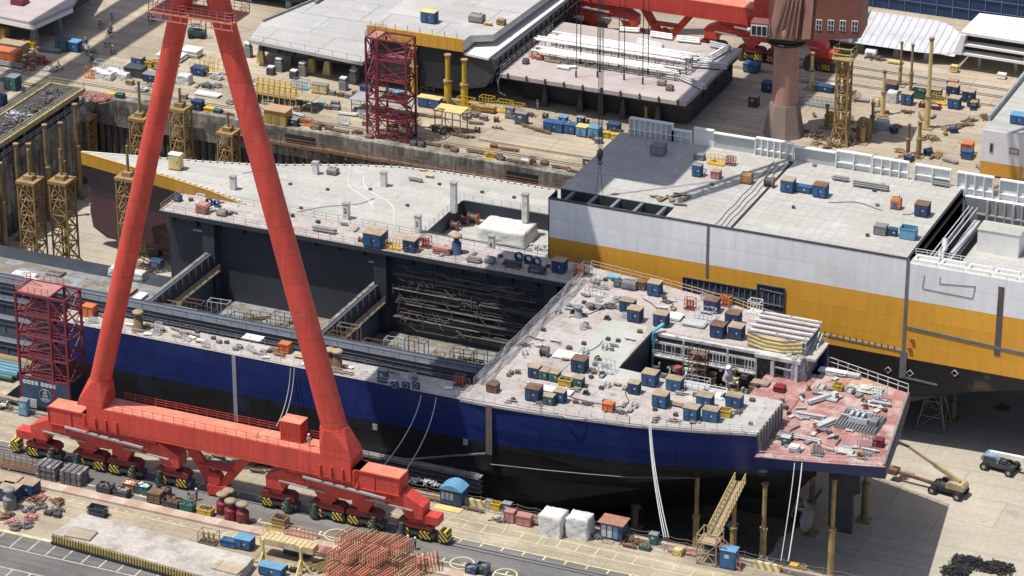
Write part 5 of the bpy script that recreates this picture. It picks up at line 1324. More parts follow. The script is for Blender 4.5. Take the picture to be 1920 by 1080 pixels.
for x in (-84, -76): MB().box(x - .5, x + .5, 166.5, 167.5, 0, 1.5).build('stool', grey, dl, True)
# ---- pontoon walkway on the left
pt = thing('loading_ramp', 'raised dark scrap covered deck with yellow railed edges at the left end of the dock', 'ramp', (-89, 95, 0))
MB().box(-92.2, -85.9, 40, 110, 2.4, 2.9).build('deck', M('scrap_deck', (.06, .06, .062), .9, .4, .6, .35, 4, dirt=[((.22, .21, .2), 1.2, .58, .7, .6)]), pt, True)
MB().box(-91.8, -86.6, 41, 109.5, .2, 2.4).build('side_wall', M('ramp_shade_blue', (.025, .032, .055), .7, .3, .5, .2, 2), pt, True)  # side away from the sun, its shade put into the dark blue
for x in (-92.3, -85.8): MB().box(x - .25, x + .25, 40, 110, 2.3, 3.05).build('edge_beam', M('ramp_edge_yellow', (.40, .33, .14), .75, .25, .5, .2, 3, dirt=[((.2, .16, .1), .6, .5, .68, .7)]), pt, True)
MB().box(-92, -86, 109.7, 110.1, 2.3, 3.05).build('edge_beam', M('ramp_edge_yellow', (.40, .33, .14), .75, .25, .5, .2, 3, dirt=[((.2, .16, .1), .6, .5, .68, .7)]), pt, True)
b = MB()
for x in (-92.3, -85.8): railing(b, (x, 40, 3.05), (x, 110, 3.05), 2.3, 1.0, .08, (1.0, .5))
railing(b, (-92.3, 110, 3.05), (-86, 110, 3.05), 1.6, 1.0, .07, (1.0, .5)); b.build('railing', M('rail_pale_yellow', (.5, .44, .26), .6, .2, .8, .2, 3), pt, True)
for i in range(10): MB().box(-86.4, -86.0, 45 + i*6.5, 45.7 + i*6.5, 0, 2.3).build('buttress', slate, pt, True)
q = random.Random(21)
for i in range(12):
    o = put(('scrap_heap', 'scrap' if i % 4 else 'galv', 4.6, 3.2, .7, 46, 30 + i % 4), (-89.2 + q.uniform(-1, 1), 66 + i*3.6, 2.9), 'heap of dark scrap steel piled on the yellow edged ramp deck', 'scrap heaps on the ramp deck', rz=q.uniform(0, 3))
# ---- maroon scaffold towers
def maroon_tower(label, x0, y0, w, d, h, levels, banner):
    t = thing('access_tower', label, 'tower', (x0 + w/2, y0 + d/2, 0)); zb = 4.6 if banner else 0
    xs_ = (x0, x0 + w*.68, x0 + w) if banner else (x0, x0 + w*.28, x0 + w)
    for x in xs_:
        for y in (y0, y0 + d): MB().bar((x, y, 0), (x, y, h), .3).build('post', maroon, t, True)
    lv = [zb + (h - zb)*i/levels for i in range(levels + 1)]
    for i, z in enumerate(lv):
        f = MB()
        for y in (y0, y0 + d): f.bar((x0, y, z), (x0 + w, y, z), .24)
        for x in xs_: f.bar((x, y0, z), (x, y0 + d, z), .2)
        f.build('ring_beam', maroon, t, True)
        if i < levels:
            z2 = lv[i+1]; b = MB()
            for y in (y0, y0 + d): b.bar((xs_[1], y, z2), (xs_[2], y, z), .14)
            b.bar((x0, y0 + d, z), (xs_[1], y0 + d, z2), .12); b.bar((x0, y0, z), (x0, y0 + d, z2), .12); b.bar((x0, y0 + d, z), (x0, y0, z2), .12); b.bar((x0 + w, y0, z), (x0 + w, y0 + d, z2), .12); b.bar((x0 + w, y0, z2), (x0 + w, y0 + d, z), .12)
            if not banner: b.bar((x0, y0, z), (xs_[1], y0, z2), .12); b.bar((xs_[1], y0, z), (x0, y0, z2), .12)
            b.build('bracing', maroon, t, True)
            s_ = MB(); xa, xb_ = (x0 + .4, xs_[1] - .3) if banner else (xs_[1] + .3, xs_[2] - .4); zz = (z + z2)/2
            s_.box(xa, xb_, y0 + .5, y0 + d - .5, z + .08, z + .16)
            for (p, r_, yy) in (((xa, z + .2), (xb_, zz), y0 + 1.0), ((xb_, zz), (xa, z2), y0 + d - 1.0)):
                s_.bar((p[0], yy, p[1]), (r_[0], yy, r_[1]), .75, .09); s_.bar((p[0], yy - .45, p[1] + .9), (r_[0], yy - .45, r_[1] + .9), .07)
                for k in range(5):
                    c_ = k/4; xx = p[0] + (r_[0] - p[0])*c_; zz_ = p[1] + (r_[1] - p[1])*c_; s_.bar((xx, yy - .45, zz_), (xx, yy - .45, zz_ + .9), .05)
            s_.build('stair_flight', M('stair_maroon', (.24, .07, .075), .6, .2, .8, .2, 3), t, True)
            s_ = MB(); railing(s_, (x0, y0 + .15, z + .15), (x0 + w, y0 + .15, z + .15), 1.3, 1.0, .06, (1.0, .5)); s_.build('guard_rail', M('rail_maroon', (.28, .06, .075), .6, .2, .8, .2, 3), t, True)
    MB().box(x0 - .1, xs_[1], y0, y0 + d, h, h + .1).build('top_deck', pinkish, t, True)
    b = MB(); railing(b, (x0, y0, h + .1), (xs_[1], y0, h + .1), .9, 1.1, .07); railing(b, (x0, y0 + d, h + .1), (xs_[1], y0 + d, h + .1), .9, 1.1, .07); railing(b, (x0, y0, h + .1), (x0, y0 + d, h + .1), .9, 1.1, .07)
    b.build('top_rail', M('rail_pink', (.42, .16, .17), .6, .2, .8, .2, 3), t, True)
    if banner:
        MB().box(x0 + .1, x0 + w - .1, y0 - .12, y0 - .04, .3, 4.4).build('banner', banner_mat, t, True)
        MB().box(x0 + w + .04, x0 + w + .12, y0 + .1, y0 + d - .1, .3, 4.4).build('banner', M('banner_dark', (.02, .028, .05), .6, .2, .5, .1, 3), t, True)
        gl = MB(); q_ = random.Random(4)
        for k in range(8):
            gx = x0 + .45 + k*.62 + (.35 if k > 3 else 0); gz = 3.6; s = .46
            for zz in (0, .23, .46): gl.box(gx, gx + s, y0 - .15, y0 - .12, gz + zz - .03, gz + zz + .03)
            for xx in q_.sample([0, .15, .31, .46], 3): gl.box(gx + xx - .03, gx + xx + .03, y0 - .152, y0 - .12, gz, gz + .46)
        gl.build('banner_lettering', white, t, True)
        em = MB().ring((x0 + w*.5, y0 - .14, 2.2), .95, .05, 'y', 22, 4); 
        for r_, z_ in ((.55, 1.5), (.42, 2.0), (.3, 2.45), (.15, 2.8)): em.box(x0 + w*.5 - r_, x0 + w*.5 + r_, y0 - .15, y0 - .12, z_, z_ + .3)
        em.build('banner_emblem', M('emblem_grey', (.30, .34, .40), .6, .2, .8, .2, 3), t, True)
        MB().box(x0 + .2, x0 + 2.6, y0 - .5, y0 - .4, .2, 1.5).build('notice_board', paper, t, True)
    return t
maroon_tower('maroon steel stair tower with a dark printed banner round its foot beside the red crane', -36.6, 8.2, 7.7, 4.2, 17.2, 4, True)
maroon_tower('tall maroon steel stair tower standing on the far quay beside the orange panel', -35.4, 115.6, 7.2, 3.6, 17.6, 5, False)
# silver scaffold tower
sv = thing('scaffold', 'silver tube scaffold tower standing in front of the dark hull block', 'scaffold', (*U(801, 172, 0)[:2], 0)); p0 = U(801, 172, 0); b = MB()
for dx in (-1.2, 0, 1.2):
    for dy in (0, 1.6): b.bar((p0.x + dx, p0.y + dy, 0), (p0.x + dx, p0.y + dy, 9.6), .09)
for k in range(9):
    z = .6 + k*1.1
    for dy in (0, 1.6): b.bar((p0.x - 1.4, p0.y + dy, z), (p0.x + 1.4, p0.y + dy, z), .08)
    b.bar((p0.x - 1.2, p0.y, z), (p0.x + 1.2, p0.y, z + 1.1), .06)
b.build('tubes', galv, sv, True); b = MB(); [b.box(p0.x - 1.3, p0.x + 1.3, p0.y + .1, p0.y + 1.5, .7 + k*2.2, .75 + k*2.2) for k in range(5)]; b.build('boards', wood, sv, True)
# ------------------------------------------------------------------ loose things, surveyed one by one
ZD, ZA, ZT, ZL, ZQ, ZF = 7.66, 4.57, 15.36, 2.03, .03, -14.0
def I(key, px, py, z, label, group=None, rz=0.0, dy=.8):
    if key in (('tool_container', 'navy'), ('tool_container', 'blue')):      # boxes differ a little in size and roof
        v = int(px*7 + py*3) % 5; s_ = (1.0, .93, 1.07, 1.0, .97)[v]
        key = (*key, round(1.95*s_, 2), round(1.65*(1.1 - .1*s_*(v % 3)), 2), round(1.85*(2 - s_), 2), ('tan', 'tan', 'wood', 'rust', 'tan')[v])
    p = U(px, py, z); return put(key, (p.x, p.y + dy, z), label, group, rz)
tc_ = 'tool_container'
BOX = (tc_, 'navy'); BX2 = (tc_, 'blue'); SM = (tc_, 'teal', 1.3, 1.2, 1.3); SM2 = (tc_, 'navy', 1.5, 1.3, 1.6)
for k, x, y, l in [
    (BX2, 1224, 556, 'blue tool box standing alone by the far rail, left of the dark hull opening'),
    (BOX, 1173, 587, 'navy tool box, rear one of the touching pair near the far rail'),
    (BOX, 1187, 605, 'navy tool box, front one of the touching pair near the far rail'),
    (BOX, 1236, 614, 'navy tool box beside the top of the light blue duct'),
    (BOX, 1331, 587, 'navy tool box just below the long dark opening in the orange hull'),
    (BOX, 1371, 612, 'navy tool box, rear one of the three by the cream cloth'),
    (BOX, 1343, 634, 'navy tool box, left one of the three by the cream cloth'),
    (BOX, 1377, 637, 'navy tool box, right front one of the three by the cream cloth'),
    (BOX, 1083, 699, 'navy tool box alone at the left edge of the pale green deck coating'),
    (SM2, 998, 711, 'small navy tool box, leftmost in the row of small boxes by the hold'),
    (SM, 1016, 714, 'small teal tool box, second in the row of small boxes by the hold'),
    (SM, 1036, 718, 'small teal tool box, third in the row of small boxes by the hold'),
    (SM, 1081, 728, 'small teal tool box right of the yellow skip'),
    (BOX, 997, 753, 'navy tool box near the near rail, just left of the long white sheet'),
    (SM2, 1046, 757, 'navy tool box leaning close to the white sheet near the near rail'),
    (SM, 1026, 762, 'small teal tool box against the near rail below the white sheet'),
    (BX2, 1215, 725, 'blue tool box, upper left of the three in front of the casing well'),
    (BX2, 1261, 735, 'blue tool box, right of the three in front of the casing well'),
    (BX2, 1235, 765, 'blue tool box, lowest of the three in front of the casing well'),
    (SM2, 1185, 741, 'small navy tool box beside the hose tangle left of the casing well'),
    (BX2, 1318, 767, 'blue tool box, left of the two on the grey end of the main deck'),
    (BX2, 1373, 767, 'blue tool box, right of the two on the grey end of the main deck'),
    (BX2, 1293, 791, 'blue tool box against the near rail, left of the touching pair'),
    (BX2, 1329, 793, 'blue tool box against the near rail, right of the touching pair'),
    ((tc_, 'blue', 2.9, 2.6, 2.2), 700, 463, 'large blue tool box, the biggest on the far side deck of the blue ship'),
    (BOX, 766, 474, 'navy tool box with yellowish roof right of the yellow frame on the far side deck'),
    (BOX, 1045, 513, 'navy tool box in the shade under the corner of the orange hull')]:
    I(k, x, y, ZD, l)
for k, x, y, l in [
    ((tc_, 'blue', 1.4, 1.2, 1.8, 'gm'), 1304, 333, 'small upright blue tool box on the shaded side of the grey car deck'),
    (BX2, 1474, 362, 'large blue tool box, left of the pair on the car deck near the bulwark'),
    ((tc_, 'blue', 2.4, 1.0, 1.0, 'blue'), 1503, 364, 'low blue box between the two large blue ones on the grey car deck'),
    (BX2, 1535, 371, 'large blue tool box, right of the pair on the car deck near the bulwark'),
    (BOX, 1726, 407, 'navy tool box alone at the right end of the grey car deck'),
    ((tc_, 'navy', 1.2, .9, 1.0, 'navy'), 1671, 445, 'small navy box between the grey crate and the light blue bin on the car deck')]:
    I(k, x, y, ZT, l)
I(('crate', 'gm', 1.7, 1.4, 1.4), 1648, 442, ZT, 'dark grey crate left of the small navy box on the grey car deck')
I(('open_bin', 'sky', 2.3, 1.6, 1.7, ''), 1700, 450, ZT, 'light blue tipping bin with sloped ends on the grey car deck')
I(('cage_frame', 'yellow', 2.6, 1.6, 1.1), 1340, 310, ZT, 'yellow rack with pale parts on the grey car deck under the bulwark')
I(('gas_rack', 'pink', 1.4, 1.0, 1.2), 1366, 312, ZT, 'pink gas rack right behind the yellow rack on the car deck')
I(('crate', 'pink', 1.3, 1.1, 1.2), 1339, 337, ZT, 'pink crate in front of the yellow rack on the car deck')
I(('cable_reel', 'pink', .8, 1.2), 1439, 353, ZT, 'dull pink cable reel left of the large blue tool boxes')
I(('crate', 'gm', 1.5, 1.0, .9), 1308, 302, ZT, 'grey hatch box at the left of the yellow rack on the car deck')
I(('machine', 'ochre', 1.7, 1.2, 1.6, 'orange'), 1397, 346, ZT, 'orange and yellow machine beside the jib shadow on the car deck')
I(('machine', 'orange', 1.5, 1.1, 1.7, 'blue'), 1677, 394, ZT, 'orange machine with a blue front and a trailing hose on the car deck')
I(('crate', 'gm', 2.0, 1.8, 1.6), 1231, 292, ZT, 'grey louvred vent box on the blue shaded corner of the car deck')
I(('pipe_bundle', 'gm', 2.4, 5, .14), 1572, 342, ZT, 'dark bundle of pipes on the car deck, right of the blue boxes')
I(('pipe_bundle', 'gm', 5.4, 6, .14), 1632, 355, ZT, 'longest dark bundle of pipes on the car deck', dy=.3)
I(('pipe_bundle', 'gm', 2.6, 4, .14), 1761, 352, ZT, 'dark bundle of pipes close under the white bulwark')
q = random.Random(77)
for i in range(26):
    px, py = q.uniform(1240, 1760), q.uniform(290, 470); p = U(px, py, ZT)
    if not (18 < p.x < 69.5 and 76 < p.y < 98): continue
    put(('crate', ['gm', 'rust', 'dark'][i % 3], .45, .4, .35), (p.x, p.y, ZT), 'small dark box lying loose on the grey car deck', 'small boxes on the car deck', q.uniform(0, 3))
for i in range(20):
    px, py = q.uniform(1225, 1290), q.uniform(365, 400); p = U(px, py, ZT); 
    if p.y > 76 and p.x < 40: put(('plate_stack', 'wood', 2.2, .35, 2), (p.x, p.y, ZT), 'weathered plank thrown on the edge of the car deck', 'planks by the open corner of the car deck', q.uniform(0, 3))
# far side deck of the blue ship
for k, x, y, l in [
    (('cage_frame', 'yellow', 2.2, 1.4, 1.2), 735, 469, 'yellow frame right of the large blue box on the far side deck'),
    (('gas_rack', 'brick', 1.5, 1.1, 1.7), 794, 467, 'red gas rack on the far side deck right of the yellow roofed box'),
    (('plate_stack', 'pink', 2.8, 1.0, 9), 824, 479, 'stack of pinkish planks on the far side deck'),
    (('roller_post', 'navy', 'tan', .75, 3.0), 852, 478, 'navy fairlead roller with a tan cap on the far side deck'),
    (('pipe_bundle', 'gm', 2.0, 12, .12), 885, 494, 'dark bundle of pipes right of the navy roller'),
    (('machine', 'gm', 1.4, 1.0, .9), 915, 496, 'low grey machine on the far side deck between two pipe bundles'),
    (('pipe_bundle', 'dark', 2.6, 12, .13), 957, 503, 'dark pipe bundle in the shade on the far side deck'),
    (('hose_coil', 'navy', .75), 969, 493, 'blue hose coil, leftmost of the three standing on the far side deck'),
    (('hose_coil', 'navy', .75), 987, 498, 'blue hose coil, middle of the three standing on the far side deck'),
    (('hose_coil', 'navy', .75), 1003, 503, 'blue hose coil, rightmost of the three standing on the far side deck'),
    (('machine', 'dark', 2.6, 1.0, 1.0), 1003, 515, 'long dark machine in front of the blue hose coils'),
    (('gas_rack', 'brick', 1.3, 1.0, 1.5), 1081, 521, 'red gas rack beside the corner of the orange hull'),
    (('gas_rack', 'gm', 1.3, 1.0, 1.9), 1096, 520, 'grey gas rack at the head of the hose bank'),
    (('machine', 'navy', 1.1, .9, 1.0), 329, 380, 'small blue machine at the left end of the far side deck'),
    (('plate_stack', 'pink', 1.8, 1.5, 13), 376, 402, 'tall pink stack of plates on the far side deck between the crane legs'),
    (('hose_coil', 'navy', .6), 388, 388, 'blue hose coil behind the tall pink stack of plates'),
    (('hose_coil', 'blue', .6), 402, 391, 'bright blue hose coil behind the grey machine'),
    (('cage_frame', 'white', 1.2, .9, 1.3), 371, 384, 'white tube frame behind the tall pink stack'),
    (('machine', 'gm', 1.5, 1.0, .9, 'py'), 412, 407, 'grey machine with a pale top right of the tall pink stack'),
    (('pipe_bundle', 'gm', 3.6, 5, .16), 604, 439, 'rusty grey pipe bundle on the far side deck right of the crane leg'),
    (('cable_reel', 'orange', .4, .5), 672, 457, 'small orange reel left of the large blue tool box')]:
    I(k, x, y, ZD, l)
# near side deck
for k, x, y, l in [
    (('roller_post', 'rust', 'tan', .7, 2.9), 255, 622, 'brown fairlead roller with a tan cap beside the left crane leg'),
    (('roller_post', 'rust', 'tan', .7, 2.6), 614, 690, 'brown fairlead roller with a tan cap, left of the pair by the right crane leg'),
    (('roller_post', 'rust', 'tan', .7, 2.7), 628, 694, 'brown fairlead roller with a tan cap, right of the pair by the right crane leg'),
    (('crate', 'orange', 1.5, 1.2, 1.4), 530, 664, 'orange crate on the near side deck left of the right crane leg'),
    (('crate', 'orange', 1.7, 1.4, 1.6), 163, 595, 'orange crate on the near side deck behind the maroon tower'),
    (('cabinet', 'teal', 1.3, 1.0, 1.7), 714, 719, 'dark teal cabinet on the near rail right of the right crane leg'),
    (('gas_rack', 'brick', 1.3, 1.0, 1.5), 857, 727, 'red gas rack on the shaded part of the near side deck'),
    (('crate', 'rust', 1.4, 1.2, 1.2), 920, 738, 'brown crate with a pale top at the aft corner of the hold'),
    (('plate_stack', 'white', 3.0, 1.6, 2), 470, 640, 'pale crumpled sheets spread on the near side deck'),
    (('pipe_bundle', 'py', 2.2, 4, .12), 560, 676, 'short yellowish pipe bundle on the near side deck')]:
    I(k, x, y, ZD, l)
for i, (px, py) in enumerate(((395, 640), (420, 648), (443, 655), (500, 665), (345, 618), (365, 628), (585, 688))):
    I(('crate', 'dark', .5, .45, .35), px, py, ZD, 'small dark fitting on the near side deck between the crane legs', 'small fittings on the near side deck')
# main deck clutter
for k, x, y, l in [
    (('open_bin', 'yellow', 1.8, 1.3, 1.0, 'scrap'), 1058, 725, 'yellow skip in the row of small boxes beside the hold'),
    (('cable_reel', 'gm', .75, .9), 1018, 670, 'grey drum standing on the pink deck near the hose bank, lower one'),
    (('roller_post', 'gm', 'gm', .6, 1.6), 1082, 596, 'grey open drum on the pink deck near the hose bank, upper one'),
    (('pipe_bundle', 'gm', 2.4, 10, .11), 1112, 580, 'dark pipe bundle on the pink deck near the far rail'),
    (('machine', 'gm', 2.2, 1.2, 1.3), 1178, 544, 'grey generator beside the far rail left of the lone blue box'),
    (('machine', 'dark', 1.2, 1.0, 1.1), 1157, 540, 'dark machine left of the grey generator'),
    (('crate', 'rust', 1.3, 1.0, 1.3), 1200, 545, 'brown crate right of the grey generator'),
    (('gas_rack', 'brick', 1.4, 1.1, 1.6), 1291, 582, 'red gas rack on the deck left of the box below the dark opening'),
    (('gas_rack', 'orange', 1.4, 1.1, 1.5), 1358, 576, 'orange gas rack against the far rail below the dark opening'),
    (('plate_stack', 'white', 4.0, 2.2, 2), 1060, 690 - 18, 'white sheet pack lying beside the pale green deck coating'),
    (('plate_stack', 'white', 4.4, 1.4, 2), 1042, 738, 'white sheet lying across the pink deck near the two navy boxes'),
    (('crate', 'orange', 1.4, 1.1, 1.2), 1138, 773, 'orange crate by the near rail under thin black slings'),
    (('open_bin', 'yellow', 1.6, 1.2, 1.0, 'rust'), 1357, 783, 'yellow skip at the near edge of the grey deck end'),
    (('plate_stack', 'cyan', 1.8, 1.0, 2), 1146, 525, 'crumpled light blue sheet at the far rail'),
    (('pipe_bundle', 'wood', 3.4, 5, .12), 1265, 765, 'timber bundle leaning between two blue tool boxes'),
    (('cage_frame', 'galv', 3.6, 2.4, 1.0), 1300, 728, 'grey frame over the near rim of the casing well'),
    (('cage_frame', 'white', 3.2, 2.0, .9), 1335, 745, 'white frame at the aft rim of the casing well'),
    (('plate_stack', 'white', 3.2, 2.2, 3), 1255, 598, 'pale grating stack, left of the two on deck behind the well'),
    (('plate_stack', 'galv', 3.2, 2.2, 3), 1300, 612, 'pale grating stack, right of the two on deck behind the well'),
    (('cage_frame', 'galv', 2.6, 1.8, 1.4), 1320, 600, 'grey pipe frame between the grating stacks and the navy boxes'),
    (('cage_frame', 'galv', 2.4, 1.4, 1.8), 1112, 556, 'tube scaffold frame over the pipe bundle by the hose bank'),
    (('cage_frame', 'galv', 2.6, 1.3, 1.6), 1130, 700, 'bent black and grey tube frame on the pale green deck coating'),
    (('cage_frame', 'white', 1.8, 1.4, 1.8), 1413, 588, 'white tube cage behind the white beams of the raised block')]:
    I(k, x, y, ZD, l, dy=.6)
q = random.Random(5)
lab = [(('crate', 'dark', .5, .45, .4), 'small dark box lying loose on the pink main deck', 'small boxes on the main deck'), (('plate_stack', 'gm', 1.3, .3, 2), 'steel offcut lying loose on the pink main deck', 'offcuts on the main deck'),
       (('crate', 'rust', .6, .5, .45), 'small rusty box lying loose on the pink main deck', 'rusty boxes on the main deck'), (('pipe_bundle', 'galv', 1.6, 3, .07), 'thin pipe lengths lying on the pink main deck', 'thin pipes on the main deck')]
lab += [(('crate', 'gm', .4, .35, .5), 'small grey fitting on the pink main deck', 'grey fittings on the main deck'), (('plate_stack', 'wood', 1.1, .5, 2), 'short boards lying on the pink main deck', 'boards on the main deck'), (('cage_frame', 'galv', .8, .6, .7), 'small tube frame on the pink main deck', 'small tube frames on the main deck'), (('hose_coil', 'dark', .35), 'small dark hose coil on the pink main deck', 'small hose coils on the main deck'), (('scrap_heap', 'scrap', 1.6, 1.0, .3, 20, 120), 'little scrap pile on the pink main deck', 'little scrap piles on the main deck')]
for i in range(210):
    x, y = q.uniform(26, 63.5), q.uniform(21, 64)
    if y < interp(NE, x) + 1 or y > interp(FE, x) - 1 or (x > PX0 - 1 and PY0 - 1 < y < PY1 + 6): continue
    k, l, g_ = lab[i % 9]; put(k, (x, y, ZD), l, g_, q.choice((0, 0, 1.57, .2, q.uniform(0, 3.1))))
for i in range(22):
    x = q.uniform(-42, 23); k, l, g_ = lab[i % 4]; put(k, (x, q.uniform(61.5, 66), ZD), l.replace('pink main deck', 'far side deck'), g_.replace('main deck', 'far side deck'), q.uniform(0, 3))
# hoses and cables on the decks, and lines hanging over the side
def hose(label, pts, r, mt, group=None):
    b = MB(); b.path(pts, r, 5); o = b.build('hose', mt); return tag(o, label, 'hose', group)
hd = M('black_hose', (.03, .03, .032), .6, .2, 1, .1, 3)
def wig(p, q_, n, amp, seed, z):
    rr = random.Random(seed); p, q_ = Vector((*p, z)), Vector((*q_, z)); f1, f2 = rr.uniform(3, 6), rr.uniform(6, 11); s_ = Vector((-(q_ - p).y, (q_ - p).x, 0)).normalized(); n *= 2
    return [p.lerp(q_, i/n) + s_*amp*1.6*(math.sin(f1*i/n + seed) + .5*math.sin(f2*i/n + 2*seed)) for i in range(n + 1)]
for i, (a, b_) in enumerate((((1100, 560), (1190, 520)), ((1075, 600), (1180, 570)), ((1090, 650), (1045, 735)), ((1130, 640), (1075, 700)), ((1150, 700), (1250, 770)), ((1190, 735), (1135, 775)), ((1270, 560), (1345, 600)), ((1010, 735), (1150, 760)), ((960, 760), (1120, 785)), ((1205, 560), (1280, 600)))):
    p, r_ = U(*a, ZD), U(*b_, ZD); hose('thin dark hose snaking over the pink main deck of the blue ship', wig((p.x, p.y), (r_.x, r_.y), 14, .5, i, ZD + .06), .06, hd if i % 2 else hose_w, 'hoses on the main deck')
for i, (a, b_) in enumerate((((1330, 330), (1300, 315)), ((1655, 395), (1560, 375)), ((1690, 400), (1745, 392)))):
    p, r_ = U(*a, ZT), U(*b_, ZT); hose('thin hose lying on the grey car deck', wig((p.x, p.y), (r_.x, r_.y), 12, .5, i + 40, ZT + .05), .05, hd, 'hoses on the car deck')
for i, (a, b_) in enumerate((((655, 310), (690, 395)), ((690, 330), (740, 425)), ((460, 320), (530, 330)), ((700, 370), (560, 400)))):
    p, r_ = U(*a, ZL), U(*b_, ZL); hose('pale hose lying across the low grey bow deck', wig((p.x, p.y), (r_.x, r_.y), 16, .6, i + 60, ZL + .05), .06, white if i < 2 else grey_mid, 'hoses on the bow deck')
def hang(label, a, ya, b_, n=12, sag=1.5, r=.07, mt=None, group=None):
    p = UY(*a, ya); e = U(*b_, .3); pts = []
    for i in range(n + 1):
        t_ = i/n; c = p.lerp(e, .3*t_ + .7*t_**2.4); c.z = p.z + (e.z - p.z)*(1 - (1 - t_)**1.15); pts.append((c.x, c.y, c.z))
    hose(label, pts, r, mt or hose_w, group)
hang('pale line hanging from the near rail between the red crane legs', (545, 690), 19.6, (518, 800), sag=0, group='lines by the right crane leg'); hang('pale line hanging from the near rail between the red crane legs', (552, 690), 19.6, (525, 803), sag=0, group='lines by the right crane leg')
hang('pale hose curving from the near rail to the quay, left of its twin', (790, 740), 19.6, (700, 895), sag=0); hang('pale hose curving from the near rail to the quay, right of its twin', (818, 745), 19.6, (752, 895), sag=0)
for dx in (0, 4, 9): hang('pale hose dropping from the near rail to the quay left of the gangway', (1217 + dx*.4, 797), 20.8 + 1, (1245 + dx, 1008), sag=0, group='hose bundle left of the gangway')
for dx in (0, 14): hang('pale mooring line dropping from the mooring deck to the quay edge', (1490 + dx, 868), 26.6, (1464 + dx, 1052), sag=0, r=.09 if dx else .06, group='mooring lines at the stern')
# mooring deck
for k, x, y, l in [
    (('plate_stack', 'galv', 3.4, 1.0, 4), 1590, 708, 'grey plate stack along the far rail of the red mooring deck'),
    (('plate_stack', 'white', 4.2, 1.0, 5), 1560, 703, 'pale beam stack along the far rail of the red mooring deck'),
    (('plate_stack', 'galv', 2.4, 1.8, 2), 1555, 750, 'pale square plate in the middle of the red mooring deck'),
    (('plate_stack', 'galv', 4.0, .7, 5), 1535, 755, 'grey girder lying aslant on the red mooring deck'),
    (('plate_stack', 'galv', 4.4, .6, 4), 1520, 785, 'long grey girder left of the winch on the red mooring deck'),
    (('plate_stack', 'galv', 3.6, 1.0, 5), 1548, 800, 'pale girder standing nearest the winch on the red mooring deck'),
    (('plate_stack', 'pg', 3.4, 2.2, 2), 1630, 735, 'cream plate by the far rail of the red mooring deck'),
    (('plate_stack', 'galv', 3.0, .5, 4), 1650, 762, 'grey girder right of the cream plate on the red mooring deck'),
    (('open_bin', 'yellow', 1.3, 1.1, .9, 'rust'), 1570, 733, 'yellow bin on the far half of the red mooring deck'),
    (('cage_frame', 'galv', 1.6, 1.3, 2.2), 1648, 755, 'tall grey mesh frame near the transom'),
    (('pipe_bundle', 'galv', 4.0, 4, .12), 1510, 828, 'long grey pipe bundle on the near half of the red mooring deck'),
    (('cabinet', 'teal', 1.1, .9, 1.2, 'galv'), 1472, 836, 'small teal cabinet on the near half of the red mooring deck'),
    (('plate_stack', 'white', 1.4, 1.1, 9), 1487, 850, 'white and pink stack near the near rail of the red mooring deck'),
    (('gas_rack', 'gm', 1.4, 1.0, .9), 1530, 855, 'dark rack of pale cylinders near the near rail of the mooring deck'),
    (('plate_stack', 'pg', 2.2, 1.6, 2), 1583, 851, 'pale green square frame by the near rail of the mooring deck'),
    (('cage_frame', 'gm', 1.8, 2.2, 2.0), 1622, 850, 'grey tube cage at the near corner of the transom'),
    (('hose_coil', 'ochre', .6), 1613, 862, 'tan rope coil at the near corner of the transom'),
    (('crate', 'maroon', 1.3, 1.1, 1.1), 1645, 838, 'dark red crate beside the grey tube cage at the transom'),
    (('machine', 'gm', 2.0, 1.4, .9), 1470, 825, 'grey windlass at the near left of the red mooring deck'),
    (('plate_stack', 'wood', 2.6, 1.6, 2), 1425, 722, 'cream board pile at the mouth of the casing well'),
    (('crate', 'maroon', 1.4, 1.2, .8), 1460, 735, 'dark red crate at the mouth of the casing well')]:
    I(k, x, y, ZA, l, rz={1535: 1.0, 1548: 1.1, 1520: .05}.get(x, 0), dy=.4)
wn = thing('mooring_winch', 'large grey mooring winch with a pale open top on the red mooring deck', 'winch', at(1612, 795, ZA)); b = MB().box(-2.9, 2.9, -2.4, 2.6, 0, .35)
for i in range(14): b.box(-2.8 + i*.42, -2.65 + i*.42, -2.4, 2.6, .35, .6)
b.build('bed', grey_mid, wn); b = MB().box(-1.3, 1.3, .4, .7, .5, 1.7).box(-1.3, 1.3, -1.0, -.7, .5, 1.3); [b.box(-1.2 + i*.8, -.9 + i*.8, -.9, 1.0, 1.3, 1.7) for i in range(3)]; b.build('pale_frame', paper, wn)
for x in (-.7, .5): MB().tube((x, -.4, .9), (x + .5, -.4, .9), .5, n=12).build('drum', dark, wn)
MB().box(1.6, 2.6, -1.2, .4, .35, 1.3).build('gearbox', grey_mid, wn); MB().tube((-2.6, 0, 1), (1.6, 0, 1), .12).build('shaft', galv, wn)
q = random.Random(151)
for i in range(46):
    x, y = q.uniform(65.5, 79), q.uniform(27, 54)
    if y < 27.5 + (x - 64)*.25 or y > 54 - (x - 64)*.3: continue
    put([('plate_stack', 'gm', 1.9, .28, 2), ('plate_stack', 'pg', 1.1, .7, 1), ('plate_stack', 'gm', 1.2, .8, 2), ('cage_frame', 'galv', 1.4, .9, .5), ('pipe_bundle', 'galv', 2.4, 3, .07)][i % 5], (shear(x, y) - .5, y, ZA), ['narrow grey girder piece on the red mooring deck', 'pale plate lying flat on the red mooring deck', 'grey plate lying flat on the red mooring deck', 'low grey frame on the red mooring deck', 'thin grey pipes on the red mooring deck'][i % 5], ['girder pieces on the mooring deck', 'pale plates on the mooring deck', 'grey plates on the mooring deck', 'low frames on the mooring deck', 'thin pipes on the mooring deck'][i % 5], q.choice((0, 1.2, 1.57, .1)))
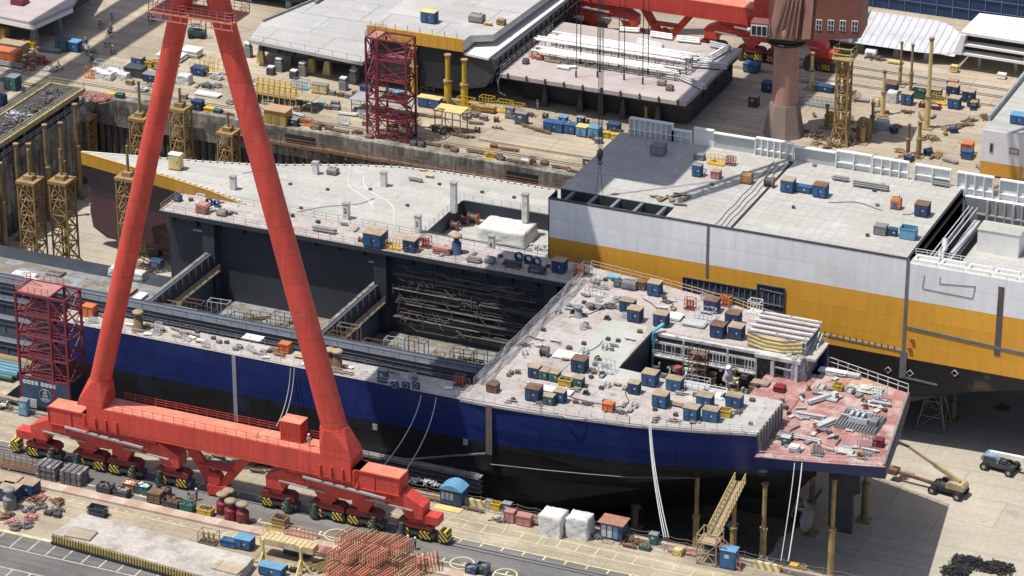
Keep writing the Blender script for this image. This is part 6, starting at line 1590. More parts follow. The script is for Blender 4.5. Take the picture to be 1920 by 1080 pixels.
for i in range(60):
    x = q.uniform(-36, 23); put([('crate', 'gm', .6, .5, .5), ('plate_stack', 'white', 1.2, .6, 1), ('pipe_bundle', 'rust', 1.8, 3, .07), ('plate_stack', 'wood', 1.6, .4, 2), ('cage_frame', 'galv', .9, .6, .7)][i % 5], (x, q.uniform(20.6, 23.8), ZD), ['small grey box on the near side deck', 'pale sheet scrap on the near side deck', 'rusty rods on the near side deck', 'short boards on the near side deck', 'small tube frame on the near side deck'][i % 5], ['grey boxes on the near side deck', 'sheet scraps on the near side deck', 'rods on the near side deck', 'boards on the near side deck', 'tube frames on the near side deck'][i % 5], q.uniform(-.3, .3))
q = random.Random(15)
l2 = [(('crate', 'dark', .5, .45, .45), 'small dark fitting on the red mooring deck', 'fittings on the mooring deck'), (('plate_stack', 'galv', 1.5, .35, 2), 'grey steel offcut on the red mooring deck', 'offcuts on the mooring deck'), (('roller_post', 'rust', 'rust', .25, .7), 'small rusty bollard on the red mooring deck', 'bollards on the mooring deck'), (('plate_stack', 'pg', 1.0, .8, 1), 'small pale plate on the red mooring deck', 'small plates on the mooring deck')]
for i in range(70):
    x, y = q.uniform(58, 79), q.uniform(27, 54)
    if y < 26.6 + (x - 64)*.3 or y > 55 - (x - 64)*.33 or (x < 65.5 and (y < 38 or y > 49)): continue
    k, l, g_ = l2[i % 4]; put(k, (shear(x, y) - .5, y, ZA), l, g_, q.uniform(0, 3))
# low bow deck
def num_post(px, py, h, n, label):
    o = thing('numbered_post', label, 'post', at(px, py, ZL)); MB().box(-.45, .45, -.4, .4, 0, h).build('post', white_tarp, o); MB().box(-.55, .55, -.5, .5, h, h + .12).build('cap', grey, o)
    if n:
        cu = bpy.data.curves.new('digit', 'FONT'); cu.body = n; cu.size = 1.15; cu.align_x = 'CENTER'; cu.extrude = .012; to = bpy.data.objects.new('digit', cu); COL.objects.link(to)
        dg = bpy.context.evaluated_depsgraph_get(); dg.update(); me = bpy.data.meshes.new_from_object(to.evaluated_get(dg)); bpy.data.objects.remove(to)
        me.materials.clear(); me.materials.append(black); d_ = bpy.data.objects.new('digit', me); COL.objects.link(d_); d_.parent = o; d_.location = (0, -.43, h*.42); d_.rotation_euler = (rad(90), 0, 0)
num_post(650, 410, 2.6, '2', 'white post marked 2 on the low grey bow deck'); num_post(784, 436, 2.8, '3', 'white post marked 3 near the left corner of the deck well'); num_post(922, 476, 3.0, '4', 'white post marked 4 in front of the white tarpaulin')
num_post(720, 349, 2.4, '', 'white post without a number in the middle of the bow deck'); num_post(592, 326, 2.0, '', 'white post without a number near the far edge of the bow deck'); num_post(438, 355, 2.2, '', 'narrow pale post by the left end of the bow deck')
num_post(851, 398, 5.0, '', 'tall pale pillar rising at the left end of the deck well'); num_post(985, 415, 4.6, '', 'tall pale pillar rising behind the white tarpaulin')
I(('machine', 'gm', 1.7, 1.3, 1.0), 620, 329, ZL, 'dark grey machine near the far edge of the bow deck')
I(('cabinet', 'py', 2.0, 1.3, 2.6, 'white'), 326, 320, ZL, 'white box with a yellow side on the pointed end of the bow deck')
I(('plate_stack', 'py', 1.4, .6, 3), 801, 336, ZL, 'yellow plank stack near the far edge of the bow deck'); I(('plate_stack', 'py', .9, .4, 2), 788, 324, ZL, 'smallest yellow plank near the far edge of the bow deck'); I(('pipe_bundle', 'gm', 2.4, 4, .12), 776, 343, ZL, 'dark rod bundle right of the unnumbered middle post')
for i, (px, py) in enumerate(((560, 395), (610, 360), (690, 360), (760, 390), (820, 350), (900, 365), (960, 375), (700, 445), (740, 445), (640, 430), (540, 350), (480, 345))):
    I(('crate', 'dark', .4, .35, .3), px, py, ZL, 'small dark fitting on the low grey bow deck', 'fittings on the bow deck')
ZW = -.48
I(('cable_reel', 'brick', .75, .9), 849, 434, ZW, 'red cable reel, lowest of the three in the deck well'); I(('cable_reel', 'brick', .75, 1.0), 868, 424, ZW, 'red cable reel, middle of the three in the deck well'); I(('cable_reel', 'orange', .85, 1.4), 884, 421, ZW, 'orange cable reel, largest of the three in the deck well')
I(('cage_frame', 'yellow', 1.3, 1.0, 2.4), 866, 405, ZW, 'yellow tube frame behind the reels in the deck well')
tt = put(('tarp_block', 8.0, 5.2, 2.2, 3), at(945, 452, ZW), 'large white ribbed tarpaulin tent in the deck well'); tt.location.y += 1.2; tt['category'] = 'tarpaulin'
I(('scrap_heap', 'galv', 3.5, 1.6, .7, 40, 8), 1010, 470, ZL, 'pale heap of clutter right of the post marked 4')
# ---- hold clutter
q = random.Random(31)
for i in range(30):
    x = -33.5 + (i % 15)*3.6 + q.uniform(-.5, .5)
    if abs(x + 7.6) < 2.6: continue
    put(('scaffold_bay', ['rust', 'wood', 'dark', 'galv'][(i*7) % 4], 3.2, 1.3, (6.6, 7.5, 8.1)[i % 3]), (x, 42.6 + 3.0*(i // 15) + q.uniform(-.2, .4), -6.35), 'tube scaffold bay with boards standing on the floor of the open hold', 'scaffold bays in the hold', q.uniform(-.08, .08))
for i in range(34):
    x = q.uniform(-33, 18); y = q.uniform(42, 55)
    put(('cage_frame', ['oru', 'rust', 'wood'][i % 3], q.choice((2.6, 3.4)), 1.2, 1.7), (x, y, -6.35), 'rusty tube frame standing on the floor of the open hold', 'tube frames in the hold', q.uniform(-.3, .3) + (1.57 if i % 4 == 0 else 0))
for i in range(26):
    x = q.uniform(-33, 19); put(('pipe_bundle', 'rust', 4.0, 4, .1), (x, q.uniform(41, 58), -6.35), 'rusty tubes laid on the floor of the open hold', 'tubes in the hold', q.choice((0, 1.57, .6, 1.0)))
for i in range(30):
    x = q.uniform(-80, -38); y = q.uniform(42, 60); put(('plate_stack', ['white', 'wood', 'gm'][i % 3], 2.6, 1.6, 3), (x, y, -6.35), 'plate stack lying on the open tank top left of the hold', 'plates on the open tank top', q.choice((0, 1.57)))
sl_ = MB()
for i in range(9): sl_.box(-60 + i*2.9, -58.9 + i*2.9, 41, 44.5, -6.35, -5.6)
st_ = thing('web_frame_row', 'row of dark web frames along the edge of the open tank top', 'frames', (-48, 42, -6.35)); sl_.build('webs', slate_d, st_, True)
I(('machine', 'navy', 2.0, 1.4, 1.4), 290, 505, -6.35, 'navy machine on the open tank top beside the hold end')
I(('tarp_block', 6.0, 1.6, 1.2, 6), 235, 522, -6.35, 'white wrapped boom lying on the open tank top').location.z = -6.35
# ---- dock floor: towers, props, lifts
TWR = ('lattice_tower', 16.2, 2.9, 'ochre', 1.4, 4.0)
for k, px, py, l in [(TWR, 68, 515, 'ochre lattice tower on the dock floor, left of the front pair'), (TWR, 127, 515, 'ochre lattice tower on the dock floor, right of the front pair'), (TWR, 250, 508, 'ochre lattice tower on the dock floor hidden behind the left crane leg')]:
    I(k, px, py, ZF, l, dy=0)
for px, pt_, Y, l in ((160, 208, 110.5, 'ochre lattice tower with a pink hopper in the corner of the dock'), (265, 208, 110.8, 'ochre lattice tower with a tall rusty column just left of the left crane leg'), (340, 190, 111.0, 'ochre lattice tower standing amid the two crane legs, left one'), (430, 235, 111.0, 'ochre lattice tower by the right crane leg, right one of the two')):
    p = UY(px, pt_ + 10, Y); put(('lattice_tower', 16.0, 2.7, 'ochre', .3, 2.2 if px != 265 else 5.2, px == 160), (p.x, Y - .4, p.z - 16.3), l)
for i, (x, y) in enumerate(((-83.5, 74), (-83.6, 79), (-83.5, 84), (-83.6, 88), (-83.5, 93), (-83.5, 98), (-83.6, 103), (-83.5, 69))):
    put(('prop_post', 15.5 if i % 2 else 17, .32, 'oru', .55), (x, y, ZF), 'ochre and grey telescopic prop standing along the sheet piled end wall', 'props along the end wall')
for i, (px, py, h, l) in enumerate([(1308, 1012, 10.7, 'ochre telescopic prop right behind the foot of the gangway'), (1378, 1030, 9.8, 'ochre telescopic prop beside the lower part of the gangway'), (1435, 1040, 10.8, 'ochre telescopic prop below the left end of the mooring deck'),
        (1565, 1066, 13.6, 'tallest ochre telescopic prop, under the near side of the stern'), (1620, 975, 13.5, 'thick ochre telescopic prop under the corner of the transom'), (1787, 785, 6.2, 'orange prop under the hull of the orange ship'), (1702, 735, 6.0, 'thin orange prop under the orange ship behind the transom rail'),
        (938, 960, 8.6, 'ochre prop under the blue hull near the vertical brown strip'), (880, 950, 8.4, 'dark prop under the blue hull left of the vertical brown strip'), (1520, 1000, 9, 'dim grey prop beside the propeller'), (1190, 990, 8.6, 'dim prop in the shade under the blue hull behind the wrapped bales')]):
    NEAR = {1308: (27.0, 880), 1378: (27.8, 915), 1435: (27.6, 905), 1565: (30.2, 897)}
    if px in NEAR:
        p = UY(px, NEAR[px][1], NEAR[px][0]); put(('prop_post', round(p.z + 14, 1), .3, 'prop', .5), (p.x, p.y, ZF), l)
    else: I(('prop_post', h, .34 if h > 7 else .22, 'oru', .42), px, py, ZF, l, dy=0)
for px, py, l in ((190, 421, 'dark stool under the bow, left one'), (217, 430, 'dark stool under the bow, middle one'), (290, 440, 'dark stool under the bow beside the crane leg')): I(('trestle', 5.0, 1.3, 'dark'), px, py, ZF, l, dy=0)
I(('trestle', 7.0, 3.0, 'gm'), 1750, 802, ZF, 'grey tube trestle standing in the shade before the orange ship', dy=0)
for i in range(16): put(('pier_block', 1.9, 1.6), (-40 + i*7.0, 44 if i % 2 else 36, ZF), 'keel block on the dock floor under the blue ship', 'keel blocks under the blue ship')
for i in range(18): put(('pier_block', 1.55, 1.6), (-60 + i*7.3, 87, ZF), 'keel block on the dock floor under the orange ship', 'keel blocks under the orange ship')
def boom_lift(label, loc, rz, c, elev_, L_, jib, cst=black, bm=None):
    bm = bm or c
    t = thing('boom_lift', label, 'boom lift', loc, rz)
    MB().box(-2.3, 2.3, -1.0, 1.0, .7, 1.3).build('chassis', cst, t)
    for x in (-1.9, 1.9):
        for y in (-1.25, 1.25):
            w_ = MB().tube((x, y - .3, .6), (x, y + .3, .6), .62, n=14).build('wheel', rubber, t); MB().tube((x, y - .32, .6), (x, y + .32, .6), .3, n=10).build('rim', grey, w_)
    MB().prism_y([(-2.6, 1.3), (.1, 1.3), (.1, 1.9), (-.5, 2.3), (-2.3, 2.2), (-2.6, 1.8)], -1.0, 1.0).build('turntable', c, t)
    MB().box(.2, 1.6, -.8, .8, 1.3, 1.55).box(.4, 1.2, -.9, -.4, 1.55, 2.0).build('engine_tray', dark, t)
    MB().tube((1.2, .5, 1.5), (1.2, .5, 2.3), .09).build('exhaust', dark, t)
    MB().box(-2.2, -.3, -1.05, -.99, 1.5, 2.1).build('cover', dark, t)
    p0_ = Vector((-1.6, 0, 2.3)); p1_ = p0_ + Vector((math.cos(elev_), 0, math.sin(elev_)))*L_
    mid = p0_.lerp(p1_, .5)
    MB().bar(p0_, mid, .5, .6).build('boom', bm, t); MB().bar(p0_.lerp(p1_, .42), p1_, .34, .42).build('boom_extension', bm, t)
    p2 = p1_ + Vector((math.cos(jib), 0, math.sin(jib)))*2.0
    MB().bar(p1_, p2, .28, .32).build('jib', dark, t)
    b = MB().box(p2.x - .2, p2.x + 1.1, -1.1, 1.1, p2.z - .6, p2.z - .5); cs_ = [(p2.x - .2, -1.1), (p2.x + 1.1, -1.1), (p2.x + 1.1, 1.1), (p2.x - .2, 1.1)]
    for i in range(4):
        a, e = cs_[i], cs_[(i+1) % 4]; b.bar((*a, p2.z - .5), (*a, p2.z + .6), .07)
        for z in (.05, .6): b.bar((*a, p2.z + z), (*e, p2.z + z), .06)
    b.build('basket', navy if c is not white else dark, t)
    MB().tube(p0_ + Vector((1.0, 0, -.6)), p0_.lerp(p1_, .3), .13).build('lift_ram', galv, t)
    return t
p = U(1775, 930, ZF)
bl1 = boom_lift('yellow boom lift with raised boom reaching the transom, rusty front arm', (p.x, p.y + .8, ZF), rad(172), M('lift_tan', (.40, .32, .19), .7, .25, .8, .25, 3), rad(23), 8.6, rad(8))
b = MB().bar((2.3, 0, 1.0), (8.2, .4, 1.5), .4).box(7.6, 9.0, -.3, 1.0, 1.1, 1.9); b.build('stowed_arm', rust_brown, bl1)
p = U(1872, 885, ZF)
boom_lift('white boomed lift with blue cover parked on the dock floor at the right edge', (p.x, p.y + .8, ZF), rad(-8), M('lift_grey_blue', (.16, .26, .34), .6, .25, .8, .25, 3), rad(4), 10.0, rad(-8), dark, white)
p = U(1800, 1072, ZF)
for i, (px, py, w_) in enumerate(((1815, 1062, 4.6), (1868, 1072, 4.0), (1790, 1079, 3.6))):
    I(('scrap_heap', 'black', w_, 3.0, .8, 260, 50 + i), px, py, ZF, ['largest heap of black chain on the dock floor at the lower right', 'right heap of black chain on the dock floor at the lower right', 'near left heap of black chain on the dock floor at the lower right'][i])
I(('scrap_heap', 'rust', 2.0, 1.2, .4, 24, 60), 1880, 770, ZF, 'low scrap heap in the shade under the orange ship')
# shadow-side platforms on the far dock edge in front of the wall
# ---- near quay
gw = thing('gangway', 'yellow lattice gangway rising from the quay edge to the stern', 'gangway', (*U(1330, 1050, 0)[:2], 0)); g0 = gw.location.copy()
foot = Vector((g0.x + .2, 5.6, 3.2)); top_ = UY(1388, 903, 25.6)
b = MB()
dv = (top_ - foot); side = Vector((-dv.y, dv.x, 0)).normalized()
for s in (-.7, .7):
    for z in (0, 1.25): b.bar(foot + side*s + Vector((0, 0, z)), top_ + side*s + Vector((0, 0, z)), .14)
    n = 13
    for i in range(n + 1):
        c = foot.lerp(top_, i/n) + side*s; b.bar(c, c + Vector((0, 0, 1.25)), .09)
        if i < n: d = foot.lerp(top_, (i+1)/n) + side*s; b.bar(c, d + Vector((0, 0, 1.25)), .07)
b.build('truss', M('gangway_ochre', (.40, .31, .15), .75, .25, .8, .2, 4), gw, True)
b = MB(); b.loft([[foot + side*-.65, foot + side*.65, foot + side*.65 + Vector((0, 0, .08)), foot - side*.65 + Vector((0, 0, .08))], [top_ + side*-.65, top_ + side*.65, top_ + side*.65 + Vector((0, 0, .08)), top_ - side*.65 + Vector((0, 0, .08))]]); b.build('walkway', M('walkway_tan', (.33, .26, .15), .8, .25, .8, .25, 4), gw, True)
b = MB()
for x in (g0.x - 1.2, g0.x + 1.4):
    for y in (3.6, 6.2): b.bar((x, y, 0), (x, y, 4.3), .14)
for z in (.3, 1.7, 3.1, 4.2):
    for y in (3.6, 6.2): b.bar((g0.x - 1.2, y, z), (g0.x + 1.4, y, z), .1)
    for x in (g0.x - 1.2, g0.x + 1.4): b.bar((x, 3.6, z), (x, 6.2, z), .1)
b.bar((g0.x - 1.2, 3.6, .3), (g0.x + 1.4, 3.6, 3.1), .09); b.bar((g0.x + 1.4, 3.6, .3), (g0.x - 1.2, 3.6, 3.1), .09); b.box(g0.x - 1.2, g0.x + 1.4, 3.6, 6.2, 3.0, 3.1)
b.build('foot_frame', M('rusty_cream_frame', (.36, .27, .17), .7, .25, .8, .2, 4, rust=(.8, .56, .7)), gw, True)
b = MB()
for s in (3.9, 4.9):
    b.bar((g0.x + 1.4, s, 3.0), (g0.x + 4.6, s, .1), .16); b.bar((g0.x + 1.4, s, 4.0), (g0.x + 4.6, s, 1.1), .1)
    for i in range(8): b.bar((g0.x + 1.5 + i*.43, s, 2.9 - i*.4), (g0.x + 1.5 + i*.43, s, 3.9 - i*.4), .08)
for i in range(9): b.box(g0.x + 1.5 + i*.36, g0.x + 1.8 + i*.36, 3.9, 4.9, 2.75 - i*.33, 2.81 - i*.33)
b.build('stair', pinkish, gw, True)
def Q(*a, **k): return I(*a, **k)
sd = thing('site_shed', 'navy shed with a light blue curved roof near the right end of the red crane', 'shed', (*U(846, 948, 0)[:2], ZQ)); sd.location.y += .9
MB().box(-1.5, 1.5, -1.1, 1.1, .1, 2.3).build('walls', navy, sd)
b = MB(); pr_ = [(-1.65 + 3.3*i/10, 2.3 + .75*math.sin(math.pi*i/10)) for i in range(11)]; b.prism_y([(x, z) for x, z in pr_] , -1.25, 1.25); b.build('curved_roof', sky_blue, sd)
b = MB()
for i in range(3): b.box(-1.3 + i*.62, -.85 + i*.62, -1.16, -1.08, .9, 1.9)
b.build('vent_panel', M('vent_pale', (.22, .27, .33), .6, .2, 1, .2, 3), sd); MB().box(.55, 1.3, -1.14, -1.08, .2, 2.0).build('door', navy, sd)
MB().box(-1.8, 1.9, -2.6, -1.3, 0, .12).build('yellow_step', yellow_pale, sd)
sh2 = thing('site_shed', 'blue and white site shed with a flat rusty roof right of the two wrapped bales', 'shed', (*U(1147, 1012, 0)[:2], ZQ)); sh2.location.y += .7
MB().box(-1.5, 1.5, -1.0, 1.0, .1, 2.4).build('walls', navy, sh2); MB().box(-1.75, 1.75, -1.3, 1.25, 2.4, 2.52).build('flat_roof', M('roof_rust', (.34, .17, .11), .8, .2, .8, .2, 4), sh2)
for x in (-1.3, -.5, .3): MB().box(x, x + .62, -1.05, -.98, .4, 2.1).build('panel', paper if x != .3 else sky_blue, sh2)
MB().box(-.9, .5, -2.0, -1.05, 0, .12).build('step', wood, sh2)
I(('tarp_block', 3.1, 2.7, 2.9, 1), 1033, 1003, ZQ, 'silvery wrapped bale on the quay, left of the pair').location.z = ZQ
I(('tarp_block', 3.0, 2.5, 2.8, 2), 1083, 1008, ZQ, 'silvery wrapped bale on the quay, right of the pair').location.z = ZQ
for k, x, y, l in [
    (('crate', 'pink', 1.3, 1.1, 1.6), 952, 982, 'tall pink crate, left of the pair before the wrapped bales'),
    (('crate', 'pink', 1.9, 1.2, 1.4), 979, 988, 'wide pink crate, right of the pair before the wrapped bales'),
    (('cabinet', 'galv', .7, .6, 1.1), 912, 957, 'small pale cabinet on the quay right of the striped barrier'),
    (('open_bin', 'yellow', 1.2, .9, 1.1, ''), 926, 961, 'yellow bin on the quay between the pale cabinet and the teal box'),
    (('cabinet', 'teal', 1.1, .8, 1.4), 947, 966, 'teal cabinet on the quay edge above the tall pink crate'),
    (('cabinet', 'blue', 2.0, 1.5, 2.6, 'sky'), 1363, 1068, 'tall bright blue cabinet with white notices right of the gangway stair'),
    (('cabinet', 'teal', 1.0, .9, 1.5), 1222, 1025, 'small teal cabinet left of the gangway foot'),
    (('scrap_heap', 'rust', 4.0, 1.4, .7, 44, 3), 1180, 1022, 'rusty pipe clutter on the quay left of the small teal cabinet'),
    (('scrap_heap', 'pink', 4.6, 1.2, .6, 44, 4), 1270, 1040, 'pinkish clutter along the quay edge left of the gangway'),
    (('open_bin', 'green', 1.4, 1.0, .6, 'scrap'), 1205, 1035, 'low green bin on the quay below the rusty pipe clutter'),
    (('tarp_block', 1.2, 1.0, .8, 9, 'py'), 1268, 1045, 'cream sack on the quay left of the gangway'),
    (('scrap_heap', 'galv', 4.0, 1.5, .6, 40, 5), 790, 912, 'pale clutter behind the right end of the red crane'),
    (('crate', 'yellow', 1.0, .8, .7), 1485, 1072, 'small yellow box at the quay edge near the mooring lines'),
    (('scrap_heap', 'gm', 2.4, 1.1, .6, 30, 6), 1425, 1060, 'grey clutter right of the tall blue cabinet'),
    (('scrap_heap', 'oru', 2.6, 1.0, .6, 30, 7), 1500, 1075, 'ochre clutter at the quay edge by the mooring lines'),
    (('pipe_bundle', 'rust', 4.4, 6, .14), 1045, 985, 'rusty pipe bundle at the quay edge behind the wrapped bales')]:
    Q(k, x, y, ZQ, l)
sb_ = thing('barrier', 'low barrier with diagonal yellow and white stripes on the quay by the curved roof shed', 'barrier', (*U(882, 950, 0)[:2], ZQ)); sb_.location.y += .5
MB().prism_x([(-.35, 0), (.35, 0), (.2, .9), (-.2, .9)], -1.9, 1.9).build('block', M('barrier_stripes', (.60, .55, .45), .7, .15, .5, .15, 3, bands=(0, 1.0, .5, (.40, .27, .06), .6)), sb_)
sb2 = thing('barrier', 'low striped barrier at the quay edge left of the mooring lines', 'barrier', (*U(1440, 1068, 0)[:2], ZQ))
MB().prism_x([(-.35, 0), (.35, 0), (.2, .9), (-.2, .9)], -1.7, 1.7).build('block', MATS['barrier_stripes'], sb2)
# under and around the crane
for k, x, y, l in [
    (('cable_reel', 'maroon', .75, .7), 478, 875, 'dark red cable reel, leftmost of the three beneath the sill'), (('cable_reel', 'maroon', .75, .7), 492, 878, 'dark red cable reel, middle of the three beneath the sill'), (('cable_reel', 'dark', .75, .7), 507, 881, 'dark cable reel, rightmost of the three beneath the sill'),
    (('crate', 'yellow', 1.2, 1.0, .9), 417, 850, 'yellow box on the quay seen beneath the sill by the slanting brace'), (('crate', 'teal', 1.2, 1.0, .9), 434, 855, 'teal box on the quay seen beneath the sill by the slanting brace'),
    (('scrap_heap', 'scrap', 2.6, 1.2, .6, 30, 11), 390, 845, 'dark scrap heap seen beneath the sill near the left brace'), (('plate_stack', 'conc', 1.7, 1.2, 4), 325, 830, 'pale slab stack seen beneath the sill right of the left trucks'),
    (('scrap_heap', 'rust', 2.4, 1.2, .5, 30, 12), 308, 828, 'rusty scrap seen beneath the sill beside the pale slab stack'), (('cage_frame', 'galv', 2.6, 1.2, .9), 530, 885, 'pale tube frame seen beneath the sill right of the reels'),
    (('cabinet', 'navy', 1.3, 1.0, 1.2), 392, 915, 'navy control cabinet beside the central crane truck'), (('open_bin', 'yellow', 1.3, .8, .6, 'galv'), 393, 922, 'low yellow bin before the central crane truck'),
    (('cabinet', 'sky', 1.3, 1.0, 2.3), 41, 782, 'bright blue cabinet at the foot of the near maroon tower'),
    (('open_bin', 'dark', 2.0, 1.6, 1.0, 'scrap'), 193, 926, 'dark skip of mixed scrap, leftmost in the row beside the kerb'), (('open_bin', 'dark', 1.9, 1.5, 1.0, 'gm'), 224, 935, 'dark skip of grey parts, second in the row beside the kerb'),
    (('open_bin', 'orange', 1.7, 1.3, 1.2, 'white'), 239, 923, 'orange skip with white bags in the row beside the kerb'), (('open_bin', 'teal', 1.9, 1.4, 1.2, 'white'), 264, 928, 'teal skip heaped with white scrap in the row beside the kerb'),
    (('crate', 'rust', 1.8, 1.4, 1.5), 287, 945, 'brown crate with a pale top in the middle of the skip row'), (('open_bin', 'dark', 1.8, 1.4, 1.2, 'rust'), 301, 935, 'dark skip behind the brown crate'),
    (('open_bin', 'dark', 2.3, 1.6, 1.1, 'rust'), 318, 955, 'dark framed skip of rusty scrap right of the brown crate'), (('open_bin', 'green', 1.8, 1.3, 1.1, 'teal'), 347, 962, 'green skip in the row beside the kerb'),
    (('open_bin', 'yellow', 1.9, 1.3, 1.0, 'scrap'), 381, 970, 'yellow skip at the right end of the row beside the kerb')]:
    Q(k, x, y, ZQ, l)
for i, (x, y) in enumerate(((413, 966), (428, 979), (450, 985), (424, 960))):
    Q(('spool_drum', 'maroon', 'wood'), x, y, ZQ, ['dark red hose drum, leftmost front one of the group before the kerb', 'dark red hose drum, middle front one of the group before the kerb', 'dark red hose drum with the palest top, rightmost before the kerb', 'dark red hose drum at the back of the group before the kerb'][i])
def slat_pallet(label, px, py, w, d, h):
    t = thing('strapped_stack', label, 'stack', at(px, py, ZQ)); t.location.y += d/2; b = MB(); qq = random.Random(px)
    n = int(h/.3)
    for k in range(n): b.cbox(qq.uniform(-.06, .06), qq.uniform(-.06, .06), .2 + k*.3, w + qq.uniform(-.15, .1), d + qq.uniform(-.12, .1), .22)
    b.build('bundles', M('slat_grey', (.16, .155, .165), .8, .3, .6, .25, 4, dirt=[((.38, .36, .36), 1.2, .52, .66, .7)]), t)
    for x in (-w*.3, 0, w*.3): MB().box(x - .06, x + .06, -d/2 - .08, d/2 + .08, .1, .2 + n*.3 + .03).build('strap', dark, t)
    MB().box(-w/2, w/2, -d/2, d/2, 0, .2).build('pallet', wood, t)
slat_pallet('grey strapped stack of slats on the road, left of the pair', 86, 900, 2.9, 2.4, 1.9); slat_pallet('grey strapped stack of slats on the road, right of the pair', 132, 910, 3.0, 2.4, 1.8)
for i in range(5): Q(('pipe_bundle', 'rust', 7.5, 8, .1), 15 + i*8, 872 + i*4, ZQ, 'rusty bar bundle lying on the road at the left edge', 'bar bundles at the left edge', dy=.3)
Q(('cage_frame', 'rust', 7.0, 1.6, 1.3, 9), 18, 878, ZQ, 'rusty stillage posts around the bar bundles at the left edge')
for k, x, y, l in [
    ((tc_, 'navy', 3.4, 2.4, 1.9), 10, 925, 'navy storage box, rear left of the group at the left edge of the yard'), ((tc_, 'navy', 2.6, 2.0, 1.7), 48, 929, 'navy storage box at the right of the group by the kerb end'), ((tc_, 'navy', 2.6, 2.0, 1.9), 14, 941, 'navy storage box nearest in the group at the left edge of the yard'),
    (('spool_drum', 'gm', 'gm'), 13, 958, 'grey cylinder standing before the navy storage boxes'),
    (('cage_frame', 'slate', 2.4, 1.3, 1.3, 4), 178, 972, 'blue grey steel cradle standing on the yard behind the concrete slab'),
    (('open_bin', 'slate', 2.2, 1.2, 1.2, ''), 178, 971, 'blue grey trough inside the steel cradle behind the concrete slab'),
    (('crate', 'dark', .9, .7, .5), 85, 970, 'small black box on the yard, left of the pair'), (('crate', 'dark', .9, .7, .5), 102, 974, 'small black box on the yard, right of the pair'),
    (('open_bin', 'ochre', 1.9, 1.5, 1.3, 'dark'), 521, 990, 'rusty yellow hopper on the road behind the pale girder'),
    (('cage_frame', 'yellow', 2.6, 1.0, 1.1, 4), 508, 1008, 'yellow tube frame between the hopper and the pale girder'),
    (('cage_frame', 'pink', 4.2, 1.3, 1.0, 8), 558, 1012, 'pinkish barrier frame with upright rods on the road'),
    (('gas_rack', 'oru', 2.4, 1.4, 1.6), 386, 1022, 'rusty bundle of bars in a rack at the rear of the concrete slab'),
    ((tc_, 'blue', 2.2, 1.6, 1.5, 'sky'), 454, 1032, 'bright blue box with light roof beside the yellow stand'), (('crate', 'blue', 2.0, 1.0, 1.0), 425, 1029, 'blue box left of the bright blue box with light roof'),
    ((tc_, 'blue', 3.2, 1.4, 1.3, 'sky'), 505, 1083, 'bright blue box cut by the lower edge of the picture'),
    (('crate', 'navy', 3.4, 1.2, 1.4), 553, 1045, 'navy box beneath the pale girder'),
    (('open_bin', 'navy', 1.4, 1.2, 1.2, 'gm'), 880, 1082, 'navy bin at the lower edge of the road, left of the pair'), (('open_bin', 'slate', 1.5, 1.2, 1.3, 'gm'), 901, 1080, 'grey blue bin at the lower edge of the road, right of the pair'),
    (('crate', 'black', .8, .6, .5), 527, 1073, 'small black box near the yellow stand foot, left of the pair'), (('crate', 'black', .8, .6, .5), 544, 1077, 'small black box near the yellow stand foot, right of the pair')]:
    Q(k, x, y, ZQ, l)
q = random.Random(8)
for i in range(13):
    px, py = q.uniform(0, 105), q.uniform(935, 998)
    Q(('scrap_heap', ['scrap', 'pink', 'rust'][i % 3], 2.0, 1.2, .45, 34, 70 + i % 3), px, py, ZQ, 'small heap of mixed scrap on the yard at the left edge', 'scrap heaps on the left yard', rz=q.uniform(0, 3))
# concrete slab on the yard with yellow edge
cs_ = thing('concrete_stage', 'long weathered concrete slab with a black and yellow toothed edge along the lower left', 'slab', (2, -21, 0))
poly = [(-12.6, -23.0), (-11.6, -18.0), (13.6, -19.2), (14.6, -24.6)]
poly = [(U(97, 1000, 1.5).x, U(97, 1000, 1.5).y), (U(400, 1082, 1.5).x + 3, U(400, 1082, 1.5).y - .6), (U(475, 1045, 1.5).x, U(475, 1045, 1.5).y), (U(155, 962, 1.5).x, U(155, 962, 1.5).y)]
MB().prism(poly, .05, 1.5).build('slab', M('stage_concrete', (.43, .40, .36), .9, .2, .3, .2, 2, dirt=[((.20, .185, .165), .35, .48, .66, .65), ((.55, .52, .48), .8, .58, .72, .5)]), cs_, True)
a, b2 = Vector((*poly[0], 0)), Vector((*poly[1], 0)); tb = MB(); n = 64
for i in range(n): c = a.lerp(b2, (i + .5)/n); tb.cbox(c.x, c.y - .16, .5, .2, .25, .9)
tb.build('toothed_edge', M('tooth_ochre', (.42, .33, .12), .8, .25, .8, .25, 4), cs_, True); tb = MB().bar(a + Vector((0, -.1, .3)), b2 + Vector((0, -.1, .3)), .5, .3); tb.build('kick_plate', black, cs_, True)
MB().cbox(*U(152, 1003, 1.5)[:2], 1.5, 3.6, 2.4, .25, .05).build('raised_pad', concrete, cs_, True); MB().cbox(*U(428, 1066, 1.5)[:2], 1.5, 3.8, 2.2, .25, -.05).build('raised_pad', concrete, cs_, True)
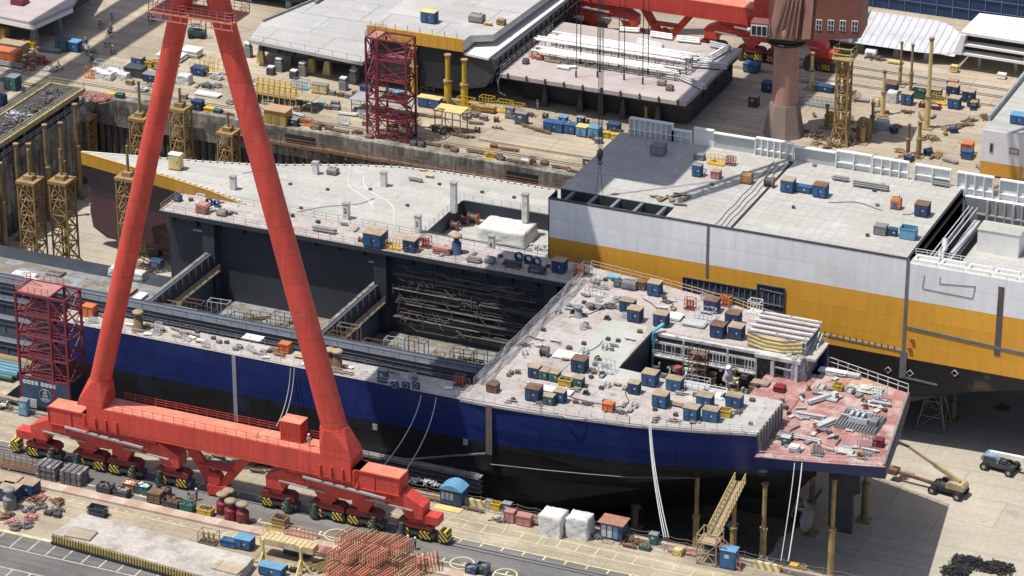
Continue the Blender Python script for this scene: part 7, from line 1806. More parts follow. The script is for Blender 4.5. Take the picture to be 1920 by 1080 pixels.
# pale girder on yellow stands, and stacked red racks
gd = thing('box_girder', 'pale yellow box girder lying on two yellow trestle stands', 'girder', (*U(545, 1040, 0)[:2], 0)); a, b2 = U(492, 1008, 2.2), U(592, 1030, 2.2); MB().bar(a, b2, 1.6, .9).build('girder', M('girder_cream', (.52, .43, .26), .75, .2, .5, .2, 3, dirt=[((.30, .22, .12), .8, .52, .68, .7)]), gd, True)
b = MB()
for i in range(12): c = a.lerp(b2, i/11); b.cbox(c.x, c.y, 2.66, .12, 1.5, .08)
b.build('cleats', yellow_pale, gd, True)
def stand(label, px, py):
    t = thing('trestle_stand', label, 'stand', at(px, py, ZQ)); MB().bar((0, 0, 0), (0, 0, 3.6), .32).build('upright', yellow_pale, t)
    for a_ in (0, 1.57, 3.14, 4.71): MB().bar((1.5*math.cos(a_), 1.5*math.sin(a_), .05), (0, 0, 1.9), .2).build('raker', yellow_pale, t)
stand('yellow trestle stand with splayed feet, left of the two by the pale girder', 494, 1058); stand('yellow trestle stand with splayed feet, right of the two by the pale girder', 565, 1073)
@kind
def rack_bundle(c='rack', w=4.2, n=9):
    t = root('steel_rack', 'rack'); qq = random.Random(n); 
    for k in range(n):
        b = MB(); y = (k - n/2)*.42 + qq.uniform(-.05, .05); ln_ = qq.uniform(-.15, .15)
        for z in (.15, 1.5): b.bar((-w/2, y, z), (w/2, y + ln_, z), .1)
        for i in range(7): x = -w/2 + i*w/6; b.bar((x, y, .15), (x + .22, y, 1.5), .09)
        b.build('frame_panel', CM[c] if k % 4 else CM['rust'], t)
    return t
for i, (px, py, dz, rz) in enumerate(((640, 1052, 0, .15), (683, 1056, 0, .1), (728, 1062, 0, .2), (770, 1068, 0, .1), (800, 1066, 0, .9), (632, 1082, 0, .2), (675, 1086, 0, .25), (718, 1090, 0, .15), (765, 1095, 0, .2), (655, 1040, 1.6, .12), (700, 1046, 1.6, .2), (745, 1054, 1.6, .15), (650, 1068, 1.6, .2), (700, 1074, 1.6, .15))):
    p = U(px, py, ZQ); put(('rack_bundle', 'rack', 2.9, 7), (p.x, p.y, ZQ + dz), 'bundle of red primed ladder frames in the heap at the lower edge of the road', 'red frame bundles', rz + 1.2)
for i in range(4): Q(('pipe_bundle', 'oru', 3.6, 4, .09), 588 + i*9, 1062 + i*4, ZQ, 'ochre pole bundle leaning between the yellow stand and the red frames', 'pole bundles by the red frames', rz=.9)
for i in range(3): Q(('plate_stack', 'pink', 2.2, 1.8, 4), 600 + i*12, 1043 + i*3, ZQ, 'pinkish plate stack beside the pale girder end', 'plate stacks by the red frames')
# left edge: pipes and clutter on the jetty
for i, (y_, c_) in enumerate(((18.6, 'ochre'), (17.5, 'teal'), (16.2, 'sky'), (14.9, 'teal'))):
    put(('pipe_bundle', c_, 22.0, 3, .42), (-52.5, y_, -.2), ['ochre large pipe run on the jetty, farthest of the four', 'teal large pipe run on the jetty, second from the ship', 'light blue large pipe run on the jetty', 'teal large pipe run on the jetty, nearest the quay'][i])
q = random.Random(12)
for i in range(34):
    x, y = q.uniform(-60, -38.5), q.uniform(-1.2, 14)
    put([('plate_stack', 'wood', 4.5, .8, 4), ('scrap_heap', 'scrap', 3.0, 1.6, .6, 40, 90), ('pipe_bundle', 'galv', 5.0, 6, .12), ('plate_stack', 'white', 3.0, 1.2, 3)][i % 4], (x, y, ZQ if y < 6 else (-.2 if y > 7.4 else .4)), ['timber stack on the jetty left of the near maroon tower', 'scrap heap on the jetty left of the near maroon tower', 'pipe stack on the jetty left of the near maroon tower', 'pale plate stack on the jetty left of the near maroon tower'][i % 4], ['jetty timber', 'jetty scrap', 'jetty pipes', 'jetty plates'][i % 4], q.uniform(-.2, .2))
for i in range(40):
    x = -24 + i*2.2; y = q.uniform(2.9, 5.6)
    if 24.5 < x < 62 and y < 3.5: continue
    if x > 30 and i % 2: continue
    put([('plate_stack', 'rust', 2.0, .5, 3), ('scrap_heap', 'scrap', 1.8, .9, .4, 24, 91), ('pipe_bundle', 'rust', 3.0, 4, .08)][i % 3], (x, y, ZQ), ['rusty plate stack along the quay edge behind the crane', 'small scrap heap along the quay edge behind the crane', 'rusty pipe bundle along the quay edge behind the crane'][i % 3], ['quay edge plates', 'quay edge scrap', 'quay edge pipes'][i % 3], q.uniform(-.15, .15))
# ---- far quay things
for i, (px, py, h, l) in enumerate([(463, 108, 2.7, 'grey pier with a white cap at the left corner of the pale grey block'), (540, 123, 2.6, 'grey pier with a white cap, rear one of the left cluster'), (522, 135, 2.5, 'grey pier with a white cap, front tall one of the left cluster'), (506, 141, 1.5, 'short dark pier with a white cap at the front of the left cluster'),
        (585, 130, 2.6, 'grey pier with a white cap, rear one of the middle cluster'), (566, 143, 2.5, 'grey pier with a white cap, front tall one of the middle cluster'), (549, 148, 1.5, 'short dark pier with a white cap between the two clusters'), (661, 157, 2.5, 'grey pier with a white cap left of the far maroon tower, front one'), (678, 144, 2.5, 'grey pier with a white cap left of the far maroon tower, rear one'), (642, 170, 2.3, 'brown pier with a scaffold hoop left of the far maroon tower')]):
    I(('pier_block', h, 1.3), px, py, ZQ, l, dy=.5)
for k, x, y, l in [
    (('prop_post', 8.8, .42, 'yellow', .45), 840, 193, 'yellow telescopic prop, left of the bright pair under the hull block'), (('prop_post', 8.4, .42, 'yellow', .45), 871, 198, 'yellow telescopic prop, right of the bright pair under the hull block'), (('prop_post', 8.6, .4, 'yellow', .6), 777, 178, 'yellow telescopic prop beside the silver scaffold tower'),
    (('prop_post', 4.2, .28, 'yellow', .5), 1212, 222, 'yellow prop at the edge of the mauve block near the bulwark')]: I(k, x, y, ZQ, l, dy=0)
pf = thing('work_platform', 'yellow topped work platform on thin rusty legs on the far quay', 'platform', at(846, 248, ZQ)); MB().box(-2.5, 2.5, -1.6, 1.6, 4.0, 4.25).build('deck', yellow_pale, pf)
for x in (-2.3, -.4, 2.3):
    for y in (-1.4, 1.4): MB().bar((x, y, 0), (x, y, 4.0), .14).build('leg', ochre_rust, pf)
b = MB()
for z in (1.6, 3.0):
    for y in (-1.4, 1.4): b.bar((-2.3, y, z), (2.3, y, z), .09)
b.bar((-2.3, -1.4, .2), (-.4, -1.4, 3), .08); b.bar((2.3, -1.4, .2), (-.4, -1.4, 3), .08); b.build('bracing', ochre_rust, pf)
for k, x, y, l in [
    (('plate_stack', 'ochre', 4.6, 1.2, 9), 905, 210, 'stack of yellow beams on the far quay right of the yellow props'), (('cage_frame', 'yellow', 3.0, 1.4, 1.9), 872, 205, 'yellow frame on the far quay behind the work platform'), (('cage_frame', 'yellow', 2.4, 1.3, 2.0), 912, 203, 'tall yellow hoop frame behind the yellow beams'), (('cage_frame', 'yellow', 2.4, 1.3, 2.0), 945, 211, 'yellow hoop frame left of the grey cabinets'), (('cage_frame', 'yellow', 2.0, 1.2, 1.9), 970, 216, 'yellow hoop frame right above the grey cabinets'),
    (('cabinet', 'gm', 1.4, 1.0, 1.9), 955, 222, 'grey cabinet on the far quay, left of the pair'), (('cabinet', 'slate', 2.0, 1.2, 2.0), 977, 233, 'blue grey cabinet on the far quay, right of the pair'),
    ((tc_, 'blue', 3.4, 1.6, 1.6, 'blue'), 1038, 246, 'long blue box, first of the row on the far quay by the mauve block'), ((tc_, 'blue', 1.9, 1.6, 1.6, 'blue'), 1069, 250, 'blue box, second of the row on the far quay by the mauve block'), ((tc_, 'sky', 1.8, 1.6, 1.7, 'py'), 1091, 255, 'light blue box with a cream top, third of the row on the far quay'), ((tc_, 'sky', 1.9, 1.6, 1.8, 'sky'), 1114, 258, 'light blue box, last of the row on the far quay by the mauve block'),
    ((tc_, 'navy', 2.0, 1.6, 1.4, 'navy'), 1150, 247, 'navy box behind the small yellow bins on the far quay'), (('open_bin', 'yellow', 1.2, 1.0, 1.0, 'py'), 1136, 258, 'small yellow bin, leftmost of three by the navy box'), (('open_bin', 'yellow', 1.2, 1.0, 1.0, 'py'), 1151, 261, 'small yellow bin, middle of three by the navy box'), (('open_bin', 'yellow', 1.2, 1.0, 1.0, 'py'), 1166, 263, 'small yellow bin, rightmost of three by the navy box'),
    ((tc_, 'blue', 1.4, 1.2, .8, 'sky'), 1055, 228, 'low blue tray on the far quay behind the long blue box'), (('cabinet', 'navy', 1.2, 1.0, 1.2), 1088, 233, 'small navy cabinet behind the row of blue boxes'),
    (('cage_frame', 'yellow', 2.0, 1.4, 1.7, 6), 917, 300, 'yellow cage on the rails along the far dock edge'), (('machine', 'dark', 1.2, .9, .8), 938, 303, 'dark winch right of the yellow cage on the rails'), (('machine', 'galv', 1.6, 1.0, .9), 985, 308, 'grey machine among the rails along the far dock edge'), (('cage_frame', 'rust', .9, .8, 1.3), 997, 310, 'rusty upright frame beside the grey machine on the rails'), (('cage_frame', 'yellow', 1.8, 1.2, 1.3, 5), 1098, 330, 'yellow cage on the rails close to the orange ship'), (('cabinet', 'rust', 1.6, .8, 1.8), 1101, 318, 'brown panel behind the yellow cage close to the orange ship'),
    (('cable_reel', 'brick', .6, .8), 1070, 352, 'red reel on the dock edge close to the orange ship, left one'), (('cable_reel', 'brick', .6, .8), 1084, 355, 'red reel on the dock edge close to the orange ship, right one'), (('machine', 'dark', 1.2, 1.0, 1.0), 775, 275, 'dark bollard box at the foot of the far maroon tower, left one'), (('machine', 'dark', 1.2, 1.0, 1.0), 789, 277, 'dark bollard box at the foot of the far maroon tower, right one')]:
    I(k, x, y, ZQ, l, dy=.3)
ys = thing('site_shed', 'yellow ochre shed with a tan flat roof standing on the dock edge', 'shed', at(517, 236, ZQ)); ys.location.y += 1
MB().box(-2.0, 2.0, -1.3, 1.3, .1, 2.7).build('walls', M('shed_ochre', (.48, .34, .10), .65, .15, .5, .12, 3), ys); MB().box(-2.2, 2.2, -1.5, 1.5, 2.7, 2.85).build('roof', M('shed_roof', (.42, .27, .16), .8, .12, .5, .1, 3), ys)
for x in (-1.5, -.1): MB().box(x, x + .95, -1.36, -1.29, .3, 2.3).build('door', M('shed_door', (.36, .25, .08), .65, .15, .5, .12, 3), ys)
# yellow railed works stand behind the right crane leg
ws = thing('works_stand', 'long yellow railed works stand with a tan lean to roof behind the right crane leg', 'platform', at(520, 195, ZQ)); b = MB()
for i in range(9): b.bar((-4.2 + i*1.05, -1.2, 0), (-4.2 + i*1.05, -1.2, 3.9), .14); b.bar((-4.2 + i*1.05, 1.2, 0), (-4.2 + i*1.05, 1.2, 3.9), .14)
for z in (1.9, 2.6, 3.2, 3.8):
    for y in (-1.2, 1.2): b.bar((-4.2, y, z), (4.2, y, z), .11)
b.build('frame', yellow, ws); MB().box(-4.3, 4.3, -1.3, 1.3, 1.75, 1.88).build('floor', wood, ws); MB().box(4.4, 7.6, -2.0, 1.4, 2.3, 2.4).build('lean_to_roof', tan_roof, ws)
for x in (4.6, 7.4): MB().bar((x, -1.8, 0), (x, -1.8, 2.3), .12).build('roof_post', grey_mid, ws)
b = MB(); [b.box(-4.0 + i*1.05, -3.2 + i*1.05, -1.0, 1.0, .1, 1.6) for i in range(8)]; b.build('stored_bins', dark, ws)
I(('cage_frame', 'sky', 3.0, 1.4, 1.5, 7), 560, 168, ZQ, 'light blue railed frame behind the works stand')
I(('cabinet', 'py', 1.4, 1.1, 1.6), 590, 176, ZQ, 'small yellow cabinet, left of the pair right of the works stand'); I(('cabinet', 'py', 1.4, 1.1, 1.6), 604, 178, ZQ, 'small yellow cabinet, right of the pair right of the works stand')
for i, (px, py) in enumerate(((618, 180), (635, 183), (650, 186), (664, 180), (625, 200), (585, 204), (598, 202), (612, 207), (626, 208))):
    I([('crate', 'gm', 1.3, .8, .7), ('crate', 'rust', 1.1, .8, .6)][i % 2], px, py, ZQ, 'small crate on the far quay left of the far maroon tower', 'crates left of the far maroon tower')
I(('tarp_block', 2.4, 1.0, .5, 14, 'cyan'), 597, 203, ZQ, 'crumpled bright blue sheet on the far quay'); I(('plate_stack', 'py', 2.0, 1.2, 3), 575, 206, ZQ, 'yellow plate stack beside the crumpled blue sheet')
cn = thing('canopy', 'grey flat canopy sheet sticking out behind the foot of the far maroon tower', 'canopy', at(715, 212, ZQ)); MB().box(-5.2, 5.8, -1.8, 2.2, 2.3, 2.42).build('sheet', grey, cn)
for x in (-4.8, 5.4):
    for y in (-1.5, 1.9): MB().bar((x, y, 0), (x, y, 2.3), .12).build('post', dark, cn)
for k, x, y, l in [((tc_, 'blue', 4.0, 1.6, 1.7, 'py'), 803, 203, 'long light blue box with a cream top right of the far maroon tower'), ((tc_, 'sky', 3.4, 1.6, 1.7, 'sky'), 735, 192, 'light blue box seen through the far maroon tower'), ((tc_, 'navy', 1.8, 1.4, 1.5, 'navy'), 683, 180, 'navy box just left of the far maroon tower')]: I(k, x, y, ZQ, l)
# storage strip left and between the crane legs
for k, x, y, l in [
    (BX2, 257, 126, 'blue box left of the left crane leg at the yellow drums'), (('plate_stack', 'white', 5.0, 3.0, 8), 320, 112, 'white sheet stack behind the left crane leg, larger one'), (('plate_stack', 'white', 3.5, 2.4, 12), 357, 106, 'white sheet stack just right of the left crane leg'), (('open_bin', 'yellow', 1.6, 1.2, 1.1, 'wood'), 277, 127, 'yellow bin right of the blue box by the left crane leg'), (('open_bin', 'yellow', 1.5, 1.2, 1.2, 'wood'), 292, 127, 'yellow bin touching the left crane leg'),
    (('cage_frame', 'yellow', 3.4, 2.0, 2.2, 5), 375, 140, 'yellow stillage amid the crane legs, left one'), (('cage_frame', 'yellow', 3.4, 2.0, 2.4, 5), 395, 137, 'yellow stillage amid the crane legs, right one'), ((tc_, 'navy', 2.6, 1.8, 1.3, 'navy'), 372, 141, 'navy box below the yellow stillages'), (('tarp_block', 2.2, 1.8, 1.6, 12), 345, 158, 'white wrapped bale right of the left crane leg'),
    (('crate', 'dark', 3.4, 2.2, 1.7), 252, 143, 'dark rack of parts left of the left crane leg'), ((tc_, 'navy', 2.6, 1.6, 1.3, 'gm'), 281, 153, 'navy box at the left crane leg on the far quay'), (('scrap_heap', 'gm', 3.4, 1.8, .9, 50, 92), 386, 166, 'grey scrap pile between the crane legs'), (('plate_stack', 'white', 4.6, 1.6, 3), 388, 181, 'white plate stack between the crane legs'), (('scrap_heap', 'galv', 2.6, 1.4, .7, 40, 93), 405, 150, 'pale pipe offcut pile by the right crane leg'),
    ((tc_, 'navy', 1.8, 1.5, 1.8, 'navy'), 369, 209, 'navy box on the dock edge between the crane legs'), (('crate', 'yellow', 1.8, 1.2, .9), 391, 212, 'yellow crate on the dock edge between the crane legs'), (('crate', 'teal', 1.2, 1.0, .8), 406, 215, 'teal crate on the dock edge between the crane legs'), (('machine', 'py', 1.6, 1.2, 1.1, 'yellow'), 209, 185, 'yellow machine on the corner of the dock edge'), (('crate', 'green', 1.4, 1.2, 1.0), 222, 187, 'dark green crate on the corner of the dock edge'),
    (('cabinet', 'dark', 1.5, 1.2, 1.3), 549, 238, 'dark cabinet right of the ochre shed'), (('cage_frame', 'orange', 1.6, 1.0, 1.3), 575, 238, 'orange tube frame on the dock edge right of the ochre shed'), (('machine', 'rust', 1.6, 1.0, 1.0), 590, 246, 'rusty winch on the dock edge right of the orange frame')]: I(k, x, y, ZQ, l, dy=.5)
for i in range(6): I(('tarp_block', 2.0, 1.4, 1.1, 15 + i % 2), 178 + i*10, 143 + (i % 3)*4, ZQ, 'pale wrapped bundle in the storage strip left of the left crane leg', 'pale bundles left of the crane')
I(('cage_frame', 'galv', 5.0, 1.6, 1.6, 8), 200, 136, ZQ, 'grey rack behind the pale wrapped bundles'); I(('cage_frame', 'orange', 1.6, 1.2, 2.0, 3), 165, 148, ZQ, 'orange barrier frame at the end of the storage strip')
q = random.Random(44)
for i in range(30):
    x = -66 + i*2.6 + q.uniform(-.6, .6); put([('machine', 'rust', 1.3, .8, .7), ('pipe_bundle', 'rust', 3.0, 5, .1), ('scrap_heap', 'rust', 2.0, .9, .5, 24, 94)][i % 3], (x, q.uniform(115.2, 117.2), ZQ), ['rusty winch box on the rails along the far dock edge', 'rusty pipes on the rails along the far dock edge', 'rusty scrap on the rails along the far dock edge'][i % 3], ['rail side winches', 'rail side pipes', 'rail side scrap'][i % 3], q.uniform(-.1, .1))
for i in range(9): I(('scrap_heap', 'pink', 2.6, 1.6, .5, 30, 95), 158 + q.uniform(0, 42), 178 + q.uniform(0, 16), ZQ, 'pale rubble heap at the corner of the dock', 'rubble at the dock corner')
for i in range(70):
    x, y = q.uniform(-34, 11), q.uniform(119.5, 136)
    if 121 < y < 127 and x > -19: continue
    k = i % 7
    put([('crate', 'rust', 1.0, .8, .7), ('plate_stack', 'wood', 2.4, .9, 4), ('scrap_heap', 'scrap', 2.2, 1.1, .5, 30, 110), ('cage_frame', 'oru', 1.8, 1.1, 1.0), ('pipe_bundle', 'rust', 3.4, 5, .09), ('crate', 'gm', 1.2, .9, .8), ('cable_reel', 'rust', .5, .6)][k], (x, y, ZQ), ['small rusty crate on the far quay strip before the ship blocks', 'timber stack on the far quay strip before the ship blocks', 'scrap pile on the far quay strip before the ship blocks', 'ochre frame on the far quay strip before the ship blocks', 'rusty pipes on the far quay strip before the ship blocks', 'small grey crate on the far quay strip before the ship blocks', 'rusty reel on the far quay strip before the ship blocks'][k], ['far strip ' + w_ for w_ in ('crates', 'timber', 'scrap', 'frames', 'pipes', 'grey crates', 'reels')][k], q.uniform(-.3, .3))
for i in range(44):
    x, y = q.uniform(-84, -36), q.uniform(119, 133); k = i % 5
    put([('crate', 'wood', 1.2, .9, .8), ('plate_stack', 'galv', 2.6, 1.0, 4), ('scrap_heap', 'gm', 2.2, 1.1, .5, 30, 111), ('cage_frame', 'galv', 1.8, 1.1, 1.1), ('pipe_bundle', 'galv', 3.4, 5, .09)][k], (x, y, ZQ), ['small wooden crate in the storage strip between the crane legs', 'pale plate stack in the storage strip between the crane legs', 'grey scrap pile in the storage strip between the crane legs', 'grey tube frame in the storage strip between the crane legs', 'grey pipes in the storage strip between the crane legs'][k], ['storage strip ' + w_ for w_ in ('crates', 'plates', 'scrap', 'frames', 'pipes')][k], q.uniform(-.3, .3))
for i in range(40):
    x, y = q.uniform(30, 62), q.uniform(124, 172); k = i % 5
    put([('crate', 'navy', 1.2, .9, .9), ('plate_stack', 'gm', 2.6, 1.0, 3), ('scrap_heap', 'rust', 2.4, 1.2, .5, 30, 112), ('cage_frame', 'oru', 1.8, 1.1, 1.1), ('pipe_bundle', 'oru', 3.4, 4, .1)][k], (x, y, ZQ), ['small navy crate standing on the right far yard', 'dark plate stack lying on the right far yard', 'low rusty scrap pile on the right far yard', 'low ochre frame on the right far yard', 'ochre pipes lying on the right far yard'][k], ['right yard ' + w_ for w_ in ('crates', 'plates', 'scrap', 'frames', 'pipes')][k], q.uniform(0, 3))
# right far yard: lattice towers, props, boxes
lt = I(('lattice_tower', 14.5, 2.0, 'ochre', .5, .4, False), 1577, 268, ZQ, 'tall ochre lattice tower with a yellow head standing on the right far yard', dy=0)
b = MB(); b.box(-1.7, 1.7, -1.6, 1.6, 15, 15.3)
for z in (16.0, 17.0): [b.bar((a[0], a[1], z), (c[0], c[1], z), .12) for a, c in zip([(-1.5, -1.5), (1.5, -1.5), (1.5, 1.5), (-1.5, 1.5)], [(1.5, -1.5), (1.5, 1.5), (-1.5, 1.5), (-1.5, -1.5)])]
for x in (-1.5, 1.5):
    for y in (-1.5, 1.5): b.bar((x, y, 15), (x, y, 17.2), .12)
b.build('head_cage', yellow_pale, lt)
for k, x, y, l in [
    (('prop_post', 16.0, .32, 'py', .35), 1738, 240, 'tallest pale yellow prop standing on the right far yard'), (('prop_post', 9.0, .22, 'oru', .4), 1707, 175, 'rusty prop behind the blue boxes on the right far yard'), (('prop_post', 8.0, .26, 'py', .5), 1655, 215, 'pale yellow prop left of the blue boxes on the right far yard'), (('prop_post', 5.5, .22, 'rust', .5), 1702, 290, 'dark prop nearest the bulwark on the right far yard'), (('prop_post', 6.0, .3, 'oru', .5), 1722, 292, 'ochre prop nearest the bulwark on the right far yard'), (('prop_post', 4.5, .3, 'oru', .6), 1617, 268, 'short ochre prop beside the lattice tower'), (('prop_post', 5.0, .26, 'oru', .5), 1635, 245, 'dark ochre prop right of the lattice tower'), (('prop_post', 6.5, .28, 'py', .5), 1521, 165, 'pale yellow prop by the far trucks of the red crane'), (('prop_post', 4.0, .25, 'ochre', .5), 1550, 238, 'short ochre prop left of the lattice tower'), (('prop_post', 8.0, .2, 'oru', .4), 1687, 160, 'thin ochre prop behind the right blue boxes')]: I(k, x, y, ZQ, l, dy=0)
for k, x, y, l in [
    (BX2, 1699, 196, 'blue box in front of the green box on the right far yard'), (BX2, 1788, 203, 'blue box, rightmost large one on the right far yard'), (BOX, 1670, 176, 'navy box by the pale wrapped ball on the right far yard'), (('open_bin', 'green', 2.2, 1.6, 1.5, 'scrap'), 1721, 184, 'green bin behind the tall pale yellow prop'), (BOX, 1752, 186, 'navy box among yellow posts on the right far yard'), (BOX, 1785, 180, 'navy box at the back of the right far yard'), (BOX, 1815, 190, 'navy box behind the rightmost large blue box'), (('open_bin', 'dark', 1.8, 1.4, 1.0, 'py'), 1823, 201, 'dark bin with cream contents right of the blue boxes'), (('tarp_block', 1.8, 1.6, 1.8, 21), 1672, 192, 'pale wrapped ball of sheeting on the right far yard'), (('open_bin', 'maroon', 3.6, 1.5, .6, 'galv'), 1742, 203, 'low maroon tray of parts on the right far yard'), (('cage_frame', 'yellow', 2.4, 1.2, 1.7, 6), 1760, 196, 'yellow post rack between the blue boxes on the right far yard'),
    ((tc_, 'blue', 2.6, 2.0, 1.5, 'blue'), 1408, 135, 'blue box at the rear of the mauve block beside the column'), ((tc_, 'navy', 2.2, 1.8, 1.6, 'navy'), 1440, 172, 'navy box in the shade left of the column'), ((tc_, 'navy', 3.0, 1.5, 1.0, 'navy'), 1545, 172, 'low navy box right of the column'), (('tarp_block', 1.6, 1.2, 1.0, 22), 1563, 170, 'pale bundle right of the low navy box'), (('scrap_heap', 'galv', 3.0, 1.4, .8, 40, 96), 1512, 155, 'pale clutter pile right of the column'), (('cage_frame', 'gm', 9.0, 1.8, 1.2, 12), 1540, 200, 'long grey rack right of the column'), (('cabinet', 'dark', 1.6, 1.4, 1.8), 1412, 200, 'dark cabinet in the shade left of the column foot'),
    (('open_bin', 'yellow', 2.0, 1.4, 1.4, 'oru'), 1560, 228, 'yellow bin left of the lattice tower'), (('crate', 'oru', 2.0, 1.8, 3.4), 1618, 262, 'ochre stillage right of the lattice tower'), (('tarp_block', 2.2, 1.6, 1.4, 23, 'galv'), 1652, 242, 'grey wrapped bundle right of the ochre stillage'), (('scrap_heap', 'rust', 4.0, 2.0, .9, 44, 97), 1532, 260, 'rusty scrap heap at the foot of the column'), (('scrap_heap', 'oru', 3.6, 2.4, .8, 44, 98), 1560, 275, 'ochre scrap heap at the foot of the lattice tower'), (('scrap_heap', 'oru', 3.4, 2.0, .7, 44, 99), 1705, 298, 'ochre scrap heap at the foot of the dark prop'), (('scrap_heap', 'oru', 3.4, 2.0, .7, 44, 100), 1740, 262, 'ochre scrap heap at the foot of the tallest prop'), (('scrap_heap', 'rust', 2.4, 1.2, .4, 24, 101), 1700, 213, 'flat rusty scrap before the blue boxes on the right far yard'),
    (('crate', 'orange', 1.8, 1.6, 2.0), 1812, 290, 'orange crate stack beside the white and orange end wall'), (('crate', 'blue', 1.6, 1.4, 1.4), 1812, 298, 'blue crate in front of the orange crate stack'), (('crate', 'py', 1.2, 1.0, 1.2), 1788, 136, 'small yellow box right of the white blocks'), (('crate', 'pink', 1.8, 1.2, .9), 1785, 160, 'pink crate between the far rails'), (('crate', 'white', 1.4, 1.0, .9), 1877, 148, 'white crate under the stacked white block'), (('plate_stack', 'py', 2.6, 1.4, 3), 1678, 120, 'yellow plate stack before the curved white block'), (('plate_stack', 'white', 3.2, 1.0, 3), 1568, 104, 'white beam before the curved white block'), (('scrap_heap', 'scrap', 3.4, 1.6, .9, 40, 102), 1640, 112, 'scrap pile before the curved white block'), (('machine', 'white', 2.0, 1.4, 1.4), 1632, 108, 'white machine before the curved white block'),
    ((tc_, 'blue', 2.4, 1.8, 1.5, 'sky'), 1908, 232, 'blue tool box on the deck of the white and orange end block')]: I(k, x, y, 8.07 if x == 1908 else ZQ, l, dy=.4)
for i in range(16): I([('scrap_heap', 'oru', 1.6, 1.0, .4, 18, 103), ('plate_stack', 'rust', 1.6, .5, 2)][i % 2], q.uniform(1500, 1800), q.uniform(215, 300), ZQ, ['small ochre scrap pile lying on the right far yard', 'rusty plate lying on the right far yard'][i % 2], ['scrap piles on the right far yard', 'plates on the right far yard'][i % 2], rz=q.uniform(0, 3))
# grey deck blocks: tool boxes
pl5 = 5.01; TBk = 11.01
p = U(803, 43, TBk); put((tc_, 'blue', 2.6, 1.8, 2.0, 'py'), (p.x, p.y + .5, TBk), 'bright blue box with a yellow top on the grey hull block')
p = U(892, 42, TBk); put(('machine', 'gm', 2.6, 1.6, 1.4), (p.x, p.y + .5, TBk), 'grey winch on the grey hull block'); p = U(915, 47, TBk); put(('plate_stack', 'py', 1.4, .8, 4), (p.x, p.y, TBk), 'cream plank stack right of the grey winch'); p = U(940, 46, TBk); put(('crate', 'ochre', 1.3, 1.0, 1.0), (p.x, p.y, TBk), 'ochre crate right of the cream plank stack')
for i, (px, py, k) in enumerate(((1000, 108, ('cage_frame', 'orange', 1.4, 1.0, .8)), (1012, 112, ('machine', 'orange', 1.2, .9, .8)), (1065, 128, ('plate_stack', 'white', 3.0, .9, 2)), (1055, 130, ('plate_stack', 'white', 2.4, .8, 3)), (1240, 160, ('machine', 'gm', 1.4, 1.0, 1.0)), (1255, 170, ('machine', 'rust', 1.2, .9, .9)), (985, 120, ('machine', 'dark', 1.0, .9, .9)), (1035, 118, ('plate_stack', 'wood', 3.0, .6, 3)))):
    I(k, px, py, 6.0, ['orange frame at the left of the mauve block', 'orange machine beside the orange frame on the mauve block', 'white bent plate on the front of the mauve block, right one', 'white bent plate on the front of the mauve block, left one', 'grey machine at the right front of the mauve block', 'rusty machine at the right front of the mauve block', 'dark machine at the left edge of the mauve block', 'plank stack under the white pipes of the mauve block'][i], dy=.2, rz=.5 if i == 2 else 0)
# left far yard
for k, x, y, l in [
    (('crate', 'orange', 4.2, 2.4, 2.4), 14, 118, 'large orange crate stack at the left edge of the far yard, front one'), (('crate', 'tan', 5.0, 2.4, 2.0), 22, 100, 'tan crate stack behind the large orange one'), (('crate', 'ochre', 1.8, 1.4, 2.6), 3, 78, 'ochre post crate at the left edge under the mauve block'), (('open_bin', 'yellow', 1.8, 1.5, 1.3, 'py'), 45, 92, 'yellow bin on the left far yard, left of the pair'), (('open_bin', 'yellow', 1.6, 1.4, 1.2, 'py'), 58, 91, 'yellow bin on the left far yard, right of the pair'), ((tc_, 'teal', 2.2, 1.8, 2.0, 'dark'), 116, 95, 'dark teal box beside the road under the mauve block'), ((tc_, 'blue', 2.4, 1.8, 1.8, 'sky'), 138, 96, 'blue box beside the road right of the dark teal box'), ((tc_, 'teal', 2.4, 2.0, 2.4, 'gm'), 22, 168, 'dark teal box with a pale roof alone on the shaded left yard'), (('scrap_heap', 'brick', 3.0, 1.6, 1.0, 44, 104), 80, 122, 'red scrap heap on the left far yard'), (('scrap_heap', 'galv', 2.4, 1.6, .9, 44, 105), 92, 134, 'pale scrap heap on the left far yard'), (('scrap_heap', 'rust', 4.0, 1.6, .8, 44, 106), 45, 126, 'rusty scrap heap before the orange crates'), (('plate_stack', 'gm', 5.0, 1.6, 4), 90, 97, 'dark plate stack on the left far yard'), (('plate_stack', 'rust', 4.0, 1.4, 4), 60, 112, 'rusty plate stack on the left far yard'), (('pipe_bundle', 'gm', 6.0, 8, .14), 15, 126, 'dark pipe bundle on the left far yard'),
    (('crate', 'navy', 1.6, 1.4, 1.8), 0, 198, 'navy crate cut by the left edge on the shaded yard')]: I(k, x, y, ZQ, l, dy=.4)
for i in range(10): I([('scrap_heap', 'pink', 2.2, 1.2, .5, 24, 107), ('plate_stack', 'wood', 2.4, 1.0, 3), ('crate', 'rust', 1.2, 1.0, .9)][i % 3], q.uniform(0, 75), q.uniform(98, 135), ZQ, ['pinkish scrap pile on the left far yard', 'timber stack on the left far yard', 'rusty crate on the left far yard'][i % 3], ['left yard scrap', 'left yard timber', 'left yard crates'][i % 3], rz=q.uniform(0, 3))
vh = thing('forklift', 'dark green forklift parked on the far yard between the crane legs', 'forklift', at(370, 70, ZQ), rad(20)); MB().prism_y([(-1.6, .5), (1.4, .5), (1.4, 1.2), (.6, 1.4), (-1.6, 1.6)], -.8, .8).build('body', M('vehicle_green', (.03, .075, .07), .45, .1, .5, .1, 3), vh)
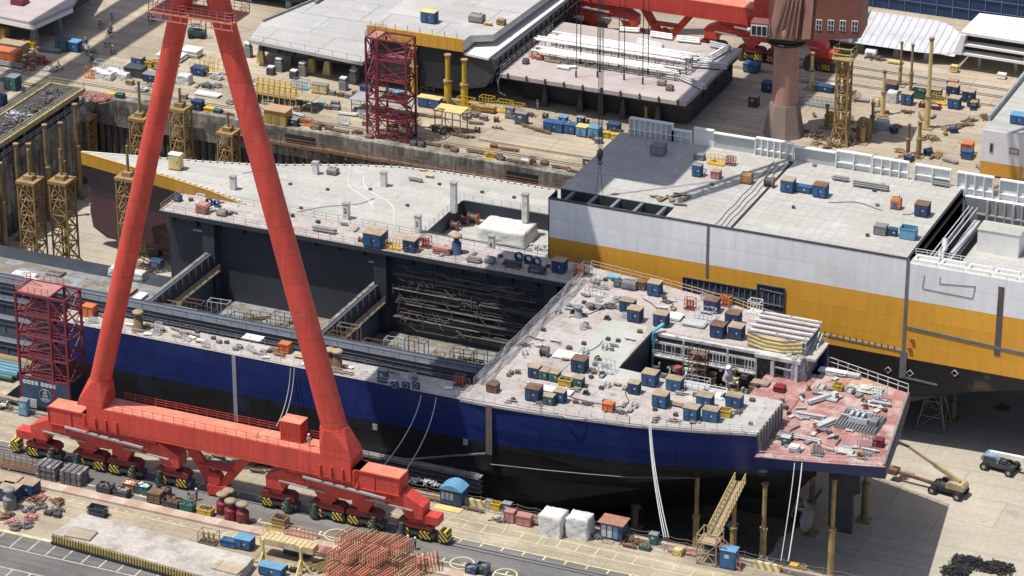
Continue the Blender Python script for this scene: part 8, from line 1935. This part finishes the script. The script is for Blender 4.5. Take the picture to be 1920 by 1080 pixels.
for x in (-1.1, 1.0):
    for y in (-.85, .85): MB().tube((x, y - .15, .45), (x, y + .15, .45), .45, n=12).build('wheel', rubber, vh)
MB().box(-.9, .5, -.7, .7, 2.3, 2.4).build('canopy', dark, vh)
for x in (-.85, .45):
    for y in (-.65, .65): MB().bar((x, y, 1.3), (x, y, 2.3), .08).build('canopy_post', dark, vh)
MB().bar((1.6, -.4, .2), (1.6, -.4, 2.8), .12).bar((1.6, .4, .2), (1.6, .4, 2.8), .12).build('mast', dark, vh); MB().box(1.6, 2.8, -.5, -.3, .2, .28).box(1.6, 2.8, .3, .5, .2, .28).build('forks', galv, vh)
# ---- people
ppl = [('walk', 'w', 'w', 30, 838, 'worker in pale clothes at the left end of the red crane trucks', 0), ('stand', 'g', 'w', 369, 938, 'worker in grey beside a bicycle near the red hose drums', 1.5), ('walk', 'w', 'w', 765, 1027, 'worker in pale coverall right of the red frame heap', .5), ('stand', 'b', 'w', 779, 1030, 'worker in dark blue coverall right of the red frame heap', 2.0), ('stand', 'g', 'y', 425, 917, 'worker in grey at the right of the central crane truck', 2.2), ('walk', 'w', 'w', 1008, 205, 'worker in white walking on the far quay by the mauve block', 1.2), ('stand', 'g', 'w', 45, 178, 'worker standing on the shaded left yard', .4), ('walk', 'g', 'w', 210, 38, 'worker walking on the far road near the mauve block', 2.5), ('walk', 'b', 'y', 1066, 246, 'worker in blue by the row of blue boxes', .2), ('stand', 'w', 'y', 1355, 225, 'worker in orange light standing in the shade left of the column', 1.0)]
for pose, c, hc, px, py, l, rz in ppl: I(('person', pose, c, hc), px, py, ZQ, l if 'orange' not in l else 'worker in pale clothes standing in the shade left of the column', rz=rz, dy=0)
rid = [(190, 52), (206, 62), (203, 88), (213, 102), (286, 45), (312, 36), (157, 100), (160, 88), (168, 103), (178, 104), (171, 120), (112, 132), (283, 38), (204, 70)]
for i, (px, py) in enumerate(rid):
    p = U(px, py, ZQ); rz = (2.9, -.3, 2.6)[i % 3]
    put(('bicycle', ['dark', 'navy', 'maroon'][i % 3]), (p.x, p.y, ZQ), 'bicycle ridden along the shaded far road', 'bicycles on the far road', rz)
    put(('person', 'ride', 'gbw'[i % 3], 'wy'[i % 2]), (p.x, p.y, ZQ + .02), 'rider on a bicycle on the shaded far road', 'riders on the far road', rz)
for i, (px, py, l) in enumerate(((360, 938, 'parked bicycle beside the worker in grey near the red hose drums'), (756, 1018, 'parked bicycle right of the red frame heap'), (36, 835, 'parked bicycle by the left end of the crane trucks'), (282, 164, 'parked bicycle left of the left crane leg on the far quay'))): I(('bicycle', 'dark'), px, py, ZQ, l, rz=1.3, dy=0)
p = U(575, 830, 10.2); put(('person', 'stand', 'w', 'w'), (14.4, -4.6, 10.2), 'worker in pale clothes beside the red container on the sill', None, 1.0)
